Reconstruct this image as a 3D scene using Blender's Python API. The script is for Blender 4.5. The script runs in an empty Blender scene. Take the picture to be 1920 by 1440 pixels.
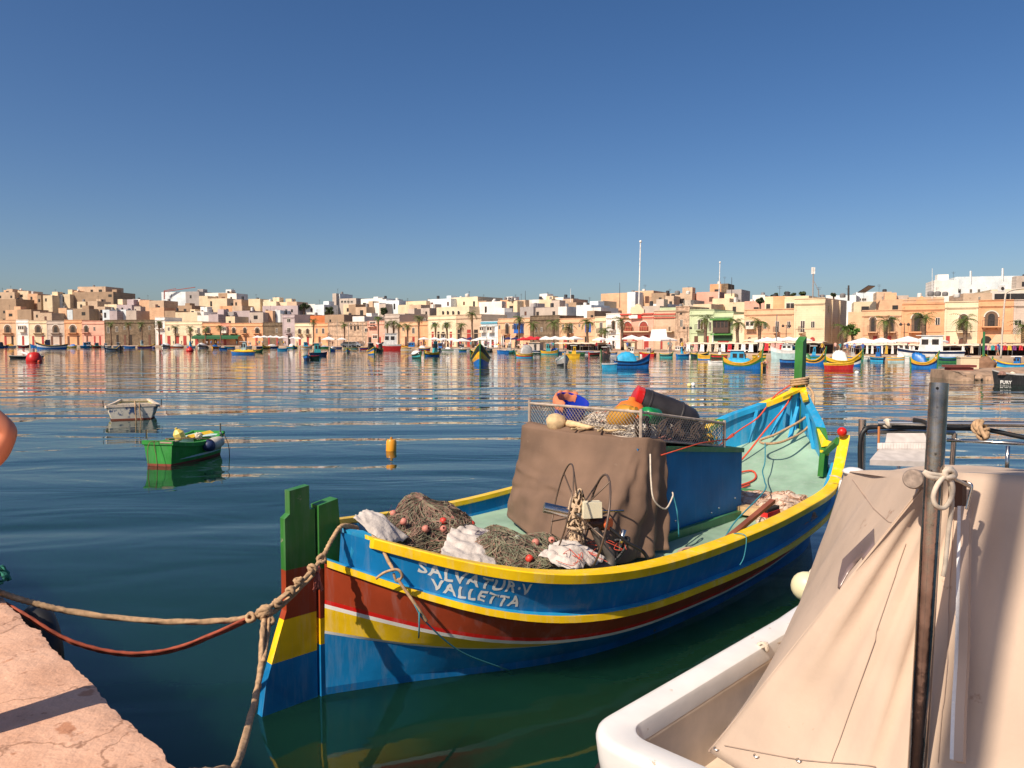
import bpy, bmesh, math, random
from mathutils import Vector, Matrix, noise as mnoise
R = math.radians; PI = math.pi
random.seed(7)
col = bpy.context.scene.collection
sc = bpy.context.scene
# ---------------------------------------------------------------- camera, sky, sun
F = 1442.0; H = 2.7; PITCH = math.atan(84 / F)
cd = bpy.data.cameras.new('camera'); cam = bpy.data.objects.new('camera', cd); col.objects.link(cam)
cam.location = (0, 0, H); cam.rotation_euler = (PI / 2 - PITCH, 0, 0)
cd.sensor_width = 36; cd.lens = F / 1920 * 36; cd.clip_end = 6000; cd.clip_start = .05
sc.camera = cam
SUN_EL = R(44); SUN_AZ = math.atan2(-.715, -.70)      # direction towards the sun (x, y)
w = bpy.data.worlds.new('World'); sc.world = w; w.use_nodes = True
nt = w.node_tree; sky = nt.nodes.new('ShaderNodeTexSky'); sky.sky_type = 'NISHITA'
sky.sun_disc = False; sky.sun_elevation = SUN_EL; sky.sun_rotation = PI / 2 - SUN_AZ
sky.altitude = 0; sky.air_density = .8; sky.dust_density = 1.6; sky.ozone_density = 1.8
bg = nt.nodes['Background']; bg.inputs[1].default_value = .090
gm = nt.nodes.new('ShaderNodeGamma'); gm.inputs[1].default_value = 1.0
hs = nt.nodes.new('ShaderNodeHueSaturation'); hs.inputs['Saturation'].default_value = 1.28; hs.inputs['Hue'].default_value = .505
nt.links.new(sky.outputs[0], gm.inputs[0]); nt.links.new(gm.outputs[0], hs.inputs['Color']); nt.links.new(hs.outputs[0], bg.inputs[0])
ld = bpy.data.lights.new('sun', 'SUN'); ld.energy = 5.0; ld.angle = R(.5); ld.color = (1, .86, .70)
lo = bpy.data.objects.new('sun', ld); col.objects.link(lo)
sd = Vector((math.cos(SUN_AZ) * math.cos(SUN_EL), math.sin(SUN_AZ) * math.cos(SUN_EL), math.sin(SUN_EL)))
lo.rotation_euler = sd.to_track_quat('Z', 'Y').to_euler(); lo.location = (-20, -20, 30)
vs = sc.view_settings; vs.view_transform = 'Standard'; vs.look = 'None'; vs.exposure = .22; vs.gamma = 1
sc.cycles.use_adaptive_sampling = True; sc.cycles.max_bounces = 6

# ---------------------------------------------------------------- pixel helpers (photo 1920x1440)
def at(px, py, d):
    a = (px - 960) / F; b = (720 - py) / F; c = math.cos(PITCH); s = math.sin(PITCH)
    dy = c + b * s; t = d / dy
    return Vector((a * t, d, H + (-s + b * c) * t))
def gnd(px, py, z=0.0):
    a = (px - 960) / F; b = (720 - py) / F; c = math.cos(PITCH); s = math.sin(PITCH)
    t = (z - H) / (-s + b * c)
    return Vector((a * t, (c + b * s) * t, z))
# ---------------------------------------------------------------- objects
def tag(o, label=None, cat=None, group=None, kind=None):
    if label: o['label'] = label
    if cat: o['category'] = cat
    if group: o['group'] = group
    if kind: o['kind'] = kind
    return o
def empty(name, loc=(0, 0, 0), rz=0, label=None, cat=None, group=None):
    o = bpy.data.objects.new(name, None); col.objects.link(o); o.location = loc; o.rotation_euler = (0, 0, rz)
    o.empty_display_size = .2
    return tag(o, label, cat, group)
def kids(o): return [c for c in list(col.objects) if c.parent == o]
def copy_tree(o, parent=None):
    ch = list(o.children)
    c = o.copy(); col.objects.link(c)
    if parent: c.parent = parent
    for k in ch: copy_tree(k, c)
    return c
class MB:
    def __init__(s): s.v = []; s.f = []; s.m = []; s.k = 0
    def mat(s, k): s.k = k; return s
    def add(s, vs, fs):
        o = len(s.v); s.v += [tuple(v) for v in vs]; s.f += [tuple(i + o for i in f) for f in fs]; s.m += [s.k] * len(fs); return s
    def box(s, c, d, rz=0, rot=None, taper=1):
        hx, hy, hz = d[0] / 2, d[1] / 2, d[2] / 2; M = rot or Matrix.Rotation(rz, 3, 'Z'); c = Vector(c); vs = []
        for z in (-hz, hz):
            t = taper if z > 0 else 1
            for x, y in ((-hx, -hy), (hx, -hy), (hx, hy), (-hx, hy)): vs.append(c + M @ Vector((x * t, y * t, z)))
        return s.add(vs, [(3, 2, 1, 0), (4, 5, 6, 7), (0, 1, 5, 4), (1, 2, 6, 5), (2, 3, 7, 6), (3, 0, 4, 7)])
    def tube(s, pts, r, n=6, closed=False, lobes=0, twist=0, cap=True):
        pts = [Vector(p) for p in pts]; N = len(pts); rs = r if isinstance(r, (list, tuple)) else [r] * N
        rings = []; up = None; L = 0; pv = None
        for i, p in enumerate(pts):
            if closed: t = (pts[(i + 1) % N] - pts[i - 1])
            else: t = pts[min(i + 1, N - 1)] - pts[max(i - 1, 0)]
            if t.length < 1e-9: t = Vector((0, 0, 1))
            t.normalize()
            if up is None: up = t.orthogonal().normalized()
            up = (up - t * up.dot(t))
            up = up.normalized() if up.length > 1e-6 else t.orthogonal().normalized()
            b = t.cross(up)
            if pv is not None: L += (p - pv).length
            pv = p; ring = []
            for k in range(n):
                a = 2 * PI * k / n; rr = rs[i]
                if lobes: rr *= 1 + .2 * math.cos(lobes * (a - twist * L))
                ring.append(p + up * math.cos(a) * rr + b * math.sin(a) * rr)
            rings.append(ring)
        vs = [q for ri in rings for q in ri]; fs = []
        M = N if closed else N - 1
        for i in range(M):
            j = (i + 1) % N
            for k in range(n): fs.append((i * n + k, i * n + (k + 1) % n, j * n + (k + 1) % n, j * n + k))
        if cap and not closed: fs.append(tuple(range(n - 1, -1, -1))); fs.append(tuple((N - 1) * n + k for k in range(n)))
        return s.add(vs, fs)
    def bar(s, a, b, r, n=8, r2=None): return s.tube([a, b], [r, r2 if r2 is not None else r], n)
    def beam(s, a, b, w_, h_, up=(0, 0, 1)):
        a = Vector(a); b = Vector(b); t = (b - a).normalized(); u = Vector(up); sd_ = t.cross(u).normalized() * w_ / 2; uu = sd_.cross(t).normalized() * h_ / 2
        vs = [a - sd_ - uu, a + sd_ - uu, a + sd_ + uu, a - sd_ + uu, b - sd_ - uu, b + sd_ - uu, b + sd_ + uu, b - sd_ + uu]
        return s.add(vs, [(0, 1, 2, 3), (7, 6, 5, 4), (0, 4, 5, 1), (1, 5, 6, 2), (2, 6, 7, 3), (3, 7, 4, 0)])
    def grid(s, rows, closed=False):
        m = len(rows[0]); vs = [p for r_ in rows for p in r_]; fs = []
        for i in range(len(rows) - 1):
            for j in range(m if closed else m - 1): fs.append((i * m + j, i * m + (j + 1) % m, (i + 1) * m + (j + 1) % m, (i + 1) * m + j))
        return s.add(vs, fs)
    def poly(s, pts): return s.add(pts, [tuple(range(len(pts)))])
    def prism(s, pts, d):
        d = Vector(d); pts = [Vector(p) for p in pts]; n = len(pts)
        return s.add(pts + [p + d for p in pts], [tuple(range(n - 1, -1, -1)), tuple(range(n, 2 * n))] + [(i, (i + 1) % n, (i + 1) % n + n, i + n) for i in range(n)])
    def lathe(s, prof, c=(0, 0, 0), n=16, axis=None):
        c = Vector(c); M = Matrix.Identity(3)
        if axis is not None: M = Vector(axis).normalized().to_track_quat('Z', 'Y').to_matrix()
        rows = [[c + M @ Vector((r_ * math.cos(2 * PI * k / n), r_ * math.sin(2 * PI * k / n), z)) for k in range(n)] for r_, z in prof]
        s.grid(rows, True); m = len(prof)
        return s
    def ball(s, c, r, n=12, sq=1.0, axis=None):
        m = max(4, n // 2)
        return s.lathe([(r * math.sin(PI * i / m) + (1e-5 if i in (0, m) else 0), -r * sq * math.cos(PI * i / m)) for i in range(m + 1)], c, n, axis)
    def build(s, name, mats, parent=None, smooth=False, loc=None, angle=None):
        me = bpy.data.meshes.new(name); me.from_pydata(s.v, [], s.f); me.validate(); 
        if not isinstance(mats, (list, tuple)): mats = [mats]
        for m in mats: me.materials.append(m)
        if len(mats) > 1 and len(me.polygons) == len(s.m): me.polygons.foreach_set('material_index', s.m)
        bm = bmesh.new(); bm.from_mesh(me); bmesh.ops.recalc_face_normals(bm, faces=bm.faces); bm.to_mesh(me); bm.free()
        o = bpy.data.objects.new(name, me); col.objects.link(o)
        if parent: o.parent = parent
        if loc is not None: o.location = loc
        if smooth:
            me.polygons.foreach_set('use_smooth', [True] * len(me.polygons))
            if angle: me.set_sharp_from_angle(angle=R(angle))
        me.update(); return o
def spline(pts, n=8, closed=False):
    P = [Vector(p) for p in pts]; out = []; N = len(P)
    for i in range(N if closed else N - 1):
        if closed: a, b, c, d = P[i - 1], P[i], P[(i + 1) % N], P[(i + 2) % N]
        else: a, b, c, d = P[max(i - 1, 0)], P[i], P[i + 1], P[min(i + 2, N - 1)]
        for k in range(n):
            t = k / n; out.append(.5 * ((2 * b) + (c - a) * t + (2 * a - 5 * b + 4 * c - d) * t * t + (3 * b - a - 3 * c + d) * t ** 3))
    if not closed: out.append(P[-1])
    return out
def sag(a, b, s_, n=24):
    a = Vector(a); b = Vector(b)
    return [a.lerp(b, i / n) - Vector((0, 0, s_ * 4 * (i / n) * (1 - i / n))) for i in range(n + 1)]
# ---------------------------------------------------------------- materials
def C(h):
    h = h.lstrip('#'); r_ = [int(h[i:i + 2], 16) / 255 for i in (0, 2, 4)]
    return tuple((c / 12.92 if c <= .04045 else ((c + .055) / 1.055) ** 2.4) for c in r_)
MC = {}
def mat(key, c, rough=.6, metal=0, var=.12, vs_=3.0, c2=None, wear=0, bump=.0, bs=20.0, coat=0, spec=.5, streak=0):
    if key in MC: return MC[key]
    if isinstance(c, str): c = C(c)
    if isinstance(c2, str): c2 = C(c2)
    m = bpy.data.materials.new(key); m.use_nodes = True; t = m.node_tree; N = t.nodes; L = t.links.new; p = N['Principled BSDF']
    p.inputs['Roughness'].default_value = rough; p.inputs['Metallic'].default_value = metal; p.inputs['Coat Weight'].default_value = coat
    p.inputs['Specular IOR Level'].default_value = spec
    tc = N.new('ShaderNodeTexCoord'); nz = N.new('ShaderNodeTexNoise'); nz.inputs['Scale'].default_value = vs_; nz.inputs['Detail'].default_value = 5
    L(tc.outputs['Object'], nz.inputs['Vector'])
    rp = N.new('ShaderNodeValToRGB'); rp.color_ramp.elements[0].position = .32; rp.color_ramp.elements[1].position = .68
    rp.color_ramp.elements[0].color = tuple(x * (1 - var) for x in c) + (1,); rp.color_ramp.elements[1].color = tuple(min(1, x * (1 + var)) for x in c) + (1,)
    L(nz.outputs['Fac'], rp.inputs['Fac']); out = rp.outputs['Color']
    if c2 is not None and wear > 0:
        n2 = N.new('ShaderNodeTexNoise'); n2.inputs['Scale'].default_value = vs_ * 3.1; n2.inputs['Detail'].default_value = 8; n2.inputs['Roughness'].default_value = .7
        L(tc.outputs['Object'], n2.inputs['Vector']); r2 = N.new('ShaderNodeValToRGB')
        r2.color_ramp.elements[0].position = .72 - wear; r2.color_ramp.elements[1].position = .76 - wear * .9
        L(n2.outputs['Fac'], r2.inputs['Fac']); mx = N.new('ShaderNodeMix'); mx.data_type = 'RGBA'
        L(r2.outputs['Color'], mx.inputs['Factor']); L(out, mx.inputs['A']); mx.inputs['B'].default_value = tuple(c2) + (1,); out = mx.outputs['Result']
    if streak:
        mp = N.new('ShaderNodeMapping'); mp.inputs['Scale'].default_value = (14, 14, 1.6); L(tc.outputs['Object'], mp.inputs[0]); n4 = N.new('ShaderNodeTexNoise'); n4.inputs['Scale'].default_value = 1; n4.inputs['Detail'].default_value = 7; n4.inputs['Roughness'].default_value = .65; L(mp.outputs[0], n4.inputs['Vector'])
        r4 = N.new('ShaderNodeValToRGB'); r4.color_ramp.elements[0].position = .50; r4.color_ramp.elements[1].position = .78; r4.color_ramp.elements[1].color = (streak, streak, streak, 1); L(n4.outputs['Fac'], r4.inputs['Fac'])
        mx = N.new('ShaderNodeMix'); mx.data_type = 'RGBA'; L(r4.outputs['Color'], mx.inputs['Factor']); L(out, mx.inputs['A']); g_ = sum(c) / 3; mx.inputs['B'].default_value = tuple(.5 * x + .5 * g_ + .10 for x in c) + (1,); out = mx.outputs['Result']
        L(r4.outputs['Color'], p.inputs['Coat Weight']) if False else None
    L(out, p.inputs['Base Color'])
    if bump:
        n3 = N.new('ShaderNodeTexNoise'); n3.inputs['Scale'].default_value = bs; n3.inputs['Detail'].default_value = 6
        L(tc.outputs['Object'], n3.inputs['Vector']); b = N.new('ShaderNodeBump'); b.inputs['Strength'].default_value = 1; b.inputs['Distance'].default_value = bump
        L(n3.outputs['Fac'], b.inputs['Height']); L(b.outputs['Normal'], p.inputs['Normal'])
    MC[key] = m; return m
def paint(key, c, **k):
    k.setdefault('rough', .38); k.setdefault('var', .2); k.setdefault('vs_', 2.5); k.setdefault('spec', .4); k.setdefault('streak', .5); k.setdefault('bump', .0012); k.setdefault('bs', 14)
    return mat(key, c, **k)
BLUE = paint('hull_blue', (.007, .18, .44), c2=(.05, .25, .42), wear=.05)
LBLUE = paint('light_blue', (.02, .29, .54), c2=(.3, .45, .5), wear=.06)
YEL = paint('yellow', (.86, .54, .008), c2=(.75, .55, .15), wear=.04)
BRN = paint('red_brown', (.30, .045, .015), c2=(.35, .12, .06), wear=.05)
GRN = paint('green', (.035, .17, .03), c2=(.30, .28, .2), wear=.09)
RED = paint('red', (.55, .012, .008)); WHT = paint('white', (.78, .76, .72), c2=(.5, .45, .38), wear=.06)
MINT = paint('mint_deck', (.27, .41, .30), c2=(.25, .33, .25), wear=.06, rough=.6)
DGRN = paint('deck_green', (.05, .20, .08))
TARP = mat('brown_tarpaulin', (.165, .10, .065), rough=.85, var=.22, vs_=2.2, c2=(.21, .14, .095), wear=.08, bump=.006, bs=5)
STEEL = mat('steel', (.55, .53, .5), rough=.22, metal=1, var=.15, vs_=6)
DSTEEL = mat('rusty_wire', (.16, .11, .08), rough=.5, metal=.6)
ROPE = mat('tan_rope', (.42, .27, .15), rough=.9, var=.3, vs_=30)
ROPEW = mat('pale_rope', (.58, .50, .40), rough=.9, var=.2, vs_=30)
ROPER = mat('orange_rope', (.60, .07, .03), rough=.7); ROPERB = mat('red_brown_rope', (.33, .07, .035), rough=.85, var=.3, vs_=20)
ROPEB = mat('teal_rope', (.03, .22, .28), rough=.8); BLACK = mat('black_rubber', (.012, .012, .013), rough=.5)
# ---------------------------------------------------------------- water
def water_mat():
    m = bpy.data.materials.new('sea_water'); m.use_nodes = True; t = m.node_tree; N = t.nodes; L = t.links.new; p = N['Principled BSDF']
    p.inputs['Base Color'].default_value = (.005, .028, .017, 1); p.subsurface_method = 'BURLEY'; p.inputs['Subsurface Weight'].default_value = 1; p.inputs['Subsurface Radius'].default_value = (1, 1, 1); p.inputs['Subsurface Scale'].default_value = 1.6; p.inputs['Roughness'].default_value = .02; p.inputs['IOR'].default_value = 1.45
    g = N.new('ShaderNodeNewGeometry')
    def nz(sx, sy, rot, det, rough=.5, dist=0):
        mp = N.new('ShaderNodeMapping'); mp.inputs['Rotation'].default_value = (0, 0, R(rot)); mp.inputs['Scale'].default_value = (sx, sy, 1)
        L(g.outputs['Position'], mp.inputs['Vector']); n = N.new('ShaderNodeTexNoise'); n.inputs['Scale'].default_value = 1; n.inputs['Detail'].default_value = det
        n.inputs['Roughness'].default_value = rough; n.inputs['Distortion'].default_value = dist; L(mp.outputs[0], n.inputs['Vector']); return n.outputs['Fac']
    def ma(op, a, b):
        x = N.new('ShaderNodeMath'); x.operation = op
        for i, q in enumerate((a, b)):
            if isinstance(q, (int, float)): x.inputs[i].default_value = q
            else: L(q, x.inputs[i])
        return x.outputs[0]
    swell = ma('MULTIPLY', nz(.045, .22, 8, 1.5, .5, 1.1), .15)
    swell2 = ma('MULTIPLY', nz(.30, .70, -16, 2, .5, .9), .028)
    patch = nz(.03, .12, 0, 2); pr = N.new('ShaderNodeMapRange'); pr.inputs[1].default_value = .42; pr.inputs[2].default_value = .62; L(patch, pr.inputs[0])
    rip = ma('MULTIPLY', ma('MULTIPLY', nz(1.6, 3.8, 20, 3, .55), .0048), ma('ADD', ma('MULTIPLY', pr.outputs[0], .8), .25))
    # the open middle of the harbour lies glassier near the camera: finer ripples grow with distance
    h = ma('ADD', ma('ADD', swell, swell2), rip)
    b = N.new('ShaderNodeBump'); b.inputs['Strength'].default_value = 1; b.inputs['Distance'].default_value = 1
    L(h, b.inputs['Height']); L(b.outputs['Normal'], p.inputs['Normal'])
    return m
wm = MB(); wm.poly([(-900, -60, 0), (900, -60, 0), (900, 1500, 0), (-900, 1500, 0)])
tag(wm.build('water', water_mat()), kind='structure')
# ---------------------------------------------------------------- near quay
QZ = 1.1
def quay():
    m = MB(); random.seed(3)
    a = Vector((-60.035, 61.565, 0)); e = Vector((1, -1, 0)).normalized(); nrm = Vector((1, 1, 0)).normalized()
    s0 = 80.2; rows = []; N = 900; top = []; 
    pts = []
    for i in range(N + 1):
        s = 78 + 14 * i / N if 0 < i < N else (0 if i == 0 else 130)
        p = a + e * s; j = (mnoise.noise(p * 2.3) * .016 + mnoise.noise(p * 9) * .014 + mnoise.noise(p * 30) * .008)
        pts.append((p, j))
    rows = []
    for p, j in pts:
        q = p + nrm * (j)
        dz = mnoise.noise(p * 5) * .008
        rows.append([p - nrm * 20 + Vector((0, 0, QZ)), p - nrm * .25 + Vector((0, 0, QZ)), p - nrm * .03 + Vector((0, 0, QZ + dz * .4)) , q + Vector((0, 0, QZ - .008 + dz * .5)), q + nrm * .015 + Vector((0, 0, QZ - .07)), p + nrm * .01 + Vector((0, 0, QZ - .2)), p + Vector((0, 0, -1))])
    m.grid(rows)
    c = bpy.data.materials.new('quay_concrete'); c.use_nodes = True; t = c.node_tree; Nn = t.nodes; L = t.links.new; p = Nn['Principled BSDF']; p.inputs['Roughness'].default_value = .9
    g = Nn.new('ShaderNodeNewGeometry')
    def nz(sc_, det, rough=.6):
        n = Nn.new('ShaderNodeTexNoise'); n.inputs['Scale'].default_value = sc_; n.inputs['Detail'].default_value = det; n.inputs['Roughness'].default_value = rough; L(g.outputs['Position'], n.inputs['Vector']); return n.outputs['Fac']
    r1 = Nn.new('ShaderNodeValToRGB'); e0, e1 = r1.color_ramp.elements; e0.position = .3; e0.color = (.56, .31, .20, 1); e1.position = .7; e1.color = (.74, .45, .31, 1); L(nz(3.5, 8, .65), r1.inputs[0])
    r2 = Nn.new('ShaderNodeValToRGB'); e0, e1 = r2.color_ramp.elements; e0.position = .60; e0.color = (1, 1, 1, 1); e1.position = .72; e1.color = (.45, .3, .22, 1); L(nz(22, 6), r2.inputs[0])
    mx = Nn.new('ShaderNodeMix'); mx.data_type = 'RGBA'; mx.blend_type = 'MULTIPLY'; mx.inputs['Factor'].default_value = .8; L(r1.outputs[0], mx.inputs['A']); L(r2.outputs[0], mx.inputs['B']); 
    vo = Nn.new('ShaderNodeTexVoronoi'); vo.feature = 'DISTANCE_TO_EDGE'; vo.inputs['Scale'].default_value = 1.3; nv = Nn.new('ShaderNodeTexNoise'); nv.inputs['Scale'].default_value = 3; nv.inputs['Detail'].default_value = 6; L(g.outputs['Position'], nv.inputs['Vector'])
    va = Nn.new('ShaderNodeVectorMath'); va.operation = 'MULTIPLY_ADD'; L(nv.outputs['Color'], va.inputs[0]); va.inputs[1].default_value = (.6, .6, .6); L(g.outputs['Position'], va.inputs[2]); L(va.outputs[0], vo.inputs['Vector'])
    r5 = Nn.new('ShaderNodeValToRGB'); r5.color_ramp.elements[0].position = .002; r5.color_ramp.elements[0].color = (.45, .38, .33, 1); r5.color_ramp.elements[1].position = .012; r5.color_ramp.elements[1].color = (1, 1, 1, 1); L(vo.outputs['Distance'], r5.inputs[0])
    r6 = Nn.new('ShaderNodeValToRGB'); r6.color_ramp.elements[0].position = .66; r6.color_ramp.elements[0].color = (1, 1, 1, 1); r6.color_ramp.elements[1].position = .72; r6.color_ramp.elements[1].color = (.62, .42, .30, 1); L(nz(7, 4, .5), r6.inputs[0])
    m7 = Nn.new('ShaderNodeMix'); m7.data_type = 'RGBA'; m7.blend_type = 'MULTIPLY'; m7.inputs['Factor'].default_value = .8; L(mx.outputs['Result'], m7.inputs['A']); L(r5.outputs[0], m7.inputs['B'])
    m8 = Nn.new('ShaderNodeMix'); m8.data_type = 'RGBA'; m8.blend_type = 'MULTIPLY'; m8.inputs['Factor'].default_value = .8; L(m7.outputs['Result'], m8.inputs['A']); L(r6.outputs[0], m8.inputs['B']); L(m8.outputs['Result'], p.inputs['Base Color'])
    b = Nn.new('ShaderNodeBump'); b.inputs['Distance'].default_value = .02; b.inputs['Strength'].default_value = 1
    ad = Nn.new('ShaderNodeMath'); ad.operation = 'ADD'; L(nz(6, 4), ad.inputs[0]); m2 = Nn.new('ShaderNodeMath'); m2.operation = 'MULTIPLY'; m2.inputs[1].default_value = .18; L(nz(45, 6), m2.inputs[0]); L(m2.outputs[0], ad.inputs[1])
    L(ad.outputs[0], b.inputs['Height']); L(b.outputs[0], p.inputs['Normal'])
    tag(m.build('quay', c, smooth=True, angle=50), kind='structure')
quay()
# ================================================================ the big painted boat in front
BX, BY, BTH, BL = -1.456, 5.736, R(44.98), 8.163
U = Vector((math.cos(BTH), math.sin(BTH), 0)); V = Vector((math.sin(BTH), -math.cos(BTH), 0))   # forward, starboard
KT = [0, .08, .2, .35, .5, .65, .8, .9, 1.0]
T_BG = [.07, .93, 1.45, 1.562, 1.60, 1.516, 1.27, .84, .06]
T_ZG = [1.313, 1.075, .897, .846, .885, .925, 1.06, 1.30, 1.951]
T_BW = [.05, .36, .88, 1.12, 1.12, 1.03, .86, .55, .05]
T_ZR = [1.019, .724, .515, .475, .498, .548, .64, .80, 1.25]
T_ZT = [.695, .467, .301, .27, .301, .38, .48, .60, .90]
T_Z2 = [.50, .335, .235, .225, .26, .34, .44, .56, .86]
def nspl(vals, t, K=KT):
    key = (tuple(vals), tuple(K))
    if key not in nspl.c:
        n = len(K); h = [K[i + 1] - K[i] for i in range(n - 1)]; al = [0] * n
        for i in range(1, n - 1): al[i] = 3 * ((vals[i + 1] - vals[i]) / h[i] - (vals[i] - vals[i - 1]) / h[i - 1])
        l = [1] * n; mu = [0] * n; z = [0] * n
        for i in range(1, n - 1): l[i] = 2 * (K[i + 1] - K[i - 1]) - h[i - 1] * mu[i - 1]; mu[i] = h[i] / l[i]; z[i] = (al[i] - h[i - 1] * z[i - 1]) / l[i]
        c = [0] * n; b = [0] * n; d = [0] * n
        for j in range(n - 2, -1, -1): c[j] = z[j] - mu[j] * c[j + 1]; b[j] = (vals[j + 1] - vals[j]) / h[j] - h[j] * (c[j + 1] + 2 * c[j]) / 3; d[j] = (c[j + 1] - c[j]) / (3 * h[j])
        nspl.c[key] = (b, c, d)
    b, c, d = nspl.c[key]; j = 0
    while j < len(K) - 2 and t > K[j + 1]: j += 1
    x = t - K[j]; return vals[j] + b[j] * x + c[j] * x * x + d[j] * x ** 3
nspl.c = {}
def L3(a, b, z): return Vector((a, -b, z))            # boat-local: x forward, y to port
def hb(t, k):                                          # half-breadth at level k between water (0) and gunwale (1)
    g = nspl(T_BG, t); w_ = nspl(T_BW, t); return max(.045, w_ + (g - w_) * k)
KA = [0, .08, .2, .35, .5, .65, .74, .79, .832]
ZA = [1.313, 1.075, .897, .846, .885, .925, .985, 1.14, 1.49]
BA = [.07, .93, 1.45, 1.562, 1.6, 1.516, 1.42, 1.32, 1.25]
KB = [.83, .875, .93, 1.0]; ZB = [1.22, 1.50, 1.70, 1.96]; BB = [1.02, .80, .48, .06]
def aft(t): return t <= .8325
def zg(t): return nspl(ZA, t, KA) if aft(t) else nspl(ZB, t, KB)
def bgw(t): return nspl(BA, t, KA) if aft(t) else nspl(BB, t, KB)
boat = empty('fishing_boat', (BX, BY, 0), BTH, 'large blue, yellow and red-brown wooden fishing boat with green posts, filling the foreground', 'fishing boat')
TS = [0, .01, .025, .04, .06, .08] + [.1 + .015 * i for i in range(60)] 
TS = [t for t in TS if t < 1] + [1.0]
TB0 = .012
def hull():
    m = MB()
    for sgn in (1, -1):
        lv = []
        for t in TS:
            a = t * BL; zr = nspl(T_ZR, t); zt = nspl(T_ZT, t); z2 = min(nspl(T_Z2, t), zt - .035)
            row = [(hb(t, 0) * .35, -.5, 0), (hb(t, 0), 0.0, 0), (hb(t, 0) + .01, .06, 1), (hb(t, .25), z2 - .022, 2), (hb(t, .33), z2, 3), (hb(t, .56), zt - .018, 4), (hb(t, .60), zt + .012, 5), (hb(t, .63), zt + .045, 6), (hb(t, .82), zr, 7)]
            lv.append((a, row))
        n = len(lv[0][1])
        mats = [0, 0, 0, 1, 2, 1, 3, 4]                 # blue blue blue white(yellow between) ...
        for k in range(n - 1):
            rows = []
            # material of the strake between level k and k+1
            mk = {0: 5, 1: 5, 2: 0, 3: 1, 4: 2, 5: 1, 6: 3, 7: 4}[k]
            m.mat(mk)
            for a, row in lv:
                rows.append([L3(a, sgn * row[k][0], row[k][1]), L3(a, sgn * row[k + 1][0], row[k + 1][1])])
            m.grid(rows)
    bl_low = paint('hull_blue_low', (.006, .14, .38), c2=(.10, .12, .08), wear=.10)
    return m.build('hull', [BLUE, WHT, YEL, RED, BRN, bl_low], boat, smooth=True, angle=40)
hl = hull()
def rubrail():
    m = MB()
    for sgn in (1, -1):
        rows = []
        for t in TS:
            a = t * BL; z = nspl(T_ZR, t); b = hb(t, .82)
            rows.append([L3(a, sgn * (b - .02), z + .035), L3(a, sgn * (b + .035), z + .03), L3(a, sgn * (b + .04), z - .02), L3(a, sgn * (b - .02), z - .028)])
        m.grid(rows)
    m.build('rub_rail', YEL, boat, smooth=True, angle=30)
    m = MB()
    for sgn in (1, -1):
        rows = []
        for t in TS:
            a = t * BL; z = nspl(T_ZR, t); b = hb(t, .82)
            rows.append([L3(a, sgn * (b + .02), z + .032), L3(a, sgn * (b - .01), z + .045), L3(a, sgn * (b - .07), z + .048)])
        m.grid(rows)
    m.build('ledge', LBLUE, boat, smooth=True)
rubrail()
def bul_pt(t, k, off=0.0):                             # outer face of the bulwark, k 0..1 from ledge to rail
    b0 = hb(t, .82) - .03; b1 = bgw(t) - .02; z0 = nspl(T_ZR, t) + .04; z1 = zg(t) - .02
    return b0 + (b1 - b0) * k + off, z0 + (z1 - z0) * k
def bulwark():
    m = MB(); TT = [TB0 + (1 - TB0) * i / 90 for i in range(91)]; bow = .865
    for sgn in (1, -1):
        for lo_, hi_, mt_o, mt_i in ((TB0, .79, 0, 0), (.79, .832, 1, 1), (.8326, 1.0, 1, 1)):
            tt = [lo_ + (hi_ - lo_) * i / 60 for i in range(61)]
            ro, ri = [], []
            for t in tt:
                a = t * BL; b0, z0 = bul_pt(t, 0); b1, z1 = bul_pt(t, 1); wv = min(1, (1 - t) / .03) * .05
                ro.append([L3(a, sgn * (b0 + (b1 - b0) * k), z0 + (z1 - z0) * k) for k in (0, .25, .5, .75, 1)])
                ri.append([L3(a, sgn * max(.0, b1 - .05), z1), L3(a, sgn * max(0, b0 - .05), z0), L3(a, sgn * max(0, hb(t, .3) - .06), z0 - .35)])
            m.mat(mt_o).grid(ro); m.mat(mt_i).grid(ri)
            if lo_ < .79 and sgn > 0:
                b1, z1 = bul_pt(.016, 1); m.mat(1).prism([L3(.016 * BL, .11, z1 - .28), L3(.016 * BL, b1 - .05, z1 - .28), L3(.016 * BL, b1 - .01, z1 - .12), L3(.016 * BL, b1 - .02, z1 + .02), L3(.016 * BL, .11, z1 + .03)], (.12, -.10, -.02))
    m.build('bulwark', [BLUE, LBLUE], boat, smooth=True, angle=40)
bulwark()
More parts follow.
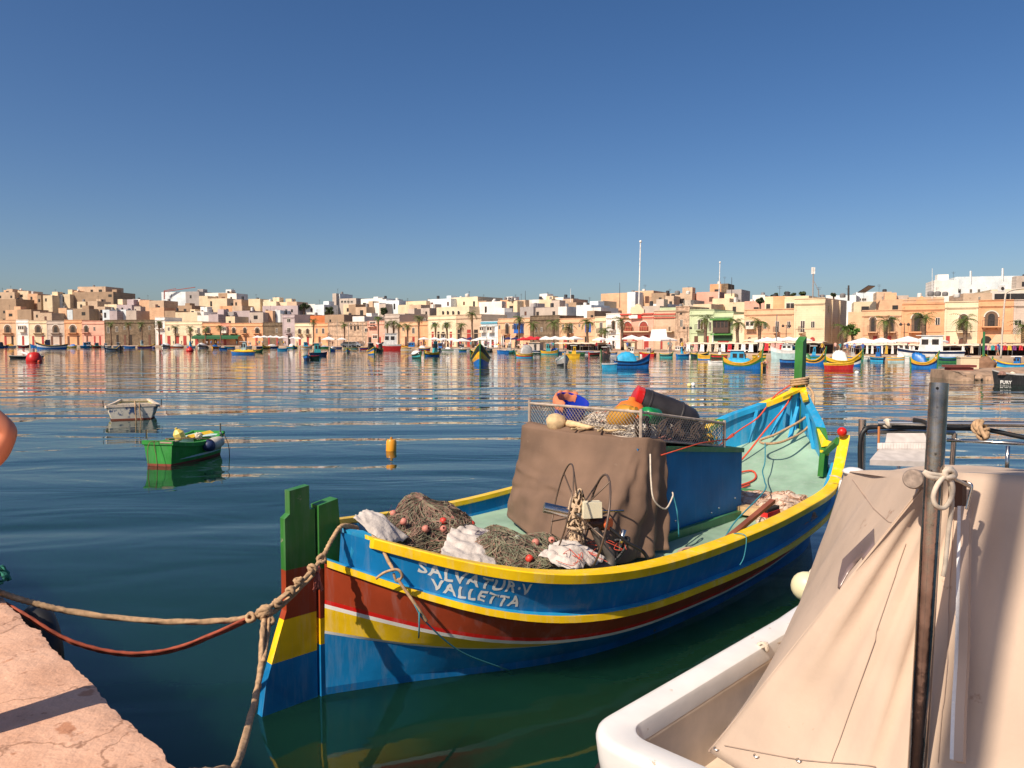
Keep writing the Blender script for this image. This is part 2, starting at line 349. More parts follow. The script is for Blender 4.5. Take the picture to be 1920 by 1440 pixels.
def gunwale():
    for sgn, nm in ((1, 's'), (-1, 'p')):
        m = MB(); rows = []; tt = [.026 + (.832 - .026) * i / 110 for i in range(111)]
        for t in tt:
            a = t * BL; b = bgw(t); z = zg(t)
            rows.append([L3(a, sgn * (b + .02), z - .075), L3(a, sgn * (b + .035), z - .005), L3(a, sgn * (b + .025), z + .004), L3(a, sgn * (b - .095), z + .012), L3(a, sgn * (b - .105), z - .03), L3(a, sgn * (b - .02), z - .08)])
        m.grid(rows, True); m.poly(rows[0]); m.poly(rows[-1][::-1])
        m.build('gunwale', YEL, boat, smooth=True, angle=35)
        m = MB(); rows = []; tt = [.835 + (.99 - .835) * i / 40 for i in range(41)]
        for i, t in enumerate(tt):
            m.mat(2 if t < .88 else (1 if t < (.985 if sgn > 0 else .945) else 0))
            a = t * BL; b = bgw(t); z = zg(t); wd = min(.10, b * .8)
            rows.append([L3(a, sgn * (b + .02), z - .05), L3(a, sgn * (b + .03), z + .005), L3(a, sgn * (b - wd), z + .012), L3(a, sgn * (b - wd), z - .06)])
            if len(rows) > 1: m.grid(rows[-2:], True)
        m.mat(0); m.poly(rows[0])
        m.build('bow_rail', [YEL, LBLUE, GRN], boat, smooth=True, angle=35)
gunwale()
# posts
def plate(pts, th, name, mats, parent, split=None):
    """outline in (aft, z) coordinates of the centre plane; split = list of z limits with material ids"""
    m = MB()
    def clip(poly, z0, z1):
        def cut(P, z, keep_above):
            o = []
            for i in range(len(P)):
                p, q = P[i], P[(i + 1) % len(P)]; ip = (p[1] >= z) == keep_above or p[1] == z; iq = (q[1] >= z) == keep_above or q[1] == z
                if ip: o.append(p)
                if ip != iq: s_ = (z - p[1]) / (q[1] - p[1]); o.append((p[0] + s_ * (q[0] - p[0]), z))
            return o
        return cut(cut(poly, z0, True), z1, False)
    for z0, z1, k in split:
        P = clip(pts, z0, z1)
        if len(P) > 2: m.mat(k).prism([L3(-a, -th / 2, z) for a, z in P], (0, -th, 0) if False else (0, th, 0) if False else (0, -th, 0))
    return m.build(name, mats, parent)
plate([(.26, 1.60), (.10, 1.62), (.10, 1.44), (.055, 1.44), (.055, .0), (.055, -.5), (.62, -.5), (.50, 0.02), (.47, .22), (.36, .55), (.30, .72), (.30, 1.40), (.26, 1.43)], .07, 'rudder',
      [GRN, BRN, YEL, BLUE], boat, [(-.6, .36, 3), (.36, .66, 2), (.66, 1.02, 1), (1.02, 2, 0)])
plate([(.035, 1.46), (-.13, 1.49), (-.17, 1.02), (-.17, -.4), (.035, -.4)], .11, 'sternpost', [GRN, BRN, YEL, BLUE], boat, [(-.6, .40, 3), (.40, .60, 2), (.60, .98, 1), (.98, 2, 0)])
m = MB(); st = BL
m.prism([L3(st - .12, -.06, 1.2), L3(st + .02, -.06, 1.2), L3(st + .06, -.06, 2.74), L3(st - .06, -.06, 2.66)], (0, -.12, 0))
m.build('stem_post', GRN, boat)
m = MB()
m.prism([L3(st - .3, -.05, -.5), L3(st - .06, -.05, -.5), L3(st + .06, -.05, .6), L3(st + .05, -.05, 1.95), L3(st - .12, -.05, 1.95)], (0, -.1, 0)); m.build('stem', [BLUE], boat)
# stern ledge deck and breasthook
m = MB(); rows = []
for t in (0, .02, .04, .06, .08, .11): rows.append([L3(t * BL, hb(t, .82) - .02, nspl(T_ZR, t) + .045), L3(t * BL, -hb(t, .82) + .02, nspl(T_ZR, t) + .045)])
m.grid(rows); m.build('stern_deck', DGRN, boat)
# inner deck
def zdeck(t): return nspl([.66, .66, .66, .66, .66, .68, .84, 1.06, 1.42], t)
m = MB(); rows = []
for i in range(46):
    t = .08 + .9 * i / 45; b = max(.02, hb(t, .9 - .18 * max(0, min(1, (nspl(T_ZR, t) - .5) / .2)) if t < .3 else .9) - (.07 if t < .3 else .05)); z = zdeck(t)
    rows.append([L3(t * BL, s_ * b, z + .04 * (1 - s_ * s_)) for s_ in (-1, -.6, -.2, .2, .6, 1)])
m.grid(rows); dk = m.build('deck', MINT, boat, smooth=True)
m = MB()
for i in range(8):
    pass
m.box(L3(5.9, .25, zdeck(.72) + .06), (.05, .8, .03)); m.box(L3(3.9, 0.62, .75), (2.1, .05, .09)); m.build('deck_batten', DGRN, boat)
m = MB(); m.tube([L3(3.9 + .07 * math.cos(a), 1.2 + .05 * math.sin(a), .675) for a in [i * PI / 8 for i in range(16)]], .012, 5, True); m.poly([L3(3.9 + .06 * math.cos(a), 1.2 + .045 * math.sin(a), .676) for a in [i * PI / 8 for i in range(16)]]); m.build('deck_plug', DSTEEL, boat)
# inner ribs
for sgn in (1, -1):
    for t in (.13, .2, .27, .74, .80, .93):
        m = MB(); b1, z1 = bul_pt(t, 1); b0, z0 = bul_pt(t, .1)
        m.beam(L3(t * BL, sgn * (b0 - .07), max(z0, zdeck(t))), L3(t * BL, sgn * (b1 - .08), z1 - .03), .06, .05, (0, 1, 0)); m.build('rib', YEL if t == .2 else LBLUE, boat)
    # V shaped brace between the low bow rail and the raised end of the washboard
    c0 = L3(.838 * BL, sgn * (bgw(.842) - .02), zg(.842) - .07)
    m = MB()
    m.beam(L3(.835 * BL, sgn * (bgw(.84) - .04), zdeck(.84) + .01), c0, .13, .07, (0, 1, 0))
    m.beam(c0, L3(.820 * BL, sgn * (bgw(.82) - .10), zg(.82) + .04), .11, .06, (0, 1, 0)); m.build('notch_brace', GRN, boat)
    m = MB(); m.prism([c0 + Vector((0, sgn * .01, .07)), L3(.826 * BL, sgn * (bgw(.826) - .07), zg(.82) + .0), L3(.843 * BL, sgn * (bgw(.85) + .02), zg(.86) - .02), L3(.87 * BL, sgn * (bgw(.87) - .07), zg(.87) + .03)], (0, sgn * .03, 0)); m.build('notch_panel', YEL, boat)
m = MB(); m.ball(L3(.822 * BL, bgw(.822) - .05, zg(.82) + .16), .06, 14); m.build('knob', RED, boat, smooth=True)
m = MB(); m.prism([L3(BL - .55, 0, 1.83), L3(BL - .05, .10, 1.95), L3(BL - .05, -.10, 1.95)], (0, 0, .04)); m.prism([L3(BL - .05, 0, 1.97), L3(BL - .55, .30, 1.80), L3(BL - .42, .32, 1.81), L3(BL - .03, .1, 1.97)], (0, 0, .03)); m.build('breasthook', YEL, boat)
m = MB(); m.beam(L3(BL - .16, 0, 1.3), L3(BL - .14, 0, 1.92), .12, .10, (0, 1, 0)); m.beam(L3(BL - .6, .14, 1.28), L3(BL - .28, .1, 1.7), .05, .05, (0, 1, 0)); m.beam(L3(BL - .6, -.14, 1.28), L3(BL - .28, -.1, 1.7), .05, .05, (0, 1, 0)); m.build('apron', LBLUE, boat)
# painted name
def letters(txt, size, fn, name, mt, parent, off=.012, sp=1.0):
    cu = bpy.data.curves.new('t', 'FONT'); cu.body = txt; cu.size = size; cu.offset = off; cu.space_character = sp; cu.resolution_u = 3
    to = bpy.data.objects.new('t', cu); col.objects.link(to); bpy.context.view_layer.update()
    me = bpy.data.meshes.new_from_object(to.evaluated_get(bpy.context.evaluated_depsgraph_get())); bpy.data.objects.remove(to)
    bm = bmesh.new(); bm.from_mesh(me); bmesh.ops.subdivide_edges(bm, edges=[e for e in bm.edges if e.calc_length() > size * .4], cuts=2); bm.to_mesh(me); bm.free()
    for v in me.vertices: v.co = fn(v.co.x, v.co.y)
    me.materials.clear(); me.materials.append(mt); o = bpy.data.objects.new(name, me); col.objects.link(o); o.parent = parent; return o
def on_bulwark(s0, k0, slope=0):
    def fn(x, y):
        y = y + .006 * math.sin(x * 23) + .004 * math.sin(x * 61 + y * 40); x = x + .006 * math.sin(y * 50 + x * 9)
        a = s0 + x * .80; t = a / BL; b0, z0 = bul_pt(t, 0); b1, z1 = bul_pt(t, 1); k = k0 + (y + slope * x) / ((z1 - z0))
        return L3(a, b0 + (b1 - b0) * k + .0025, z0 + (z1 - z0) * k)
    return fn
LET = paint('white_lettering', (.62, .62, .60))
letters('SALVATUR·V', .122, on_bulwark(.44, .47), 'lettering', LET, boat, .0035, 1.18)
letters('VALLETTA', .118, on_bulwark(.52, .10), 'lettering', LET, boat, .0035, 1.2)
# ================================================================ cargo and gear on the big boat (world coordinates)
def W(a, b, z): return Vector((BX, BY, 0)) + U * a + V * b + Vector((0, 0, z))
def wr(p, f, amp): return mnoise.noise(Vector(p) * f) * amp
# wheelhouse box and its lifted lid side
m = MB()
def slopebox(m, a0, a1, b0, b1, zb, z0, z1):
    P = [L3(a0, b0, zb), L3(a0, b1, zb), L3(a1, b1, zb), L3(a1, b0, zb), L3(a0, b0, z0), L3(a0, b1, z0), L3(a1, b1, z1), L3(a1, b0, z1)]
    m.add(P, [(0, 1, 2, 3), (4, 5, 6, 7), (0, 1, 5, 4), (1, 2, 6, 5), (2, 3, 7, 6), (3, 0, 4, 7)])
slopebox(m, 2.95, 4.95, -.74, .80, .69, 1.66, 1.44)
m.build('engine_house', paint('house_blue', (.005, .15, .36), rough=.55, spec=.2, streak=.15), boat)
m = MB(); m.beam(L3(3.35, .812, 1.622), L3(4.96, .812, 1.445), .022, .05); m.beam(L3(4.955, -.74, 1.445), L3(4.955, .82, 1.445), .02, .05)
m.beam(L3(3.0, .83, .72), L3(4.97, .83, .72), .05, .10)
m.build('engine_house_trim', DGRN, boat)
for a, z in ((4.8, .92), (4.45, .86), (4.3, .83), (3.6, .86)):
    m = MB(); m.ball(L3(a, .803, z), .012, 6); m.build('bolt', STEEL, boat)
# brown tarpaulin
def tarp():
    m = MB(); rows = []
    top = [(3.02, -.78), (2.86, -.60), (2.84, 0), (2.90, .55), (3.0, .76), (3.12, .84), (3.36, .84)]
    bot = [(2.98, -.86), (2.72, -.74), (2.32, .0), (1.98, .70), (2.05, 1.02), (2.65, 1.10), (3.12, 1.04)]
    T_ = spline([(a, b, 0) for a, b in top], 22); B_ = spline([(a, b, 0) for a, b in bot], 22)
    T_ = [p for p in T_]; n = len(T_)
    cen = Vector((3.25, 0, 0)); NV = 50
    for j in range(8):                                   # roof rows
        k = j / 8; rows.append([L3(*(cen.lerp(p, .25 + .75 * k)).to_tuple()[:2], 1.77 + .035 * math.sin(p.y * 3 + k * 4) + .02 * math.sin(p.x * 9) - .02 * k) for p in T_])
    for j in range(NV + 1):
        v = j / NV; row = []
        for i, (p, q) in enumerate(zip(T_, B_)):
            e = v ** 1.25; xy = p.lerp(q, e); s_ = i / (n - 1)
            pl = max(0, min(1, (s_ - .42) / .1)); fold = math.sin(s_ * 52 + 1.5 * math.sin(v * 2.2 + s_ * 5)) * .034 * v * pl + wr((s_ * 5, v * 2, 1), 1.2, .055) * min(1, v * 1.6) + math.exp(-((v - .35 - .5 * s_) / .03) ** 2) * .02 * (1 - pl) - math.exp(-((v - .75 + .5 * s_) / .035) ** 2) * .016 * (1 - pl) + abs(math.sin((s_ * 3.1 + v * 1.7) * 4)) ** 3 * .018 * v + wr((s_ * 22, v * 9, 4), 1, .022) * min(1, v * 2)
            out = (q - p); out = out.normalized() if out.length > 0 else out; nd = Vector((-1, 0, 0)) if s_ < .55 else Vector((0, 1, 0)); nd = Vector((-1, .0, 0)).lerp(Vector((0, 1, 0)), max(0, min(1, (s_ - .5) / .25))).normalized()
            xy = xy + nd * fold; zt = 1.76 - (.0 if s_ < .8 else (s_ - .8) * .35); zb = .80 - .08 * s_
            row.append(L3(xy.x, xy.y, zt - (zt - zb) * (v if v > .04 else v * .5) + wr((s_ * 4, v * 2, 5), 1, .015)))
        rows.append(row)
    m.grid(rows)
    o = m.build('tarpaulin', TARP, smooth=True); o.location = (BX, BY, 0); o.rotation_euler = (0, 0, BTH)
    so = o.modifiers.new('thick', 'SOLIDIFY'); so.thickness = .006
    tag(o, 'brown canvas tarpaulin draped over the box in the middle of the large boat', 'tarpaulin')
tarp()
m = MB(); m.tube(spline([W(2.98, .92, 1.62), W(2.88, 1.0, 1.4), W(2.86, 1.05, 1.22), W(3.0, 1.08, 1.12), W(3.18, 1.04, 1.2), W(3.24, 1.0, 1.23)], 8), .008, 5)
m.mat(1).tube(spline([W(3.24, 1.0, 1.23), W(3.27, 1.02, 1.1), W(3.25, 1.06, .98), W(3.28, 1.05, .80)], 6), .007, 5)
tag(m.build('rope', [ROPEW, ROPEB], smooth=True), 'thin cord looped down the right edge of the brown tarpaulin', 'cord')
# wire basket
bk = empty('wire_basket', W(3.8, 0, 1.6), BTH, 'wire mesh crate of fishing gear on top of the blue engine box', 'wire crate')
def bk_z(a): return 1.73 - (a - 3.05) * .145
def bkp(a, b, h): return Vector((a - 3.8, -b, bk_z(a) + h - 1.6))
A0, A1, B0, B1, HT = 3.05, 4.62, -.72, .76, .27
def framebars():
    m = MB(); cs = [(A0, B0), (A0, B1), (A1, B1), (A1, B0)]
    for i in range(4):
        (a, b), (c, d) = cs[i], cs[(i + 1) % 4]
        m.bar(bkp(a, b, HT), bkp(c, d, HT), .015, 7); m.bar(bkp(a, b, .01), bkp(c, d, .01), .012, 6); m.bar(bkp(a, b, 0), bkp(a, b, HT + .03), .017, 7)
    m.build('frame', mat('grey_frame', (.38, .31, .25), rough=.6, var=.3, vs_=12), bk, smooth=True, angle=40)
framebars()
MESHW = mat('mesh_wire', (.35, .31, .27), rough=.6)
for (a, b), (c, d) in (((A0, B0), (A0, B1)), ((A0, B1), (A1, B1)), ((A1, B1), (A1, B0)), ((A1, B0), (A0, B0))):
    m = MB(); Ln = math.hypot(c - a, d - b); st_ = .042; n = int(Ln / st_) + 8
    for i in range(-8, n):
        for sg in (1, -1):
            x0 = i * st_; x1 = x0 + HT * .9 * 1; h0, h1 = (0, HT) if sg > 0 else (HT, 0)
            # clip
            def P(x, h): u = x / Ln; return bkp(a + (c - a) * u, b + (d - b) * u, h)
            xa, xb, ha, hb_ = x0, x1, h0, h1
            if xb <= 0 or xa >= Ln: continue
            if xa < 0: ha = h0 + (h1 - h0) * (0 - x0) / (x1 - x0); xa = 0
            if xb > Ln: hb_ = h0 + (h1 - h0) * (Ln - x0) / (x1 - x0); xb = Ln
            m.bar(P(xa, ha), P(xb, hb_), .0028, 3)
    m.build('wire_mesh', MESHW, bk)
m = MB(); m.poly([bkp(A0, B0, .0), bkp(A0, B1, .0), bkp(A1, B1, .0), bkp(A1, B0, .0)]); m.build('base', mat('crate_base', (.05, .045, .04), rough=.8), bk)
def bw(a, b, h): return W(a, b, bk_z(a) + h)
# bucket
k = empty('bucket', bw(3.35, -.42, .16), 0, 'blue plastic bucket with an orange rag over its rim, in the wire crate', 'bucket'); k.scale = (1.25,) * 3
ax = Vector((.25, -.35, 1)).normalized()
m = MB(); m.lathe([(.001, -.12), (.105, -.12), (.14, .12), (.15, .125), (.15, .15), (.14, .15), (.10, -.10), (.001, -.10)], (0, 0, .02), 24, ax); m.build('body', mat('blue_plastic', (.012, .04, .42), rough=.3, var=.05), k, smooth=True, angle=40)
m = MB(); M3 = ax.to_track_quat('Z', 'Y').to_matrix()
rg = []
for i in range(40):
    a = .6 + 3.0 * i / 39; rg.append([M3 @ Vector((r_ * math.cos(a), r_ * math.sin(a), z + .006 * math.sin(i * .9))) + Vector((0, 0, .02)) for r_, z in ((.158, .07), (.168, .11), (.155, .165), (.13, .13), (.125, .08))])
m.grid(rg); m.build('rag', mat('orange_rag', (.62, .20, .10), rough=.9, bump=.003, bs=30), k, smooth=True)
# orange buoy, ochre jug, green bottle, drum
def single(mb, name, mt, label, cat, loc=None, smooth=True, group=None, angle=None):
    o = mb.build(name, mt, smooth=smooth, loc=loc, angle=angle); return tag(o, label, cat, group)
m = MB(); m.lathe([(.001, -.16), (.08, -.155), (.15, -.10), (.175, 0), (.16, .08), (.11, .14), (.04, .165), (.035, .20), (.001, .205)], (0, 0, 0), 24, (.15, .1, 1))
single(m, 'buoy', mat('orange_plastic', (.80, .17, .02), rough=.45, var=.1), 'round orange float resting among gear in the wire crate', 'buoy', bw(3.66, .18, .24))
m = MB(); m.lathe([(.001, 0), (.09, .0), (.115, .05), (.12, .20), (.06, .30), (.03, .31), (.03, .35), (.001, .35)], (0, 0, 0), 10, (.5, -.55, .35))
single(m, 'plastic_jug', mat('ochre_plastic', (.45, .22, .02), rough=.4), 'dull ochre plastic can lying in the wire crate beside the orange float', 'plastic can', bw(3.36, .18, .16), angle=35)
m = MB(); m.lathe([(.001, 0), (.08, 0), (.09, .04), (.09, .19), (.04, .27), (.03, .31), (.001, .31)], (0, 0, 0), 14, (.62, .5, -.15))
single(m, 'plastic_bottle', mat('green_plastic', (.01, .22, .06), rough=.25), 'green plastic bottle lying in the wire crate below the black drum', 'bottle', bw(3.5, .48, .26))
k = empty('drum', bw(4.18, .32, .33), 0, 'black plastic drum with a red lid lying on top of the wire crate', 'drum')
ax = (V * .55 + U * .62 + Vector((0, 0, -.34))).normalized()
m = MB(); m.lathe([(.001, -.40), (.12, -.40), (.135, -.36), (.15, -.30), (.152, -.27), (.158, -.265), (.158, -.25), (.152, -.245), (.165, 0), (.163, .10), (.168, .105), (.168, .12), (.16, .125), (.145, .27), (.10, .33), (.001, .34)], (0, 0, 0), 28, ax)
m.build('body', mat('black_plastic', (.03, .026, .026), rough=.42, var=.3, vs_=6), k, smooth=True, angle=35)
m = MB(); m.lathe([(.001, -.43), (.12, -.43), (.145, -.42), (.148, -.35), (.136, -.35)], (0, 0, 0), 28, ax); m.build('lid', RED, k, smooth=True, angle=35)
m = MB(); m.lathe([(.001, 0), (.03, 0), (.032, .07), (.02, .08), (.02, .10), (.028, .12), (.02, .15), (.001, .16)], (0, 0, 0), 12)
single(m, 'float', mat('pale_green', (.45, .62, .50), rough=.5), 'small pale green bottle float standing behind the orange float', 'float', bw(4.1, -.02, .30))
# grey-white net, rope coils and dark floats inside the crate
HN = .24
def strands(m, c, rx, ry, rz, n, r, ln=.5, seed=1, rz0=0, k=0, npt=9):
    rnd = random.Random(seed); c = Vector(c); ca, sa = math.cos(rz0), math.sin(rz0)
    for _ in range(n):
        th = rnd.uniform(0, 2 * PI); ph = math.acos(rnd.uniform(.0, 1)); d1 = rnd.uniform(-1, 1); d2 = rnd.uniform(-1, 1); w1 = rnd.uniform(1, 4); q = []
        L_ = ln * rnd.uniform(.5, 1.4)
        for i in range(npt):
            t = i / (npt - 1) * L_; a = th + d1 * t * 2.2 + .22 * math.sin(w1 * t * 6); b = min(PI / 2, max(0, ph + d2 * t * 1.6 + .16 * math.sin(w1 * 5 * t + 2)))
            ux, uy, uz = math.sin(b) * math.cos(a), math.sin(b) * math.sin(a), math.cos(b)
            g = 1 + HN * mnoise.noise(Vector((ux, uy, uz)) * 2.6 + Vector((seed, 0, 0))) + rnd.uniform(0, .025)
            x, y = rx * ux * g, ry * uy * g; q.append(c + Vector((x * ca - y * sa, x * sa + y * ca, rz * uz * g)))
        m.mat(k).tube(q, r * rnd.uniform(.7, 1.3), 3, cap=False)
def heap(m, c, rx, ry, rz, seed, rz0=0, k=0, nu=40, nv=16):
    c = Vector(c); rows = []; ca, sa = math.cos(rz0), math.sin(rz0)
    for j in range(nv + 1):
        b = PI / 2 * j / nv; row = []
        for i in range(nu):
            a = 2 * PI * i / nu; u_ = Vector((math.sin(b) * math.cos(a), math.sin(b) * math.sin(a), math.cos(b)))
            g = .97 * (1 + HN * mnoise.noise(u_ * 2.6 + Vector((seed, 0, 0))) + .05 * mnoise.noise(u_ * 9) + .03 * mnoise.noise(u_ * 22))
            x, y = rx * u_.x * g, ry * u_.y * g; row.append(c + Vector((x * ca - y * sa, x * sa + y * ca, rz * u_.z * g)))
        rows.append(row)
    m.mat(k).grid(rows, True)
NETG = mat('net_green', (.20, .20, .13), rough=.9, var=.4, vs_=14); NETB = mat('net_brown', (.24, .13, .10), rough=.9, var=.4, vs_=14)
NETD = mat('net_core', (.11, .085, .06), rough=1, var=.5, vs_=25, bump=.01, bs=40); NETP = mat('net_violet', (.08, .06, .12), rough=.9)
NETW = mat('net_pale', (.62, .48, .38), rough=.95, var=.25, vs_=12, bump=.015, bs=18); NETR = mat('net_pink', (.55, .22, .16), rough=.9)
m = MB(); heap(m, (0, 0, 0), .62, .55, .24, 3, BTH, 0); strands(m, (0, 0, 0), .63, .56, .25, 150, .006, .6, 3, BTH, 1); strands(m, (0, 0, 0), .63, .56, .26, 40, .006, .6, 9, BTH, 2)
rc = random.Random(4)
single(m, 'fishing_net', [mat('white_net', (.55, .50, .45), rough=.9, var=.4, vs_=16, bump=.01, bs=30), ROPEW, NETR], 'heap of whitish net and pink line inside the wire crate', 'fishing net', bw(3.62, .1, .0))
m = MB(); heap(m, (0, 0, 0), .50, .42, .17, 11, BTH, 0); strands(m, (0, 0, 0), .52, .44, .18, 120, .006, .6, 11, BTH, 1)
single(m, 'fishing_net', [mat('black_net', (.03, .027, .025), rough=.9), mat('dark_line', (.10, .07, .05), rough=.9)], 'dark net heap in the forward half of the wire crate', 'fishing net', bw(4.08, .25, .0))
m = MB(); heap(m, (0, 0, 0), .14, .2, .17, 5, BTH, 0); strands(m, (0, 0, 0), .15, .22, .2, 60, .006, .6, 5, BTH, 1); strands(m, (0, 0, 0), .15, .22, .2, 40, .006, .6, 7, BTH, 2)
single(m, 'fishing_net', [mat('green_mesh', (.10, .20, .06), rough=.9), mat('yellow_line', (.7, .42, .04), rough=.8), ROPEB], 'yellow and green net at the forward end of the wire crate', 'fishing net', bw(4.48, .52, .0))
for i, (a, b) in enumerate(((3.32, .60), (3.62, .66), (3.95, .62), (4.2, .66), (4.42, .60))):
    m = MB()
    for q in range(3): m.tube([Vector((.10 * math.cos(t), .03 * math.sin(t * 2 + q), .10 * math.sin(t) + .1 + q * .012)) + U * 0 for t in [2 * PI * j / 18 for j in range(18)]], .011, 5, True)
    o = m.build('rope_coil', mat('dark_rope', (.07, .045, .03), rough=.9), smooth=True, loc=bw(a, b, .015)); o.rotation_euler = (0, 0, BTH + .1 * i)
    tag(o, ['first', 'second', 'third', 'fourth', 'fifth'][i] + ' dark rope coil from the left behind the wire mesh of the crate', 'rope coil', 'dark rope coils in the wire crate')
# tan glove-like sponge pieces on the tarpaulin
m = MB(); m.lathe([(.001, 0), (.09, 0), (.11, .03), (.09, .10), (.05, .15), (.001, .17)], (0, 0, 0), 14, (-.5, -.3, .4))
for i in range(5): m.tube([Vector((.05, -.02 * i, .02)) + Vector((.035, -.028, 0)) * j + Vector((.012 * i, -.012 * i, .01 * math.sin(j))) for j in range(7)], [.03, .034, .03, .026, .03, .024, .012], 7)
single(m, 'cloth_bundle', mat('tan_cloth', (.62, .44, .24), rough=.9, var=.3, vs_=12, bump=.004, bs=20), 'crumpled tan cloth bundle on top of the brown tarpaulin', 'cloth', W(2.98, -.22, 1.80))
m = MB()
for a, b, an in ((3.0, .15, .3), (3.02, .3, 1.2), (3.05, .45, -.4), (2.96, .05, .9)): m.tube([W(a, b, 1.80) + Vector((.12 * math.cos(an) * t, .12 * math.sin(an) * t, .01 * math.sin(t * 3))) for t in (-1, -.5, 0, .5, 1)], .012, 5)
single(m, 'stick_scraps', mat('scrap_wood', (.45, .33, .18), rough=.9), 'loose pale scraps lying on the tarpaulin beside the wire crate', 'scraps')
# orange line from crate to tarp
m = MB(); m.tube([W(4.62, .80, 1.60), W(4.0, .84, 1.62), W(3.22, .88, 1.58)], .006, 5); m.tube(spline([W(4.6, .8, 1.6), W(4.66, .84, 1.66), W(4.75, .8, 1.62), W(4.62, .76, 1.58)], 5), .005, 4)
single(m, 'cord', ROPER, 'thin orange cord stretched across the blue side of the engine box', 'cord')
# nets at the stern
def netpile(a, b, rx, ry, rz, seed, label, fl, ng, nb, npv=0):
    e = empty('fishing_net', W(a, b, .64), BTH, label, 'fishing net', 'nets piled in the stern')
    m = MB(); heap(m, (0, 0, 0), rx, ry, rz, seed); m.build('core', NETD, e, smooth=True)
    m = MB(); strands(m, (0, 0, 0), rx, ry, rz, int(ng * 2), .0028, .6, seed, 0, 0, 11); strands(m, (0, 0, 0), rx, ry, rz, int(nb * 2), .003, .55, seed + .0, 0, 1, 11)
    if npv: strands(m, (-.1, .2, .06), rx * .5, ry * .4, rz * .8, npv, .003, .5, seed, 0, 2)
    m.build('mesh_strands', [NETG, NETB, NETP], e)
    rnd = random.Random(seed * 5)
    for x, y, c in fl:
        rr = max(0, 1 - (x / rx) ** 2 - (y / ry) ** 2) ** .5
        m = MB(); m.lathe([(.010, -.028), (.028, -.022), (.034, 0), (.028, .022), (.010, .028)], (x, y, rz * rr + .02), 10, (rnd.uniform(-1, 1), rnd.uniform(-1, 1), rnd.uniform(-.5, .5)))
        m.build('net_float', [mat('float_red', (.60, .05, .03), rough=.5, var=.2), mat('float_pink', (.55, .20, .15), rough=.6), mat('float_pale', (.40, .45, .36), rough=.6)][c], e, smooth=True)
netpile(1.30, -.40, .62, .52, .53, 2, 'brown-green net heap with red floats nearest the green sternpost', [(-.25, .1, 1), (-.30, -.12, 1), (.0, -.3, 0), (-.05, -.36, 1), (.1, -.3, 1), (.38, -.25, 0), (-.42, -.1, 1), (-.2, -.3, 1), (-.33, .25, 0)], 230, 260, 30)
netpile(1.62, .42, .66, .64, .38, 6, 'green net heap with pink and pale floats at the foot of the tarpaulin', [(-.2, -.05, 2), (-.1, -.18, 2), (-.3, -.1, 1), (-.2, -.42, 0), (.15, -.42, 0), (-.45, .1, 1), (0, -.3, 1), (.2, -.3, 1)], 330, 150, 60)
def cloth(name, P, Q, R_, S, label, mt, amp=.014, fr=7, nu=26, nv=18, bulge=.1):
    m = MB(); rows = []
    for j in range(nv + 1):
        v = j / nv; row = []
        for i in range(nu + 1):
            u = i / nu; p = (Vector(P) * (1 - u) + Vector(Q) * u) * (1 - v) + (Vector(S) * (1 - u) + Vector(R_) * u) * v
            p = p + Vector((0, 0, bulge * math.sin(PI * u) * math.sin(PI * v))) + Vector((wr((u * 3, v * 2, amp), fr * .3, amp), wr((v * 3, u * 2, 7), fr * .3, amp), amp * 1.1 * abs(math.sin(u * fr * 1.6 + 3 * v + 2 * math.sin(v * 4))) + wr((u * 5, v * 5, 3), 1.5, amp)))
            row.append(p)
        rows.append(row)
    m.grid(rows); o = m.build(name, mt, smooth=True); s_ = o.modifiers.new('t', 'SOLIDIFY'); s_.thickness = .005
    return tag(o, label, 'sack', 'white sacks in the stern')
SACK = mat('sackcloth', (.56, .50, .45), rough=.9, var=.22, vs_=6, bump=.012, bs=22)
cloth('sack', W(.50, -.30, 1.22), W(.85, -.62, 1.18), W(.95, -.12, 1.00), W(.58, .02, 1.02), 'small white sack end beside the sternpost', SACK)
cloth('sack', W(.84, .40, .96), W(1.42, -.10, 1.05), W(1.74, .14, .94), W(1.14, .74, .86), 'white woven sack lying between the two net heaps', SACK, .016, 9, 44, 30, .05)
cloth('sack', W(1.35, 1.0, .98), W(1.85, .82, .98), W(1.95, 1.22, .88), W(1.5, 1.25, .88), 'torn white sack end against the gunwale under the net hauler', SACK, .022, 11)
m = MB(); rr = random.Random(3)
for i in range(6):
    p = W(1.75 + rr.uniform(-.25, .3), 1.15 + rr.uniform(-.15, .12), .95); m.tube(spline([p + Vector((rr.uniform(-.12, .12), rr.uniform(-.12, .12), rr.uniform(-.02, .08))) for _ in range(5)], 5), .0028, 4)
single(m, 'cord', ROPER, 'tangle of thin orange cord over the torn white sack', 'cord')
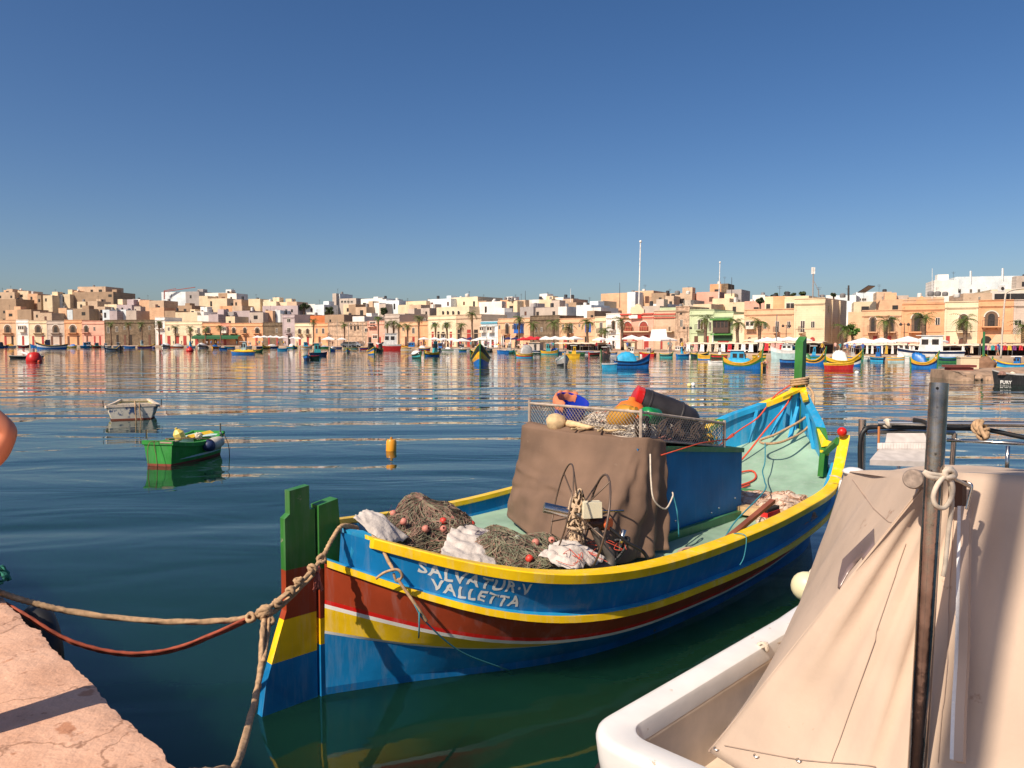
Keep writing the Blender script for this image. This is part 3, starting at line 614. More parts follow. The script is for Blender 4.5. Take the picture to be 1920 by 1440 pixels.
# net hauler
hw = empty('net_hauler', W(1.95, 1.0, .7), 0, 'net hauler with two wire wheels and black hoses at the gunwale', 'net hauler'); O = Vector(hw.location)
ax = Vector((.95, .06, -.22)).normalized(); c1 = W(1.80, .85, 1.28) - O; c2 = W(1.95, 1.10, 1.18) - O
e1 = Vector((0, 0, 1)) - ax * ax.z; e1.normalize(); e2 = ax.cross(e1)
for c_, r_, th, nm in ((c1, .38, .007, 'a'), (c2, .40, .010, 'b')):
    m = MB(); m.tube([c_ + (e1 * math.cos(t) + e2 * math.sin(t)) * r_ for t in [2 * PI * i / 36 for i in range(36)]], th, 6, True)
    m.build('wheel_rim', DSTEEL if nm == 'a' else mat('dark_rim', (.13, .09, .07), rough=.45, metal=.4), hw, smooth=True)
cc = (c1 + c2) / 2
for i in range(5):
    t = .4 + 2 * PI * i / 5
    m = MB(); d = (e1 * math.cos(t) + e2 * math.sin(t))
    m.tube([c1 + d * .38, c1 + (cc - c1) * .6 + d * .17, cc + d * .08], .007, 5); m.tube([c2 + d * .41, c2 + (cc - c2) * .6 + d * .19, cc + d * .08], .007, 5)
    m.build('spoke', DSTEEL, hw, smooth=True)
m = MB(); m.bar(cc - ax * .30, cc - ax * .08, .045, 14); m.bar(cc - ax * .08, cc + ax * .12, .02, 8); m.build('motor_shaft', STEEL, hw, smooth=True, angle=40)
m = MB(); strands(m, cc - Vector((0, 0, .1)), .09, .09, .28, 60, .012, .8, 5); strands(m, cc + Vector((-.02, 0, -.28)), .07, .07, .16, 30, .009, .8, 8); m.build('rope_wrap', mat('frayed_rope', (.52, .38, .25), rough=.95), hw, smooth=True)
m = MB(); m.box(cc + Vector((.10, -.06, .06)), (.16, .09, .13), .2, taper=.95); m.build('control_box', mat('cream_box', (.72, .66, .48), rough=.5), hw)
m = MB(); m.bar(cc + Vector((.06, .02, -.07)), cc + Vector((.25, .03, -.08)), .06, 12); m.build('motor', mat('dark_motor', (.05, .018, .012), rough=.5), hw, smooth=True, angle=40)
m = MB(); m.bar(cc + Vector((.235, -.01, -.07)), cc + Vector((.26, -.03, -.07)), .05, 12); m.build('motor_cap', mat('orange_cap', (.65, .12, .03), rough=.5), hw, smooth=True, angle=40)
m = MB(); m.bar(cc + Vector((.2, 0, .03)), cc + Vector((.38, .02, .03)), .01, 6); m.build('lever', STEEL, hw)
m = MB(); m.tube(spline([cc + Vector((.13, .0, -.1)), cc + Vector((.2, .0, -.25)), cc + Vector((.27, 0, -.36)), cc + Vector((.24, -.02, -.45)), cc + Vector((.08, -.03, -.46)), cc + Vector((-.02, -.03, -.46))], 7), .045, 10); m.bar(cc + Vector((.02, 0, -.46)), cc + Vector((-.08, 0, -.62)), .05, 10)
m.build('arm', mat('galvanised', (.16, .14, .12), rough=.5, metal=.5, var=.4), hw, smooth=True)
for P in ([(.25, -.02, -.1), (.40, -.04, -.22), (.55, -.02, -.32), (.60, 0, -.48), (.48, 0, -.60), (.30, 0, -.68), (.15, 0, -.72)], [(.30, 0, -.22), (.42, 0, -.2), (.36, -.02, -.32), (.26, -.02, -.42), (.12, -.04, -.55), (.05, -.04, -.68)], [(.38, 0, -.24), (.30, .03, -.42), (.22, 0, -.6), (.16, 0, -.72)]):
    m = MB(); m.tube(spline([cc + Vector(p) for p in P], 7), .016, 7); m.build('hose', BLACK, hw, smooth=True)
m = MB(); m.bar(cc + Vector((.38, -.02, -.12)), cc + Vector((.33, -.02, -.30)), .02, 8); m.build('piston', STEEL, hw, smooth=True)
# stick, brush, grey float, pale nets, ropes on the foredeck
m = MB(); m.beam(W(3.35, 1.50, .83), W(4.50, 1.40, 1.02), .055, .035); single(m, 'wooden_bar', mat('red_wood', (.24, .07, .035), rough=.6, var=.3), 'reddish wooden bar lying slantwise against the right gunwale', 'wooden bar', smooth=False)
b_ = empty('scrubbing_brush', W(4.62, 1.32, .86), BTH, 'red scrubbing brush with dark bristles beside the reddish wooden bar', 'brush')
m = MB(); m.box((0, 0, 0), (.30, .08, .045), taper=.9); m.build('handle', RED, b_); m = MB()
for i in range(12):
    for j in range(3): m.bar((-.13 + i * .024, .02 * (j - 1) - .005, .02), (-.13 + i * .024 + .01, .02 * (j - 1), .065), .006, 4)
m.build('bristles', BLACK, b_)
m = MB(); m.box((0, 0, 0), (.9, .16, .09)); o = m.build('plank', mat('raw_wood', (.55, .36, .18), rough=.8, var=.25, vs_=9)); o.location = W(4.95, .95, .77); o.rotation_euler = (0, 0, BTH - 1.45); tag(o, 'pale wooden plank across the deck beside the pale net', 'plank')
m = MB(); rows = []
m.lathe([(.001, -.05), (.1, -.05), (.11, 0), (.1, .05), (.06, .055), (.05, .03), (.001, .03)], (0, 0, 0), 16); o = m.build('float', mat('dusty_float', (.42, .28, .20), rough=.8, var=.3, vs_=10), smooth=True, angle=40); o.location = W(2.95, 1.36, .74); o.scale = (1.6, .75, 1); o.rotation_euler = (.1, 0, BTH + .1)
tag(o, 'dusty beige oval float beside the foot of the tarpaulin', 'float')
def pale(a, b, z, rx, ry, rz, sd_, label):
    m = MB(); heap(m, (0, 0, 0), rx, ry, rz, sd_, BTH); strands(m, (0, 0, 0), rx, ry, rz, 120, .004, .5, sd_, BTH, 1)
    return single(m, 'fishing_net', [NETW, mat('net_salmon', (.55, .33, .22), rough=.9)], label, 'fishing net', W(a, b, z))
pale(5.45, .62, .62, .62, .42, .22, 4, 'pale cream net spread beside the blue engine box')
pale(5.35, 1.12, .66, .48, .30, .26, 8, 'salmon coloured net bunched against the right gunwale')
def rope(pts, r, mt, label, cat='rope', n=7, k=8, lobes=0, group=None, name='rope', tw=60):
    m = MB(); m.tube(spline(pts, k), r, max(n, 9 if lobes else n), lobes=lobes, twist=tw); return single(m, name, mt, label, cat, group=group)
st = BL
rope([W(st - .02, 0, 2.06), W(st - .35, -.05, 1.72), W(st - .75, -.15, 1.40), W(6.9, -.25, zdeck(.85) + .07), W(6.3, -.25, zdeck(.77) + .07), W(5.9, -.2, zdeck(.72) + .06), W(5.8, .1, zdeck(.71) + .06), W(6.3, .25, zdeck(.77) + .06), W(6.6, .05, zdeck(.81) + .06), W(6.2, -.1, zdeck(.76) + .08), W(5.7, -.05, zdeck(.70) + .07), W(5.75, .2, zdeck(.7) + .06), W(6.1, .3, zdeck(.75) + .06)], .013, ROPER, 'orange rope hanging from the stem post and snaking over the mint deck')
rope([W(st - .05, -.1, 2.03), W(st - .3, -.25, 1.85), W(st - .6, -.35, 1.55), W(st - .9, -.5, 1.36), W(6.6, -.55, 1.12), W(6.0, -.5, .95)], .011, ROPER, 'second orange rope leading left from the stem post to the deck')
m = MB(); 
for i in range(3): m.tube([W(st - .02 + .12 * math.cos(t), .12 * math.sin(t), 2.03 + i * .035 + .02 * math.sin(t)) for t in [2 * PI * j / 16 for j in range(16)]], .02, 7, True)
m.tube(spline([W(st, .1, 2.02), W(st - .12, .26, 1.88), W(st - .35, .34, 1.6), W(st - .6, .36, 1.42), W(7.0, .3, 1.3), W(6.85, .12, 1.27), W(7.0, -.02, 1.29), W(7.3, .1, 1.38), W(st - .35, .3, 1.62), W(st - .1, .24, 1.9)], 8), .017, 8)
single(m, 'rope', ROPE, 'thick tan rope wound round the green stem post and hanging in a loop', 'rope')
rope([W(6.85, .12, 1.28), W(6.5, .3, 1.08), W(6.2, .42, 1.0), W(5.6, .75, 1.0), W(5.0, 1.05, 1.0), W(4.3, 1.1, .80), W(4.0, 1.15, .70)], .008, ROPEB, 'teal cord with two knots running over the pale net', 'cord')
m = MB(); rows = [[W(3.55, bgw(.435) + .04, .78), W(3.56, bgw(.435) - .1, .90)]]; m.tube(spline([W(3.5, bgw(.43) - .11, .86), W(3.5, bgw(.43) - .03, .885), W(3.5, bgw(.43) + .045, .86), W(3.44, bgw(.43) + .06, .70), W(3.40, bgw(.43) + .04, .62)], 6), .005, 5); single(m, 'cord', ROPEB, 'short thin cord tied over the right gunwale', 'cord')
# fender on the gunwale
k = empty('fender', W(6.02, 1.60, .80), 0, 'white cylindrical fender hanging on the right side near the bow', 'fender')
m = MB(); m.lathe([(.001, -.26), (.05, -.25), (.075, -.20), (.08, 0), (.075, .18), (.04, .25), (.02, .28), (.001, .28)], (0, 0, 0), 18, (-.35, .1, 1)); m.build('body', WHT, k, smooth=True)
m = MB(); m.tube(spline([Vector((-.09, .03, .27)), Vector((-.14, .04, .30)), Vector((-.2, .1, .30))], 5), .008, 5); m.build('lanyard', ROPEW, k)
# mooring ropes at the stern
P_TOP = at(642, 986, 5.72); KN = at(497, 1150, 5.05)
def knot(m, c, s_, seed, r, n=3):
    rnd = random.Random(seed)
    for i in range(n):
        t0 = rnd.uniform(0, 6); ax_ = Vector((rnd.uniform(-1, 1), rnd.uniform(-1, 1), rnd.uniform(-1, 1))).normalized(); u_ = ax_.orthogonal().normalized(); v_ = ax_.cross(u_)
        m.tube([Vector(c) + (u_ * math.cos(t) + v_ * math.sin(t)) * s_ + ax_ * math.sin(2 * t) * s_ * .3 for t in [2 * PI * j / 14 for j in range(14)]], r, 9, True, lobes=3, twist=60)
m = MB(); TW = 70
m.tube(spline([gnd(-60, 1085, 1.2), at(0, 1111, 4.68), at(60, 1130, 4.72), at(130, 1146, 4.78), at(250, 1162, 4.88), at(350, 1166, 4.95), at(440, 1162, 5.0), KN], 12), .018, 12, lobes=3, twist=TW)
m.tube(spline([KN + Vector((0, 0, .02)), at(560, 1095, 5.25), at(600, 1052, 5.45), at(622, 1012, 5.58), P_TOP, at(670, 990, 5.9)], 12), .016, 12, lobes=3, twist=TW)
m.tube(spline([KN + Vector((.02, 0, -.02)), at(540, 1125, 5.2), at(590, 1075, 5.42)], 10), .016, 12, lobes=3, twist=TW)
m.tube(spline([KN, at(492, 1190, 4.85), at(488, 1260, 4.5), at(470, 1345, 3.9), at(440, 1440, 3.25), Vector((-1.12, 2.85, 1.05)), Vector((-1.3, 2.6, 1.13)), Vector((-1.9, 1.9, 1.13))], 12), .0175, 12, lobes=3, twist=TW)
m.tube(spline([KN + Vector((.03, .02, .02)), at(500, 1200, 4.85), at(494, 1240, 4.6)], 10), .015, 12, lobes=3, twist=TW)
for i, (px, py, d) in enumerate(((495, 1148, 5.03), (470, 1158, 5.0), (520, 1132, 5.12), (545, 1108, 5.2), (560, 1090, 5.26), (585, 1066, 5.38), (603, 1048, 5.46), (505, 1165, 5.0))): knot(m, at(px, py, d), (.042 if i == 0 else .026), i + 2, (.016 if i == 0 else .013), 4 if i == 0 else 2)
MR = single(m, 'mooring_rope', ROPE, 'thick knotted tan mooring rope from the quay to the green sternpost', 'mooring rope')
m = MB()
fwd = [gnd(-30, 1110, 1.12), at(40, 1148, 4.6), at(130, 1200, 4.62), at(230, 1224, 4.7), at(320, 1217, 4.8), at(400, 1188, 4.9), at(462, 1160, 5.0)]
m.tube(spline(fwd + [p + Vector((.0, .02, -.022)) for p in fwd[::-1]], 10), .0105, 9, lobes=3, twist=90)
single(m, 'mooring_rope', ROPERB, 'thinner slack red-brown mooring rope hanging below the thick tan one', 'mooring rope')
m = MB(); m.tube(spline([P_TOP, at(668, 995, 5.85), at(705, 1010, 5.8), at(722, 1040, 5.6), at(738, 1070, 5.5)], 8), .013, 9, lobes=3, twist=80)
m.tube(spline([at(705, 1085, 5.50), at(722, 1073, 5.49), at(745, 1068, 5.47), at(754, 1080, 5.48), at(744, 1090, 5.5), at(738, 1075, 5.5)], 8), .010, 7)
m.tube(spline([at(745, 1085, 5.49), at(768, 1118, 5.47), at(785, 1143, 5.46), at(800, 1165, 5.48)], 8), .012, 7)
m.mat(1).tube(spline([at(775, 1128, 5.46), at(786, 1150, 5.45), at(800, 1168, 5.5), at(840, 1205, 5.62), at(880, 1230, 5.75), at(955, 1257, 6.05)], 8), .006, 6); m.tube([at(786, 1148, 5.44), at(786, 1175, 5.46), at(785, 1196, 5.5)], .006, 5)
single(m, 'rope', [ROPE, ROPEB], 'rope with an eye loop and teal cord hanging over the painted boat name', 'rope')
m = MB(); rr = random.Random(2)
for i in range(16):
    p = at(595, 1070, 5.42); m.tube([p + Vector((rr.uniform(-.01, .01), rr.uniform(-.01, .01), .0)), p + Vector((rr.uniform(-.02, .02), rr.uniform(-.02, .02), -.06)), p + Vector((rr.uniform(-.045, .045), rr.uniform(-.03, .03), -.13 - rr.uniform(0, .02)))], .005, 4)
m.ball(at(594, 1066, 5.42), .03, 8); single(m, 'tassel', mat('pink_rope', (.60, .17, .12), rough=.9), 'frayed pink rope tassel hanging from the mooring rope by the rudder', 'tassel')
# ================================================================ white boat with the canvas cover, right foreground
WO = Vector((.314, 3.443, 0)); WU = Vector((.700, .714, 0)); WV = Vector((.714, -.700, 0)); WTH = math.atan2(.714, .700)
def wl(p): p = Vector(p) - WO; return Vector((p.dot(WU), -p.dot(WV), p.z))       # world to boat-local
def B3(a, b, z): return Vector((a, -b, z))
wb = empty('motor_boat', WO, WTH, 'white motor boat under a beige canvas cover at lower right', 'boat')
GEL = mat('gelcoat', (.76, .74, .71), rough=.35, var=.10, vs_=3, c2=(.50, .38, .27), wear=.07, coat=.3, bump=.001, bs=20); LINER = mat('liner', (.72, .58, .44), rough=.55, var=.15, vs_=5, c2=(.35, .18, .09), wear=.04)
CANV = mat('beige_canvas', (.50, .38, .29), rough=.9, var=.12, vs_=1.6, c2=(.36, .24, .17), wear=.07, bump=.010, bs=5)
def outline(off, n=8, wid=2.35, ln=7.0, r=.21):
    """plan outline from port bow, round the stern corners, to starboard bow; off = inset"""
    pts = []
    def bowpt(t): return (ln * .55 + (ln * .45) * t, (wid / 2) * (1 - (1 - t ** 2.2)))
    side = []
    for i in range(13): t = 1 - i / 12; side.append((3.6 + 3.4 * t, (wid / 2 - off) * t ** 2.2 + off if t < 1 else wid / 2))
    pts += [(a - (off if i == 0 else 0), b) for i, (a, b) in enumerate(side)]
    pts += [(a, off) for a in (2.8, 2.0, 1.2, .7)]
    rr = max(.06, r - off * .6)
    for i in range(n + 1): t = PI / 2 * i / n; pts.append((off + rr - rr * math.sin(t), off + rr - rr * math.cos(t)))
    for i in range(n + 1): t = PI / 2 * i / n; pts.append((off + rr - rr * math.cos(t), wid - off - rr + rr * math.sin(t)))
    pts += [(a, wid - off) for a in (.7, 1.2, 2.0, 2.8)]
    pts += [(a - (off if i == 12 else 0), wid - b) for i, (a, b) in enumerate(side[::-1])]
    return pts
def sheer(a): return .90 + max(0, a - 2) * .05
def ring(off, dz): return [B3(a, b, sheer(a) + dz) for a, b in outline(off)]
m = MB()
m.grid(list(map(list, zip(*[[B3(a * .96 + .1, .1 + b * .92, -.4) for a, b in outline(.12)], [B3(a, b, .0) for a, b in outline(.05)], ring(.03, -.40), ring(.012, -.21), ring(.0, -.14)]))))
m.build('hull', GEL, wb, smooth=True, angle=40)
m = MB(); m.grid(list(map(list, zip(*[ring(.02, -.30), ring(-.02, -.29), ring(-.032, -.255), ring(-.02, -.22), ring(.014, -.21)])))); m.build('rubbing_strake', mat('black_strake', (.02, .016, .015), rough=.35), wb, smooth=True)
m = MB(); m.grid(list(map(list, zip(*[ring(.0, -.14), ring(-.012, -.035), ring(-.006, -.012), ring(.008, .0), ring(.03, .004), ring(.135, .0), ring(.146, -.006), ring(.152, -.022), ring(.158, -.095)])))); m.build('gunwale', GEL, wb, smooth=True, angle=38)
m = MB(); m.grid(list(map(list, zip(*[ring(.153, -.085), ring(.16, -.11), ring(.16, -.12)])))); m.grid(list(map(list, zip(*[ring(.16, -.11), ring(.17, -.44)]))))
m.poly([B3(.1, .1, .46), B3(3.4, .1, .46), B3(3.4, 2.25, .46), B3(.1, 2.25, .46)]); m.build('cockpit_liner', LINER, wb, smooth=True, angle=40)
for a in (.55, 1.05):
    m = MB(); m.lathe([(.001, 0), (.022, 0), (.022, .008), (.001, .008)], B3(a, .163, .56), 12, (0, -1, 0)); m.build('drain', BLACK, wb)
m = MB(); knot(m, B3(1.52, .14, .89), .03, 4, .009, 3); m.tube(spline([B3(1.35, .14, .86), B3(1.5, .13, .89), B3(1.75, .15, .86)], 6), .010, 6); m.build('cord_lashing', ROPEW, wb, smooth=True)
# canvas cover
def WP(px, py, d): return wl(at(px, py, d))
def patch(top, bot, nu, nv, belly=.0, nrm=(0, 0, 1), wa=.012, edge0=None, edge1=None, seed=0, folds=()):
    T_ = spline(top, nu); B_ = spline(bot, nu); n = min(len(T_), len(B_)); rows = []; nrm = Vector(nrm).normalized()
    for j in range(nv + 1):
        v = j / nv; row = []
        for i in range(n):
            u = i / (n - 1); p = T_[i].lerp(B_[i], v)
            w_ = math.sin(PI * v) * math.sin(PI * min(1, u * 1.0)) * belly
            f_ = sum(a * math.exp(-((u - (c + sl * v)) / wd) ** 2) * math.sin(PI * min(1, v * 1.02)) ** .5 for a, c, sl, wd in folds)
            e = min(1, 6 * v * (1 - v) + .15) * min(1, 8 * u * (1 - u) + .1)
            row.append(p + nrm * (w_ + (f_ + wa * (mnoise.noise(Vector((u * 3 + seed, v * 3, 1))) + .5 * mnoise.noise(Vector((u * 9 + seed, v * 6, 2))))) * e))
        rows.append(row)
    return rows
A_ = WP(1742, 905, 2.98); Bc = WP(1585, 884, 4.4); I_ = WP(1487, 1190, 4.85); T_c = WP(1330, 1410, 3.36)
m = MB()
side = patch([A_, WP(1690, 885, 3.4), WP(1640, 882, 3.9), Bc], [T_c, WP(1400, 1325, 3.8), WP(1450, 1262, 4.35), I_], 14, 34, .05, wl(WO + Vector((-.7, -.25, .55))) , .010, seed=2, folds=((.018, .78, .1, .04), (.015, .90, .03, .03), (-.01, .58, .15, .07), (.012, .35, .2, .08)))
m.grid(side)
o = m.build('canvas_cover', CANV, wb, smooth=True); o['label'] = 'sunlit left panel of the beige canvas cover'
so = o.modifiers.new('t', 'SOLIDIFY'); so.thickness = .004
# window of clear film in the side panel
from mathutils.bvhtree import BVHTree
Mw = Matrix.Translation(WO) @ Matrix.Rotation(WTH, 4, 'Z')
def bvh(rows):
    vs_ = [Mw @ p for r_ in rows for p in r_]; n_ = len(rows[0]); fs = [(i * n_ + j, i * n_ + j + 1, (i + 1) * n_ + j + 1, (i + 1) * n_ + j) for i in range(len(rows) - 1) for j in range(n_ - 1)]
    return BVHTree.FromPolygons(vs_, fs)
bv = bvh(side); eye = Vector((0, 0, H))
def onside(px, py, off=.006):
    h = bv.ray_cast(eye, (at(px, py, 4) - eye).normalized())
    if h[0] is None: return WP(px, py, 3.6)
    n_ = h[1] if h[1].dot(eye - h[0]) > 0 else -h[1]
    return wl(h[0] + n_ * off)
def line2(pts, n=12): return [q for a, b in zip(pts, pts[1:]) for q in [(a[0] + (b[0] - a[0]) * i / n, a[1] + (b[1] - a[1]) * i / n) for i in range(n)]] + [pts[-1]]
L_ = line2([(1574, 1085), (1582, 1050), (1641, 992)], 6); R_ = line2([(1571, 1141), (1606, 1100), (1643, 1040)], 6)
m = MB(); m.grid([[onside(a[0] + (b[0] - a[0]) * k_ / 6, a[1] + (b[1] - a[1]) * k_ / 6) for k_ in range(7)] for a, b in zip(L_, R_)]); m.build('clear_window', mat('cloudy_film', (.20, .14, .13), rough=.25, var=.2), wb, smooth=True)
m = MB(); m.tube([onside(*q, .004) for q in line2([(1600, 900), (1640, 955), (1668, 980), (1700, 988), (1722, 984)], 6)], .003, 4)
m.tube([onside(*q, .003) for q in line2([(1725, 968), (1640, 1078), (1560, 1180), (1500, 1247), (1400, 1345), (1345, 1398)], 8)], .005, 5)
m.tube([p + Vector((0, 0, .004)) for p in side[-1]], .006, 5); m.build('seam', mat('seam', (.40, .29, .22), rough=.9), wb)
# end panel (beside the pole and to its right)
A2 = WP(1800, 886, 3.12); A3 = WP(1925, 892, 3.0); A4 = WP(2200, 905, 2.75)
m = MB()
rear = patch([A_ + Vector((0, 0, .02)), A2, A3, A4], [T_c, WP(1560, 1560, 2.75), WP(1800, 1760, 2.35), WP(2250, 2100, 1.95)], 12, 36, .05, wl(WO + Vector((-.3, -.8, .3))), .02, seed=5, folds=((.03, .10, .02, .02), (-.03, .17, .03, .02), (.035, .24, .0, .018), (.04, .33, .02, .02), (-.04, .37, .02, .02), (.035, .50, -.04, .03), (.03, .62, .0, .05), (-.03, .8, .0, .05)))
m.grid(rear)
o = m.build('canvas_cover', CANV, wb, smooth=True); o['label'] = 'right hand panel of the beige canvas cover crossed by shadows'; so = o.modifiers.new('t', 'SOLIDIFY'); so.thickness = .004
m = MB(); roof = patch([A_, A2, A3, A4], [Bc, WP(1700, 884, 4.5), WP(1850, 886, 4.3), WP(2150, 900, 3.9)], 10, 14, .03, (0, 0, 1), .01); m.grid(roof); o = m.build('canvas_roof', CANV, wb, smooth=True)
m = MB(); m.ball(WP(1600, 884, 4.35), .06, 12, .4); m.build('corner_cap', GEL, wb, smooth=True)
bv2 = bvh(rear)
def onrear(px, py, off=.006):
    h = bv2.ray_cast(eye, (at(px, py, 4) - eye).normalized())
    if h[0] is None: return None
    n_ = h[1] if h[1].dot(eye - h[0]) > 0 else -h[1]
    return wl(h[0] + n_ * off)
for P_ in ([(1790, 960), (1778, 1200), (1760, 1430)], [(1700, 1020), (1640, 1200), (1560, 1430)], [(1360, 1398), (1500, 1425), (1640, 1436)]):
    q_ = [x for x in (onrear(*p) for p in line2(P_, 12)) if x is not None]
    if len(q_) > 3: m = MB(); m.tube(q_, .0018, 4); m.build('seam', MC['seam'], wb)
for px_, py_ in ((1345, 1412), (1420, 1425), (1500, 1434)):
    q_ = onrear(px_, py_ - 8, .004)
    if q_ is not None: m = MB(); m.tube([q_ + Vector((.012 * math.cos(t), .012 * math.sin(t), 0)) for t in [PI * i / 6 for i in range(12)]], .003, 5, True); m.build('eyelet', STEEL, wb)
# zip, post behind
m = MB(); Z = [WP(1801, 950, 2.90), WP(1799, 1080, 2.78), WP(1796, 1220, 2.66), WP(1790, 1330, 2.58), WP(1787, 1425, 2.50)]
Zs = spline(Z, 8); m.tube(Zs, .011, 4)
for p in Zs: pass
m.build('zip', mat('zip_white', (.72, .70, .68), rough=.5, bump=.004, bs=90), wb)
m = MB(); m.tube([p + Vector((.0, -.02, 0)) for p in Zs], [.020] * len(Zs), 4); m.build('zip_tape', mat('zip_tape', (.48, .36, .28), rough=.9), wb)
# steel pole and boom
DKST = mat('polished_pole', (.30, .26, .24), rough=.16, metal=1, var=.45, vs_=9, c2=(.12, .10, .09), wear=.10, bump=.001, bs=30)
pt, pb = at(1761, 718, 2.72), at(1720, 1440, 2.62); pbb = pt + (pb - pt) * 1.5
m = MB(); m.lathe([(.0265, 0), (.031, 0), (.031, (pbb - pt).length), (.0265, (pbb - pt).length)], wl(pbb), 28, wl(WO + (pt - pbb)))
m.build('steel_pole', DKST, wb, smooth=True, angle=40)
m = MB(); m.lathe([(.001, 0), (.005, 0), (.005, .003), (.001, .003)], WP(1757, 728, 2.688), 8, wl(WO + Vector((0, -1, 0)))); m.build('pole_hole', BLACK, wb)
bn, bf = at(1712, 898, 2.88), at(1812, 908, 3.75)
m = MB(); m.bar(wl(bn), wl(bf), .036, 24); m.build('boom', mat('dark_boom', (.045, .035, .032), rough=.3, metal=.3), wb, smooth=True, angle=40)
m = MB(); dr = (bf - bn).normalized(); m.lathe([(.001, -.004), (.034, -.004), (.0375, .002), (.038, .012), (.036, .012)], wl(bn), 24, wl(WO + dr)); m.build('boom_cap', mat('cap_grey', (.28, .22, .18), rough=.7, metal=.3, var=.35, vs_=40, bump=.002, bs=60), wb, smooth=True, angle=50)
m = MB(); m.box(WP(1795, 925, 3.0), (.06, .05, .10)); m.build('wood_block', mat('dark_wood', (.08, .035, .02), rough=.7), wb)
# rails and lamp behind the cover
m = MB(); R0 = 5.4
m.bar(WP(1646, 793, R0), WP(2100, 797, 4.9), .019, 12); m.build('top_rail', STEEL, wb, smooth=True, angle=40)
m = MB(); m.tube(spline([WP(1613, 885, R0), WP(1613, 830, R0), WP(1622, 806, R0), WP(1650, 801, R0), WP(1780, 803, 5.3), WP(1850, 806, 5.2), WP(1930, 822, 5.1), WP(2100, 850, 4.9)], 8), .016, 8); m.build('black_cable', BLACK, wb, smooth=True)
m = MB(); m.bar(WP(1617, 786, R0 + .05), WP(1615, 900, R0 + .05), .026, 12); m.bar(WP(1790, 812, R0), WP(1783, 900, R0), .018, 10); m.tube(spline([WP(1625, 812, R0), WP(1700, 808, R0), WP(1790, 812, R0)], 5), .015, 8); m.build('rail_post', STEEL, wb, smooth=True, angle=40)
m = MB(); m.bar(WP(1775, 825, R0), WP(2050, 838, 5.1), .013, 8); m.build('lower_rail', STEEL, wb, smooth=True)
for x, y0 in ((1686, 862), (1890, 836)):
    m = MB(); m.bar(WP(x, y0, R0), WP(x - 3, 905, R0), .014, 8); m.build('rail_post', STEEL, wb, smooth=True)
fl = MB(); q = [WP(1648, 842, 5.2), WP(1742, 842, 5.2), WP(1745, 866, 4.95), WP(1631, 862, 4.95)]
fl.prism(q, (0, 0, -.035)); fl.prism([WP(1663, 812, 5.3), WP(1733, 812, 5.3), WP(1740, 829, 5.25), WP(1660, 829, 5.25)], (0, 0, -.02))
LG = mat('lamp_grey', (.55, .50, .46), rough=.5, var=.15, vs_=15)
lamp = fl.build('floodlight', LG, wb)
for i in range(18):
    m = MB(); x = 1650 + i * 5.2; a = WP(x, 842, 5.2); b = WP(x, 831, 5.25); m.beam(a, b, .006, .03, (0, 1, 0)); m.build('cooling_fin', LG, lamp)
m = MB(); m.bar(WP(1648, 800, 5.3), WP(1647, 845, 5.25), .008, 6); m.build('lamp_bracket', mat('rust', (.40, .14, .04), rough=.8), lamp)
m = MB(); knot(m, WP(1838, 802, 5.15), .045, 3, .013, 4); knot(m, WP(1843, 815, 5.1), .03, 6, .012, 3); m.tube(spline([WP(1838, 800, 5.1), WP(1843, 812, 5.05), WP(1850, 822, 5.0)], 5), .014, 8); m.build('rope_lashing', ROPE, wb, smooth=True)
m = MB(); knot(m, WP(1664, 794, R0 - .02), .028, 8, .008, 3); m.build('cord_lashing', ROPEW, wb, smooth=True)
m = MB(); m.tube(spline([WP(1712, 787, 5.3), WP(1730, 790, 5.28), WP(1745, 796, 5.25), WP(1765, 790, 5.3)], 5), .015, 6); m.build('strap', BLACK, wb)
# rope on the pole
m = MB(); LR = MB()
LR.tube(spline([at(1732, 884, 2.66), at(1745, 889, 2.655), at(1775, 892, 2.68), at(1782, 888, 2.70)], 6), .0085, 8)
LR.tube(spline([at(1732, 884, 2.66), at(1745, 895, 2.65), at(1775, 897, 2.68)], 6), .0085, 8)
LR.tube(spline([at(1778, 888, 2.68), at(1760, 905, 2.65), at(1750, 930, 2.65), at(1755, 948, 2.65), at(1770, 952, 2.66), at(1783, 935, 2.66), at(1786, 910, 2.66), at(1776, 888, 2.68)], 7), .0085, 8)
LR.tube(spline([at(1778, 892, 2.68), at(1785, 940, 2.68), at(1778, 1000, 2.68), at(1772, 1060, 2.66), at(1768, 1080, 2.66)], 7), .008, 8)
LR.tube(spline([at(1785, 896, 2.70), at(1805, 905, 2.78), at(1820, 914, 2.85)], 6), .006, 6); knot(LR, at(1779, 888, 2.67), .018, 5, .009, 3)
single(LR, 'rope', ROPEW, 'pale rope tied in a bow round the steel pole', 'rope')
m = MB(); m.tube(spline([at(1815, 905, 2.85), at(1822, 912, 2.84), at(1816, 940, 2.84), at(1812, 955, 2.84)], 6), .006, 6); single(m, 'hook', STEEL, 'bent steel hook at the right end of the pale rope', 'hook')
# round fender between the boats
k = empty('buoy_fender', at(1512, 1100, 5.75), 0, 'round cream fender with green centre beside the canvas cover', 'fender')
m = MB(); m.ball((0, 0, 0), .115, 20, .85, (-.6, -.8, 0)); m.build('body', mat('cream_fender', (.72, .66, .42), rough=.45, var=.12), k, smooth=True)
m = MB(); m.lathe([(.001, .0), (.035, .0), (.04, -.006), (.05, -.02)], Vector((.02, -.11, -.02)), 14, (.15, -1, -.1)); m.build('centre', GRN, k)
m = MB(); m.tube([(0, 0, .08), (.15, .1, .2)], .008, 6); m.build('lanyard', ROPEW, k)
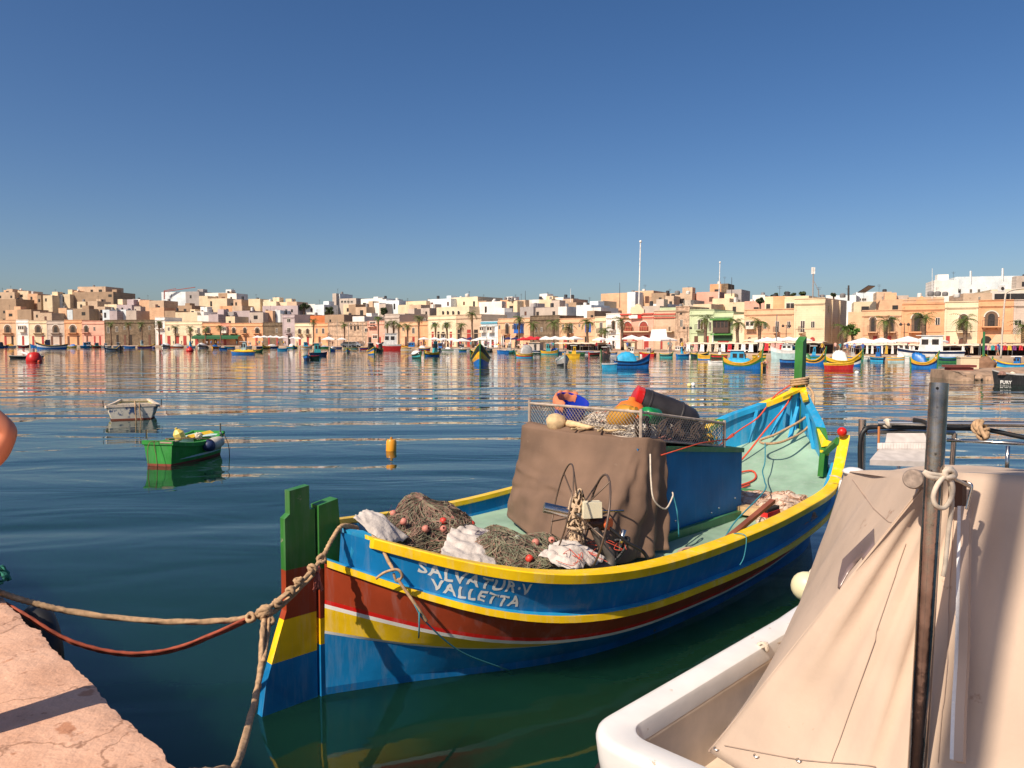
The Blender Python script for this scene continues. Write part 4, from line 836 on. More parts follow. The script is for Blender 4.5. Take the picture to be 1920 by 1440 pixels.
# ================================================================ on the quay
k = empty('bollard', gnd(-45, 1130, QZ), 0, 'rusty iron bollard at the quay edge wound with rope', 'bollard')
m = MB(); m.lathe([(.11, 0), (.09, .03), (.075, .08), (.075, .16), (.12, .19), (.11, .23), (.001, .25)], (0, 0, 0), 18); m.build('post', mat('iron', (.07, .04, .03), rough=.7), k, smooth=True, angle=45)
m = MB()
for i in range(3): m.tube([Vector((.10 * math.cos(t), .10 * math.sin(t), .06 + i * .04 + .012 * math.sin(t))) for t in [2 * PI * j / 18 for j in range(18)]], .022, 8, True)
m.build('rope_turns', ROPEW, k, smooth=True)
m = MB(); strands(m, gnd(-18, 1090, QZ), .10, .10, .10, 60, .01, .6, 3); single(m, 'fishing_net', mat('teal_net', (.03, .20, .14), rough=.9), 'small bundle of teal net at the left edge of the photo', 'fishing net')
k = empty('tyre', gnd(84, 1205, .62) + Vector((.0, .0, -.05)), 0, 'black rubber tyre hanging against the quay wall', 'tyre')
m = MB(); ed = Vector((1, -1, 0)).normalized(); m.tube([ed * math.cos(t) * .24 + Vector((0, 0, math.sin(t) * .24)) + Vector((-.02, -.02, 0)) for t in [2 * PI * j / 28 for j in range(28)]], .085, 10, True); m.build('tread', BLACK, k, smooth=True)
# person at the left edge: only the bent elbow reaches into the picture
def person_near():
    pe = empty('person', (-2.33, 2.93, QZ), 0, 'person at the left edge with a bare bent elbow reaching into view', 'person')
    def skin(name, joints, edges, mt, sub=2):
        me = bpy.data.meshes.new(name); me.from_pydata([j[:3] for j in joints], edges, []); o = bpy.data.objects.new(name, me); col.objects.link(o); o.parent = pe
        sk = o.modifiers.new('s', 'SKIN'); 
        for i, j in enumerate(joints): me.skin_vertices[0].data[i].radius = (j[3], j[4] if len(j) > 4 else j[3])
        me.skin_vertices[0].data[0].use_root = True
        sb = o.modifiers.new('d', 'SUBSURF'); sb.levels = sub; sb.render_levels = sub; me.materials.append(mt); me.polygons.foreach_set('use_smooth', [True] * len(me.polygons)); sk.use_smooth_shade = True; return o
    SK = mat('skin', (.62, .22, .12), rough=.5, var=.05)
    E_ = Vector(at(24, 806, 2.98)) - Vector((-2.33, 2.93, QZ))
    J = [(0, 0, .92, .15, .11), (0, 0, 1.12, .13, .10), (0, 0, 1.34, .16, .11), (0, 0, 1.45, .07, .07), (0, 0, 1.53, .055, .055), (0, .01, 1.62, .085, .10), (0, .01, 1.72, .075, .09),
         (.17, 0, 1.40, .06), (.24, .02, 1.345, .062), (E_.x - .004, E_.y, E_.z, .032), (E_.x - .085, E_.y + .02, E_.z - .10, .052), (.07, .22, 1.02, .034), (.05, .24, 1.00, .03),
         (-.17, 0, 1.40, .055), (-.26, .06, 1.18, .045), (-.16, .24, 1.25, .035),
         (.08, 0, .85, .09), (.065, 0, .48, .06), (.065, -.01, .28, .055), (.065, -.01, .08, .035), (.065, .12, .04, .04, .03), (-.08, 0, .85, .09), (-.065, 0, .48, .06), (-.065, -.01, .28, .055), (-.065, -.01, .08, .035), (-.065, .12, .04, .04, .03)]
    Ed = [(0, 1), (1, 2), (2, 3), (3, 4), (4, 5), (5, 6), (2, 7), (7, 8), (8, 9), (9, 10), (10, 11), (11, 12), (2, 13), (13, 14), (14, 15), (0, 16), (16, 17), (17, 18), (18, 19), (19, 20), (0, 21), (21, 22), (22, 23), (23, 24), (24, 25)]
    bo = skin('body', J, Ed, SK); bpy.context.view_layer.update()
    me = bpy.data.meshes.new_from_object(bo.evaluated_get(bpy.context.evaluated_depsgraph_get())); bo.modifiers.clear(); bo.data = me
    me.materials.clear(); [me.materials.append(q) for q in (SK, mat('shirt', (.45, .47, .5), rough=.9), mat('shorts', (.05, .06, .1), rough=.9), BLACK)]
    for p in me.polygons:
        z = p.center.z; x = abs(p.center.x); p.material_index = 3 if z < .06 else 2 if .46 < z < .93 and x < .24 and p.center.y < .16 else 1 if .93 <= z < 1.46 and x < (.20 if z > 1.3 else .19) and p.center.y < .16 else 0; p.use_smooth = True
    m = MB(); m.lathe([(.018, -.02), (.012, .01), (.004, .03)], (0, .105, 1.66), 8); m.build('nose', SK, pe, smooth=True)
    for s_ in (-1, 1):
        m = MB(); m.ball((.033 * s_, .088, 1.685), .012, 8); m.build('eye', BLACK, pe, smooth=True)
        m = MB(); m.ball((.085 * s_, .0, 1.665), .022, 8, 1.3); m.build('ear', SK, pe, smooth=True)
    m = MB(); m.ball((0, -.022, 1.715), .098, 14, .95); m.build('hair', mat('hair', (.03, .02, .01), rough=.6), pe, smooth=True)
    m = MB(); m.lathe([(.001, -.05), (.03, -.03), (.035, 0), (.02, .04), (.001, .05)], (.04, .25, .98), 8); 
    for i in range(5): m.tube([Vector((.03 + .008 * i, .27 + .005 * i, .98)), Vector((.03 + .012 * i, .31, .965)), Vector((.03 + .012 * i, .325, .935 + .004 * i))], [.010, .009, .007], 7)
    m.build('hand', SK, pe, smooth=True)
person_near()
# tall street lamp on the quay behind the viewer: its shadow falls over the canvas
k = empty('street_lamp', Vector((-1.97, -1.02, QZ)), 0, 'tall grey street lamp on the near quay behind the viewer', 'street lamp')
m = MB(); m.lathe([(.14, 0), (.14, .3), (.10, .4), (.07, 6.6), (.05, 6.7), (.001, 6.7)], (0, 0, 0), 14); m.build('pole', STEEL, k, smooth=True, angle=40)
m = MB(); m.box((.4, .4, 6.65), (.7, .2, .12), PI / 4); m.build('lamp_head', STEEL, k)
# ================================================================ the far shore: land, houses, palms, parasols, people
def lerpt(tab, x):
    if x <= tab[0][0]: (a, b), (c, d) = tab[0], tab[1]
    elif x >= tab[-1][0]: (a, b), (c, d) = tab[-2], tab[-1]
    else:
        for (a, b), (c, d) in zip(tab, tab[1:]):
            if a <= x <= c: break
    return b + (d - b) * (x - a) / (c - a)
QT = [(-200, 262), (0, 254), (300, 243), (600, 228), (800, 188), (1000, 147), (1200, 124), (1400, 112), (1600, 101), (1800, 95), (2000, 91), (2300, 88)]
BT = [(-200, 282), (0, 275), (300, 264), (600, 246), (800, 216), (1000, 184), (1200, 162), (1400, 147), (1600, 135), (1800, 127), (2000, 121), (2300, 114)]
def qd(px): return lerpt(QT, px)
def bd(px): return lerpt(BT, px)
def Q(px, off=0): d = bd(px) + off; return Vector(((px - 960) / F * d, d, 0))
GZ = .62
def zat(y, d): return H + (636 - y) / F * d
def hillz(off): return GZ + max(0, off - 4) * .115
STONE = mat('shore_concrete', (.42, .30, .21), rough=.9, var=.25, vs_=.3)
m = MB(); rows = []
for px in range(-500, 2701, 50):
    q = qd(px); b = bd(px); r_ = []
    for d, z in ((q, -1), (q, .5), (q + .3, GZ - .02), (q + .8, GZ), (b + 2, GZ + .02)): r_.append(Vector(((px - 960) / F * d, d, z)))
    rows.append(r_)
m.grid(rows); tag(m.build('promenade', STONE), kind='structure')
m = MB(); rows = []
tpr = lambda px: max(0, min(1, (2500 - px) / 420, (px + 450) / 300))
for px in range(-500, 2701, 50): rows.append([Vector(((px - 960) / F * (bd(px) + o_), bd(px) + o_, GZ + (hillz(o_) - GZ) * tpr(px) - (.4 if o_ > 2 else 0.0) - (0 if o_ < 200 else 30))) for o_ in (1.5, 5, 30, 60, 110, 150, 260)])
m.grid(rows); tag(m.build('hillside', mat('hill_earth', (.25, .19, .12), rough=1, var=.4, vs_=.05)), kind='structure')
PAL = {'cream': (.72, .57, .38), 'white': (.80, .76, .70), 'bluish white': (.68, .74, .76), 'peach': (.70, .43, .26), 'orange': (.72, .38, .20), 'tan': (.58, .42, .29), 'brown': (.38, .26, .17),
       'grey': (.38, .34, .32), 'lilac': (.47, .38, .38), 'yellow cream': (.74, .61, .42), 'pink': (.70, .38, .28), 'pale green': (.50, .57, .36), 'dark brown': (.19, .135, .085), 'stone': (.52, .36, .25), 'salmon': (.66, .28, .19), 'terracotta': (.60, .18, .06), 'greige': (.52, .43, .36), 'dark grey': (.10, .09, .09)}
def wallmat(c):
    rough = c in ('stone', 'dark brown')
    if 'wall ' + c in MC: return MC['wall ' + c]
    k = PAL[c]; m = mat('wall ' + c, k, rough=.9, var=.14 if not rough else .4, vs_=.35 if not rough else .9, c2=tuple(x * .62 for x in k), wear=.10 if not rough else .2)
    t = m.node_tree; N = t.nodes; L = t.links.new; p = N['Principled BSDF']; src = p.inputs['Base Color'].links[0].from_socket
    tc = N.new('ShaderNodeTexCoord'); br = N.new('ShaderNodeTexBrick'); mp = N.new('ShaderNodeMapping'); mp.inputs['Rotation'].default_value = (PI / 2, 0, 0); L(tc.outputs['Object'], mp.inputs[0]); L(mp.outputs[0], br.inputs[0])
    br.inputs['Scale'].default_value = 1; br.inputs['Mortar Size'].default_value = .02; br.inputs['Brick Width'].default_value = .9; br.inputs['Row Height'].default_value = .4
    br.inputs['Color1'].default_value = (1, 1, 1, 1); br.inputs['Color2'].default_value = (.88, .88, .88, 1) if rough or c in ('peach', 'tan', 'orange') else (.97, .97, .97, 1); br.inputs['Mortar'].default_value = (.8, .8, .8, 1)
    mx = N.new('ShaderNodeMix'); mx.data_type = 'RGBA'; mx.blend_type = 'MULTIPLY'; mx.inputs['Factor'].default_value = .8; L(src, mx.inputs['A']); L(br.outputs[0], mx.inputs['B']); L(mx.outputs['Result'], p.inputs['Base Color'])
    return m
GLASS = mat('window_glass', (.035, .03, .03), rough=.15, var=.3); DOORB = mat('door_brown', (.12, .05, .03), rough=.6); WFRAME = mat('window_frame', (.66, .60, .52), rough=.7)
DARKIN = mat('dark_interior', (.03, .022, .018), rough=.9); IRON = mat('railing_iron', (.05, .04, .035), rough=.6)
SHB = mat('shutter_blue', (.02, .12, .45), rough=.6); SHR = mat('shutter_red', (.35, .04, .03), rough=.6); SHG = mat('shutter_green', (.06, .22, .04), rough=.6)
def archpts(x, w_, z0, z1, y, n=8):
    r_ = w_ / 2; zc = max(z0 + .1, z1 - r_); return [Vector((x - r_, y, z0)), Vector((x + r_, y, z0))] + [Vector((x + r_ * math.cos(t), y, zc + (z1 - zc) * math.sin(t))) for t in [PI * i / n for i in range(n + 1)]]
def feat(root, k, x, w_, z0, z1, wm_):
    """k: W window, D door with balcony, A arched loggia with balcony, a arched door, B closed box balcony, S blue shutters, g ground opening, G ground arch"""
    if k in 'Aa':
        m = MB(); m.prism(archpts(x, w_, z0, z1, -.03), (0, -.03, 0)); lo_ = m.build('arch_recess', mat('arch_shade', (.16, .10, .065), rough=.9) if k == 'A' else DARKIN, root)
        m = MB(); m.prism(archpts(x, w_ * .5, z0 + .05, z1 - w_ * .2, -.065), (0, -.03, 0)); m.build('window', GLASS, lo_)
        m = MB(); P = archpts(x, w_ * 1.18, z0, z1 + w_ * .09, -.02, 12)[2:]; P2 = archpts(x, w_, z0, z1, -.02, 12)[2:]
        m.grid([[a, b, b + Vector((0, -.12, 0)), a + Vector((0, -.12, 0))] for a, b in zip(P, P2)], True); m.build('arch_moulding', WFRAME, lo_)
    elif k in 'WDS':
        m = MB(); m.box((x, -.02, (z0 + z1) / 2), (w_ * 1.25, .08, (z1 - z0) + w_ * .22)); fr = m.build('window_frame', WFRAME, root)
        m = MB(); m.box((x, -.07, (z0 + z1) / 2), (w_, .04, z1 - z0)); m.build('window', GLASS if k != 'D' else mat('door_dark', (.07, .05, .045), rough=.4), fr)
        if k == 'S':
            for s_ in (-1, 1): m = MB(); m.box((x + s_ * w_ * .72, -.08, (z0 + z1) / 2), (w_ * .62, .05, z1 - z0)); m.build('shutter', SHB, fr)
        else:
            m = MB(); m.box((x, -.095, (z0 + z1) / 2), (.07, .02, z1 - z0)); m.build('mullion', WFRAME, fr)
    elif k in 'BRVU':
        c = {'B': mat('box_white', (.68, .60, .52), rough=.6), 'R': SHR, 'V': mat('box_dark', (.07, .04, .03), rough=.6), 'U': SHB}[k]
        m = MB(); m.box((x, -.45, (z0 + z1) / 2), (w_, .9, z1 - z0)); m.box((x, -.5, z1 + .06), (w_ + .2, 1.1, .12)); m.box((x, -.5, z0 - .06), (w_ + .2, 1.1, .12)); bx = m.build('box_balcony', c, root)
        n = max(2, int(w_ / .7))
        for i in range(n): m = MB(); m.box((x - w_ / 2 + (i + .5) * w_ / n, -.91, z0 + (z1 - z0) * .64), (w_ / n * .68, .04, (z1 - z0) * .5)); m.build('pane', GLASS, bx)
    if k in 'AD':
        bz = z0; wd = w_ * 1.45
        m = MB(); m.box((x, -.55, bz - .09), (wd, 1.1, .18)); m.box((x - wd * .35, -.4, bz - .35), (.25, .7, .35)); m.box((x + wd * .35, -.4, bz - .35), (.25, .7, .35)); bl = m.build('balcony', wm_, root)
        m = MB(); m.beam((x - wd / 2, -1.05, bz + 1.0), (x + wd / 2, -1.05, bz + 1.0), .06, .06)
        for i in range(9): xx = x - wd / 2 + wd * i / 8; m.box((xx, -1.05, bz + .5), (.045, .045, 1.0))
        m.build('railing', IRON, bl)
    if k in 'gG':
        m = MB()
        if k == 'g': m.box((x, -.03, (z0 + z1) / 2), (w_, .06, z1 - z0))
        else: m.prism(archpts(x, w_, z0, z1, -.02), (0, -.04, 0))
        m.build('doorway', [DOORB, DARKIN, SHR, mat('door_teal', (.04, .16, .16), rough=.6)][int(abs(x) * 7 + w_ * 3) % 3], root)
LBL = []
def regl(o, base, cat, px, group=None): o['category'] = cat; LBL.append((o, base, px)); (o.__setitem__('group', group) if group else None); return o
NHOUSE = [0]
def house(x0, x1, yt, c, off=0, feats=(), dep=9, nick=None, cornice=.0, cz=None, base=None, sidewin=0, behind=None, top=True):
    p0, p1 = Q(x0, off), Q(x1, off); e = p1 - p0; W_ = e.length; th = math.atan2(e.y, e.x); dm = (p0.y + p1.y) / 2; zt = zat(yt, dm); zb = GZ if off < 2 else hillz(off) - 3
    NHOUSE[0] += 1; rnd = random.Random(int(x0 * 13 + yt * 7 + off))
    r_ = empty('house', (p0.x, p0.y, 0), th)
    wm_ = wallmat(c); m = MB(); mx, my = W_ / 2, dep / 2
    m.box((mx, my, (zb + zt) / 2), (W_, dep, zt - zb)); wl_ = m.build('wall', wm_, r_)
    if yt and top:
        m = MB(); t_ = .3; hgt = .0 if off == 0 else .5 * rnd.random()
        if hgt > .15:
            for (cx, cy, sx, sy) in ((mx, t_ / 2, W_, t_), (mx, dep - t_ / 2, W_, t_), (t_ / 2, my, t_, dep - 2 * t_), (W_ - t_ / 2, my, t_, dep - 2 * t_)): m.box((cx, cy, zt + hgt / 2 + .002), (sx - .01, sy - .01, hgt))
            m.build('parapet', wm_, r_)
    if cornice:
        zc = zt - cornice; m = MB(); m.box((mx, -.12, zc), (W_ - .02, .24, .22)); m.box((mx, -.06, zc - .2), (W_ - .02, .12, .16)); m.box((mx, -.05, zt + .0), (W_ - .02, .16, .12))
        m.box((mx, -.05, zb + (zc - zb) * .47), (W_ - .02, .10, .14)); [m.box((xx, -.03, (zb + zc) / 2), (.3, .08, zc - zb + .9)) for xx in (.17, W_ - .17)]; m.build('cornice', wm_, r_)
    def U_(px): return (px - x0) / (x1 - x0) * W_
    def dd(px): return p0.y + (p1.y - p0.y) * (px - x0) / (x1 - x0)
    for k, px, wp, ya, yb in feats:
        d = dd(px); w_ = wp * W_ / (x1 - x0); feat(r_, k, U_(px), w_, max(zb, zat(ya, d)), zat(yb, d), wm_)
    if off > 0 and not feats:
        n = max(1, int(W_ / 3.6)); fl_ = max(1, min(3, int((zt - zb - 3) / 3.4)))
        for f_ in range(fl_):
            for i in range(n):
                if rnd.random() < .48: continue
                zz = zt - 1.1 - f_ * 3.3; xx = (i + .3 + .4 * rnd.random()) * W_ / n; ww = rnd.choice((.8, .9, 1.2, 1.6)); hh = rnd.choice((1.1, 1.3, 2.0))
                if xx - ww / 2 < .2 or xx + ww / 2 > W_ - .2: continue
                m = MB(); m.box((xx, -.01, zz - hh / 2), (ww, .06, hh)); m.build('window', GLASS if rnd.random() < .7 else DOORB, r_)
        if rnd.random() < .45 and W_ > 4:
            m = MB(); ww = rnd.uniform(2, 3); hh = rnd.uniform(1.2, 2.4); xx = rnd.uniform(ww / 2, W_ - ww / 2); m.box((xx, dep * .6, zt + hh / 2), (ww, 3, hh)); m.build('roof_room', wm_, r_)
        if rnd.random() < .6:
            m = MB(); xx = rnd.uniform(.8, max(.9, W_ - .8)); hh = rnd.choice((.9, 1.2)); m.lathe([(.001, 0), (.5, 0), (.5, hh), (.3, hh + .1), (.001, hh + .12)], (xx, 2 + rnd.random() * 3, zt + .05), 10); m.build('water_tank', rnd.choice([mat('tank_white', (.7, .68, .64), rough=.5), mat('tank_grey', (.22, .21, .21), rough=.5), mat('tank_dark', (.04, .04, .045), rough=.5)]), r_, smooth=True, angle=40)
        if rnd.random() < .4:
            m = MB(); xx = rnd.uniform(.5, max(.6, W_ - .5)); m.bar((xx, 1.5, zt), (xx, 1.5, zt + 2.4), .035, 4); m.bar((xx - .5, 1.5, zt + 2.2), (xx + .5, 1.5, zt + 2.2), .03, 4); m.bar((xx - .35, 1.5, zt + 1.9), (xx + .35, 1.5, zt + 1.9), .03, 4); m.build('aerial', IRON, r_)
    if sidewin:
        for i in range(sidewin): m = MB(); m.box((W_ + .01, 2 + i * dep / sidewin * .8, zt - 2.0 - (i % 2) * 2.8), (.06, .8, 1.3)); m.build('side_window', GLASS, r_)
    regl(r_, nick or f'{c} house', 'house', (x0 + x1) / 2, 'houses along the far waterfront' if off < 2 else 'houses on the hillside')
    return r_
G = lambda *xs, w=4, t=630, k='g': [(k, x, w, 660, t) for x in xs]
FR = [  # x0 x1 ytop colour feats nick
 (-40, 0, 600, 'tan', [('A', -20, 12, 625, 609)] + G(-20), 'tan house cut by the left edge of the photo'),
 (0, 33, 600, 'peach', [('A', 17, 13, 624, 609)] + G(12, 25), 'peach waterfront house with one large arched balcony at far left'),
 (33, 56, 600, 'white', [('B', 45, 11, 622, 611)] + G(45), 'narrow white waterfront house with a closed box balcony'),
 (56, 90, 601, 'cream', [('A', 74, 13, 624, 609)] + G(64, 82), 'cream waterfront house with a single wide arched balcony'),
 (90, 123, 602, 'greige', [('A', 107, 13, 624, 609)] + G(99, 115), 'grey waterfront house with an arched balcony beside the bright orange one'),
 (123, 156, 600, 'orange', [('A', 139, 13, 624, 609)] + G(130, 148), 'bright orange waterfront house with a white arched balcony'),
 (156, 198, 602, 'pink', [('A', 164, 9, 623, 610), ('W', 179, 3, 620, 613)] + G(165, 179, 189, w=3), 'pinkish waterfront house next to the long dark brown one'),
 (198, 292, 600, 'dark brown', [('W', 205, 4, 624, 613), ('W', 221, 4, 622, 613), ('W', 236, 3, 618, 612), ('W', 246, 3, 618, 613), ('a', 266, 5, 622, 613), ('W', 282, 3, 618, 612)] + G(222, 236, 247, 282, w=4, t=628), 'long dark brown stone house with vines'),
 (293, 311, 595, 'white', [('A', 302, 9, 616, 602)] + G(302, w=7, t=627), 'tall narrow white house with an arched loggia'),
 (311, 381, 603, 'yellow cream', [('W', 318, 3, 620, 614), ('D', 333, 4, 625, 614), ('D', 358, 4, 625, 614), ('D', 374, 4, 625, 615)] + G(318, 334, 348, 370, w=6), 'long pale yellow house with tall doors and several palms in front'),
 (381, 415, 606, 'orange', [('A', 392, 9, 625, 613)] + G(390, 405), 'orange house left of the small red box balcony'),
 (415, 432, 606, 'salmon', [('B', 423, 11, 624, 613)] + G(423), 'red house with a white closed box balcony'),
 (432, 494, 606, 'orange', [('A', 440, 8, 625, 614), ('A', 461, 7, 625, 614), ('A', 484, 9, 625, 614)] + G(445, 462, 482), 'orange house with three arched balconies'),
 (494, 531, 605, 'dark brown', [('W', 520, 3, 624, 616)] + G(505, 520, w=3), 'small dark brown house left of the lilac one'),  # vine brown and the shade on this front, both put into the colour
 (531, 554, 590, 'lilac', [('W', 543, 6, 604, 598), ('D', 543, 6, 625, 615)] + G(543), 'narrow lilac three-storey house'),
 (554, 590, 606, 'yellow cream', [('A', 563, 6, 626, 616), ('A', 578, 6, 626, 616)] + G(563, 578), 'pale yellow house with two small arches'),
 (590, 616, 606, 'orange', [('W', 595, 3, 625, 616), ('W', 607, 4, 625, 616)] + G(600), 'orange house left of the rough stone house'),
 (616, 690, 604, 'stone', [('a', 660, 3, 618, 606), ('a', 667, 3, 620, 607), ('a', 673, 3, 618, 607), ('W', 688, 5, 622, 616)] + G(672, w=3, t=640), 'rough stone house with three narrow arched slits'),
 (690, 722, 602, 'pink', [('D', 700, 10, 612, 604), ('W', 704, 8, 634, 628)] + G(694, 712, w=6, t=632), 'pink house with a white upper balcony'),
 (722, 750, 590, 'greige', G(735, w=5), 'grey-tan house behind a cluster of palms'),
 (750, 787, 604, 'peach', [('W', 757, 2.5, 620, 614), ('W', 776, 4, 625, 615)] + G(762, 776), 'peach house with a brown shuttered window'),
 (787, 803, 603, 'orange', [('W', 797, 2.5, 603, 597)] + G(795), 'narrow orange-yellow wall beside the pale yellow portal house'),
 (803, 856, 592, 'yellow cream', [('W', 815, 6, 612, 605), ('W', 838, 7, 615, 605)] + G(812, 823, 846, w=4, t=622) + [('G', 832, 9, 660, 622)], 'pale yellow house with a large portal and palms before it'),
 (856, 903, 590, 'tan', [] + G(862, 880, 893, w=7, t=618), 'plain tan wall house behind the navy parasols'),
 (903, 934, 603, 'bluish white', [('B', 908, 7, 623, 613), ('B', 923, 9, 623, 613)] + G(912, 924, t=634), 'small pale blue house with a blue cornice'),
 (934, 994, 597, 'peach', [('W', 937, 3, 617, 610), ('A', 952, 8, 626, 606), ('W', 963, 3, 617, 609), ('U', 976, 13, 624, 608)] + G(945, 970, w=5), 'peach stone house with a blue closed balcony'),
 (994, 1049, 592, 'dark brown', [('W', 1006, 3, 622, 614), ('W', 1016, 3, 622, 614)] + G(1010, w=6), 'dark brown vine-covered house behind the red parasols'),  # dark vines, with the shade of the wall put into the colour too
 (1049, 1115, 597, 'peach', [('W', 1056, 3, 617, 609), ('D', 1071, 7, 625, 607), ('W', 1087, 3, 613, 608), ('S', 1103, 5, 623, 606)] + G(1060, 1080, 1100, w=6), 'peach house with bright blue shutters'),
 (1115, 1136, 594, 'cream', [('D', 1127, 5, 625, 605)] + G(1127), 'cream house squeezed between the blue shutters and white arch'),
 (1136, 1163, 588, 'white', [('A', 1150, 7, 618, 601)] + G(1150), 'white house with one tall arched niche window'),
 (1163, 1225, 588, 'pink', [('a', 1177, 13, 622, 603), ('a', 1207, 15, 622, 603)] + G(1172, 1190, 1212, w=8, t=628), 'pink clubhouse with two red arched windows'),
 (1225, 1266, 583, 'tan', [('W', 1255, 3, 622, 612)] + G(1240), 'plain tan house right of the pink clubhouse'),
 (1266, 1292, 575, 'stone', [('W', 1277, 4, 612, 600), ('a', 1261 + 15, 4, 590, 582)] + G(1277, w=5, t=634), 'ornate narrow stone facade left of the green house'),
 (1292, 1338, 581, 'pale green', [('D', 1313, 9, 618, 600), ('W', 1331, 3, 620, 604)] + G(1305, 1325, w=7), 'pale green house with an open iron balcony'),
 (1338, 1374, 585, 'pale green', [('V', 1354, 29, 623, 600)] + G(1356, w=20, t=630), 'pale green house with a big dark box balcony'),
 (1374, 1394, 590, 'yellow cream', [], 'narrow olive wall between green and orange houses'),
 (1394, 1487, 580, 'peach', [('B', 1408, 17, 616, 603), ('W', 1434, 5, 616, 604), ('D', 1457, 6, 623, 603), ('W', 1478, 5, 615, 603)] + [('G', x, 7, 660, 632) for x in (1405, 1433, 1458, 1478)], 'long peach house with a white box balcony at its left end'),
 (1487, 1545, 560, 'cream', [('W', 1479 + 2, 1, 565, 564), ('D', 1504, 7, 623, 602), ('W', 1523, 6, 614, 603), ('G', 1500, 8, 660, 633), ('G', 1523, 9, 660, 632)], 'tall cream corner house with a dark shaded side wall'),
 (1588, 1614, 585, 'peach', [], 'peach wall partly hidden by the green bush'),
 (1614, 1688, 582, 'peach', [('A', 1635, 13, 622, 594), ('A', 1670, 11, 622, 594)] + G(1640, 1666, w=8), 'peach house with two tall white arched balconies'),
 (1688, 1768, 570, 'orange', [('A', 1718, 22, 622, 588), ('W', 1756, 7, 609, 596)] + G(1700, 1730, 1755, w=8), 'orange stone house with a balustrade and very wide arch'),
 (1768, 1831, 566, 'yellow cream', [('A', 1804, 17, 622, 589)] + G(1775, w=9) + [('G', 1803, 13, 660, 634)], 'pale yellow house with a single arched balcony at right'),
 (1831, 1897, 563, 'orange', [('A', 1856, 25, 612, 584)] + [('G', 1848, 20, 660, 630)], 'orange house with the widest arched window at far right'),
 (1991, 2075, 570, 'cream', [('W', x, 7, 612, 598) for x in (2010, 2040, 2062)] + G(2012, 2045, w=8), 'cream house just beyond the right edge'), (2076, 2160, 575, 'peach', [('W', x, 7, 612, 600) for x in (2095, 2125, 2148)] + G(2100, 2130, w=8), 'peach house beyond the right edge'), (2161, 2250, 572, 'white', [('W', x, 7, 612, 600) for x in (2180, 2225)] + G(2190, w=8), 'white house far beyond the right edge'),
 (1897, 1990, 562, 'greige', [('W', 1906, 12, 610, 601)] + G(1905, w=12), 'greyish house cut by the right edge of the photo'),
]
fronts = []
for x0, x1, yt, c, ft, nick in FR:
    big = 1 if x0 > 900 else 0
    h_ = house(x0, x1, yt, c, 0, ft, dep=(13 if x0 == 1487 else 9), nick=nick, cornice=(.9 if yt < 610 and ft else 0), sidewin=(3 if x0 == 1487 else 0)); fronts.append((x0, x1, h_, nick))
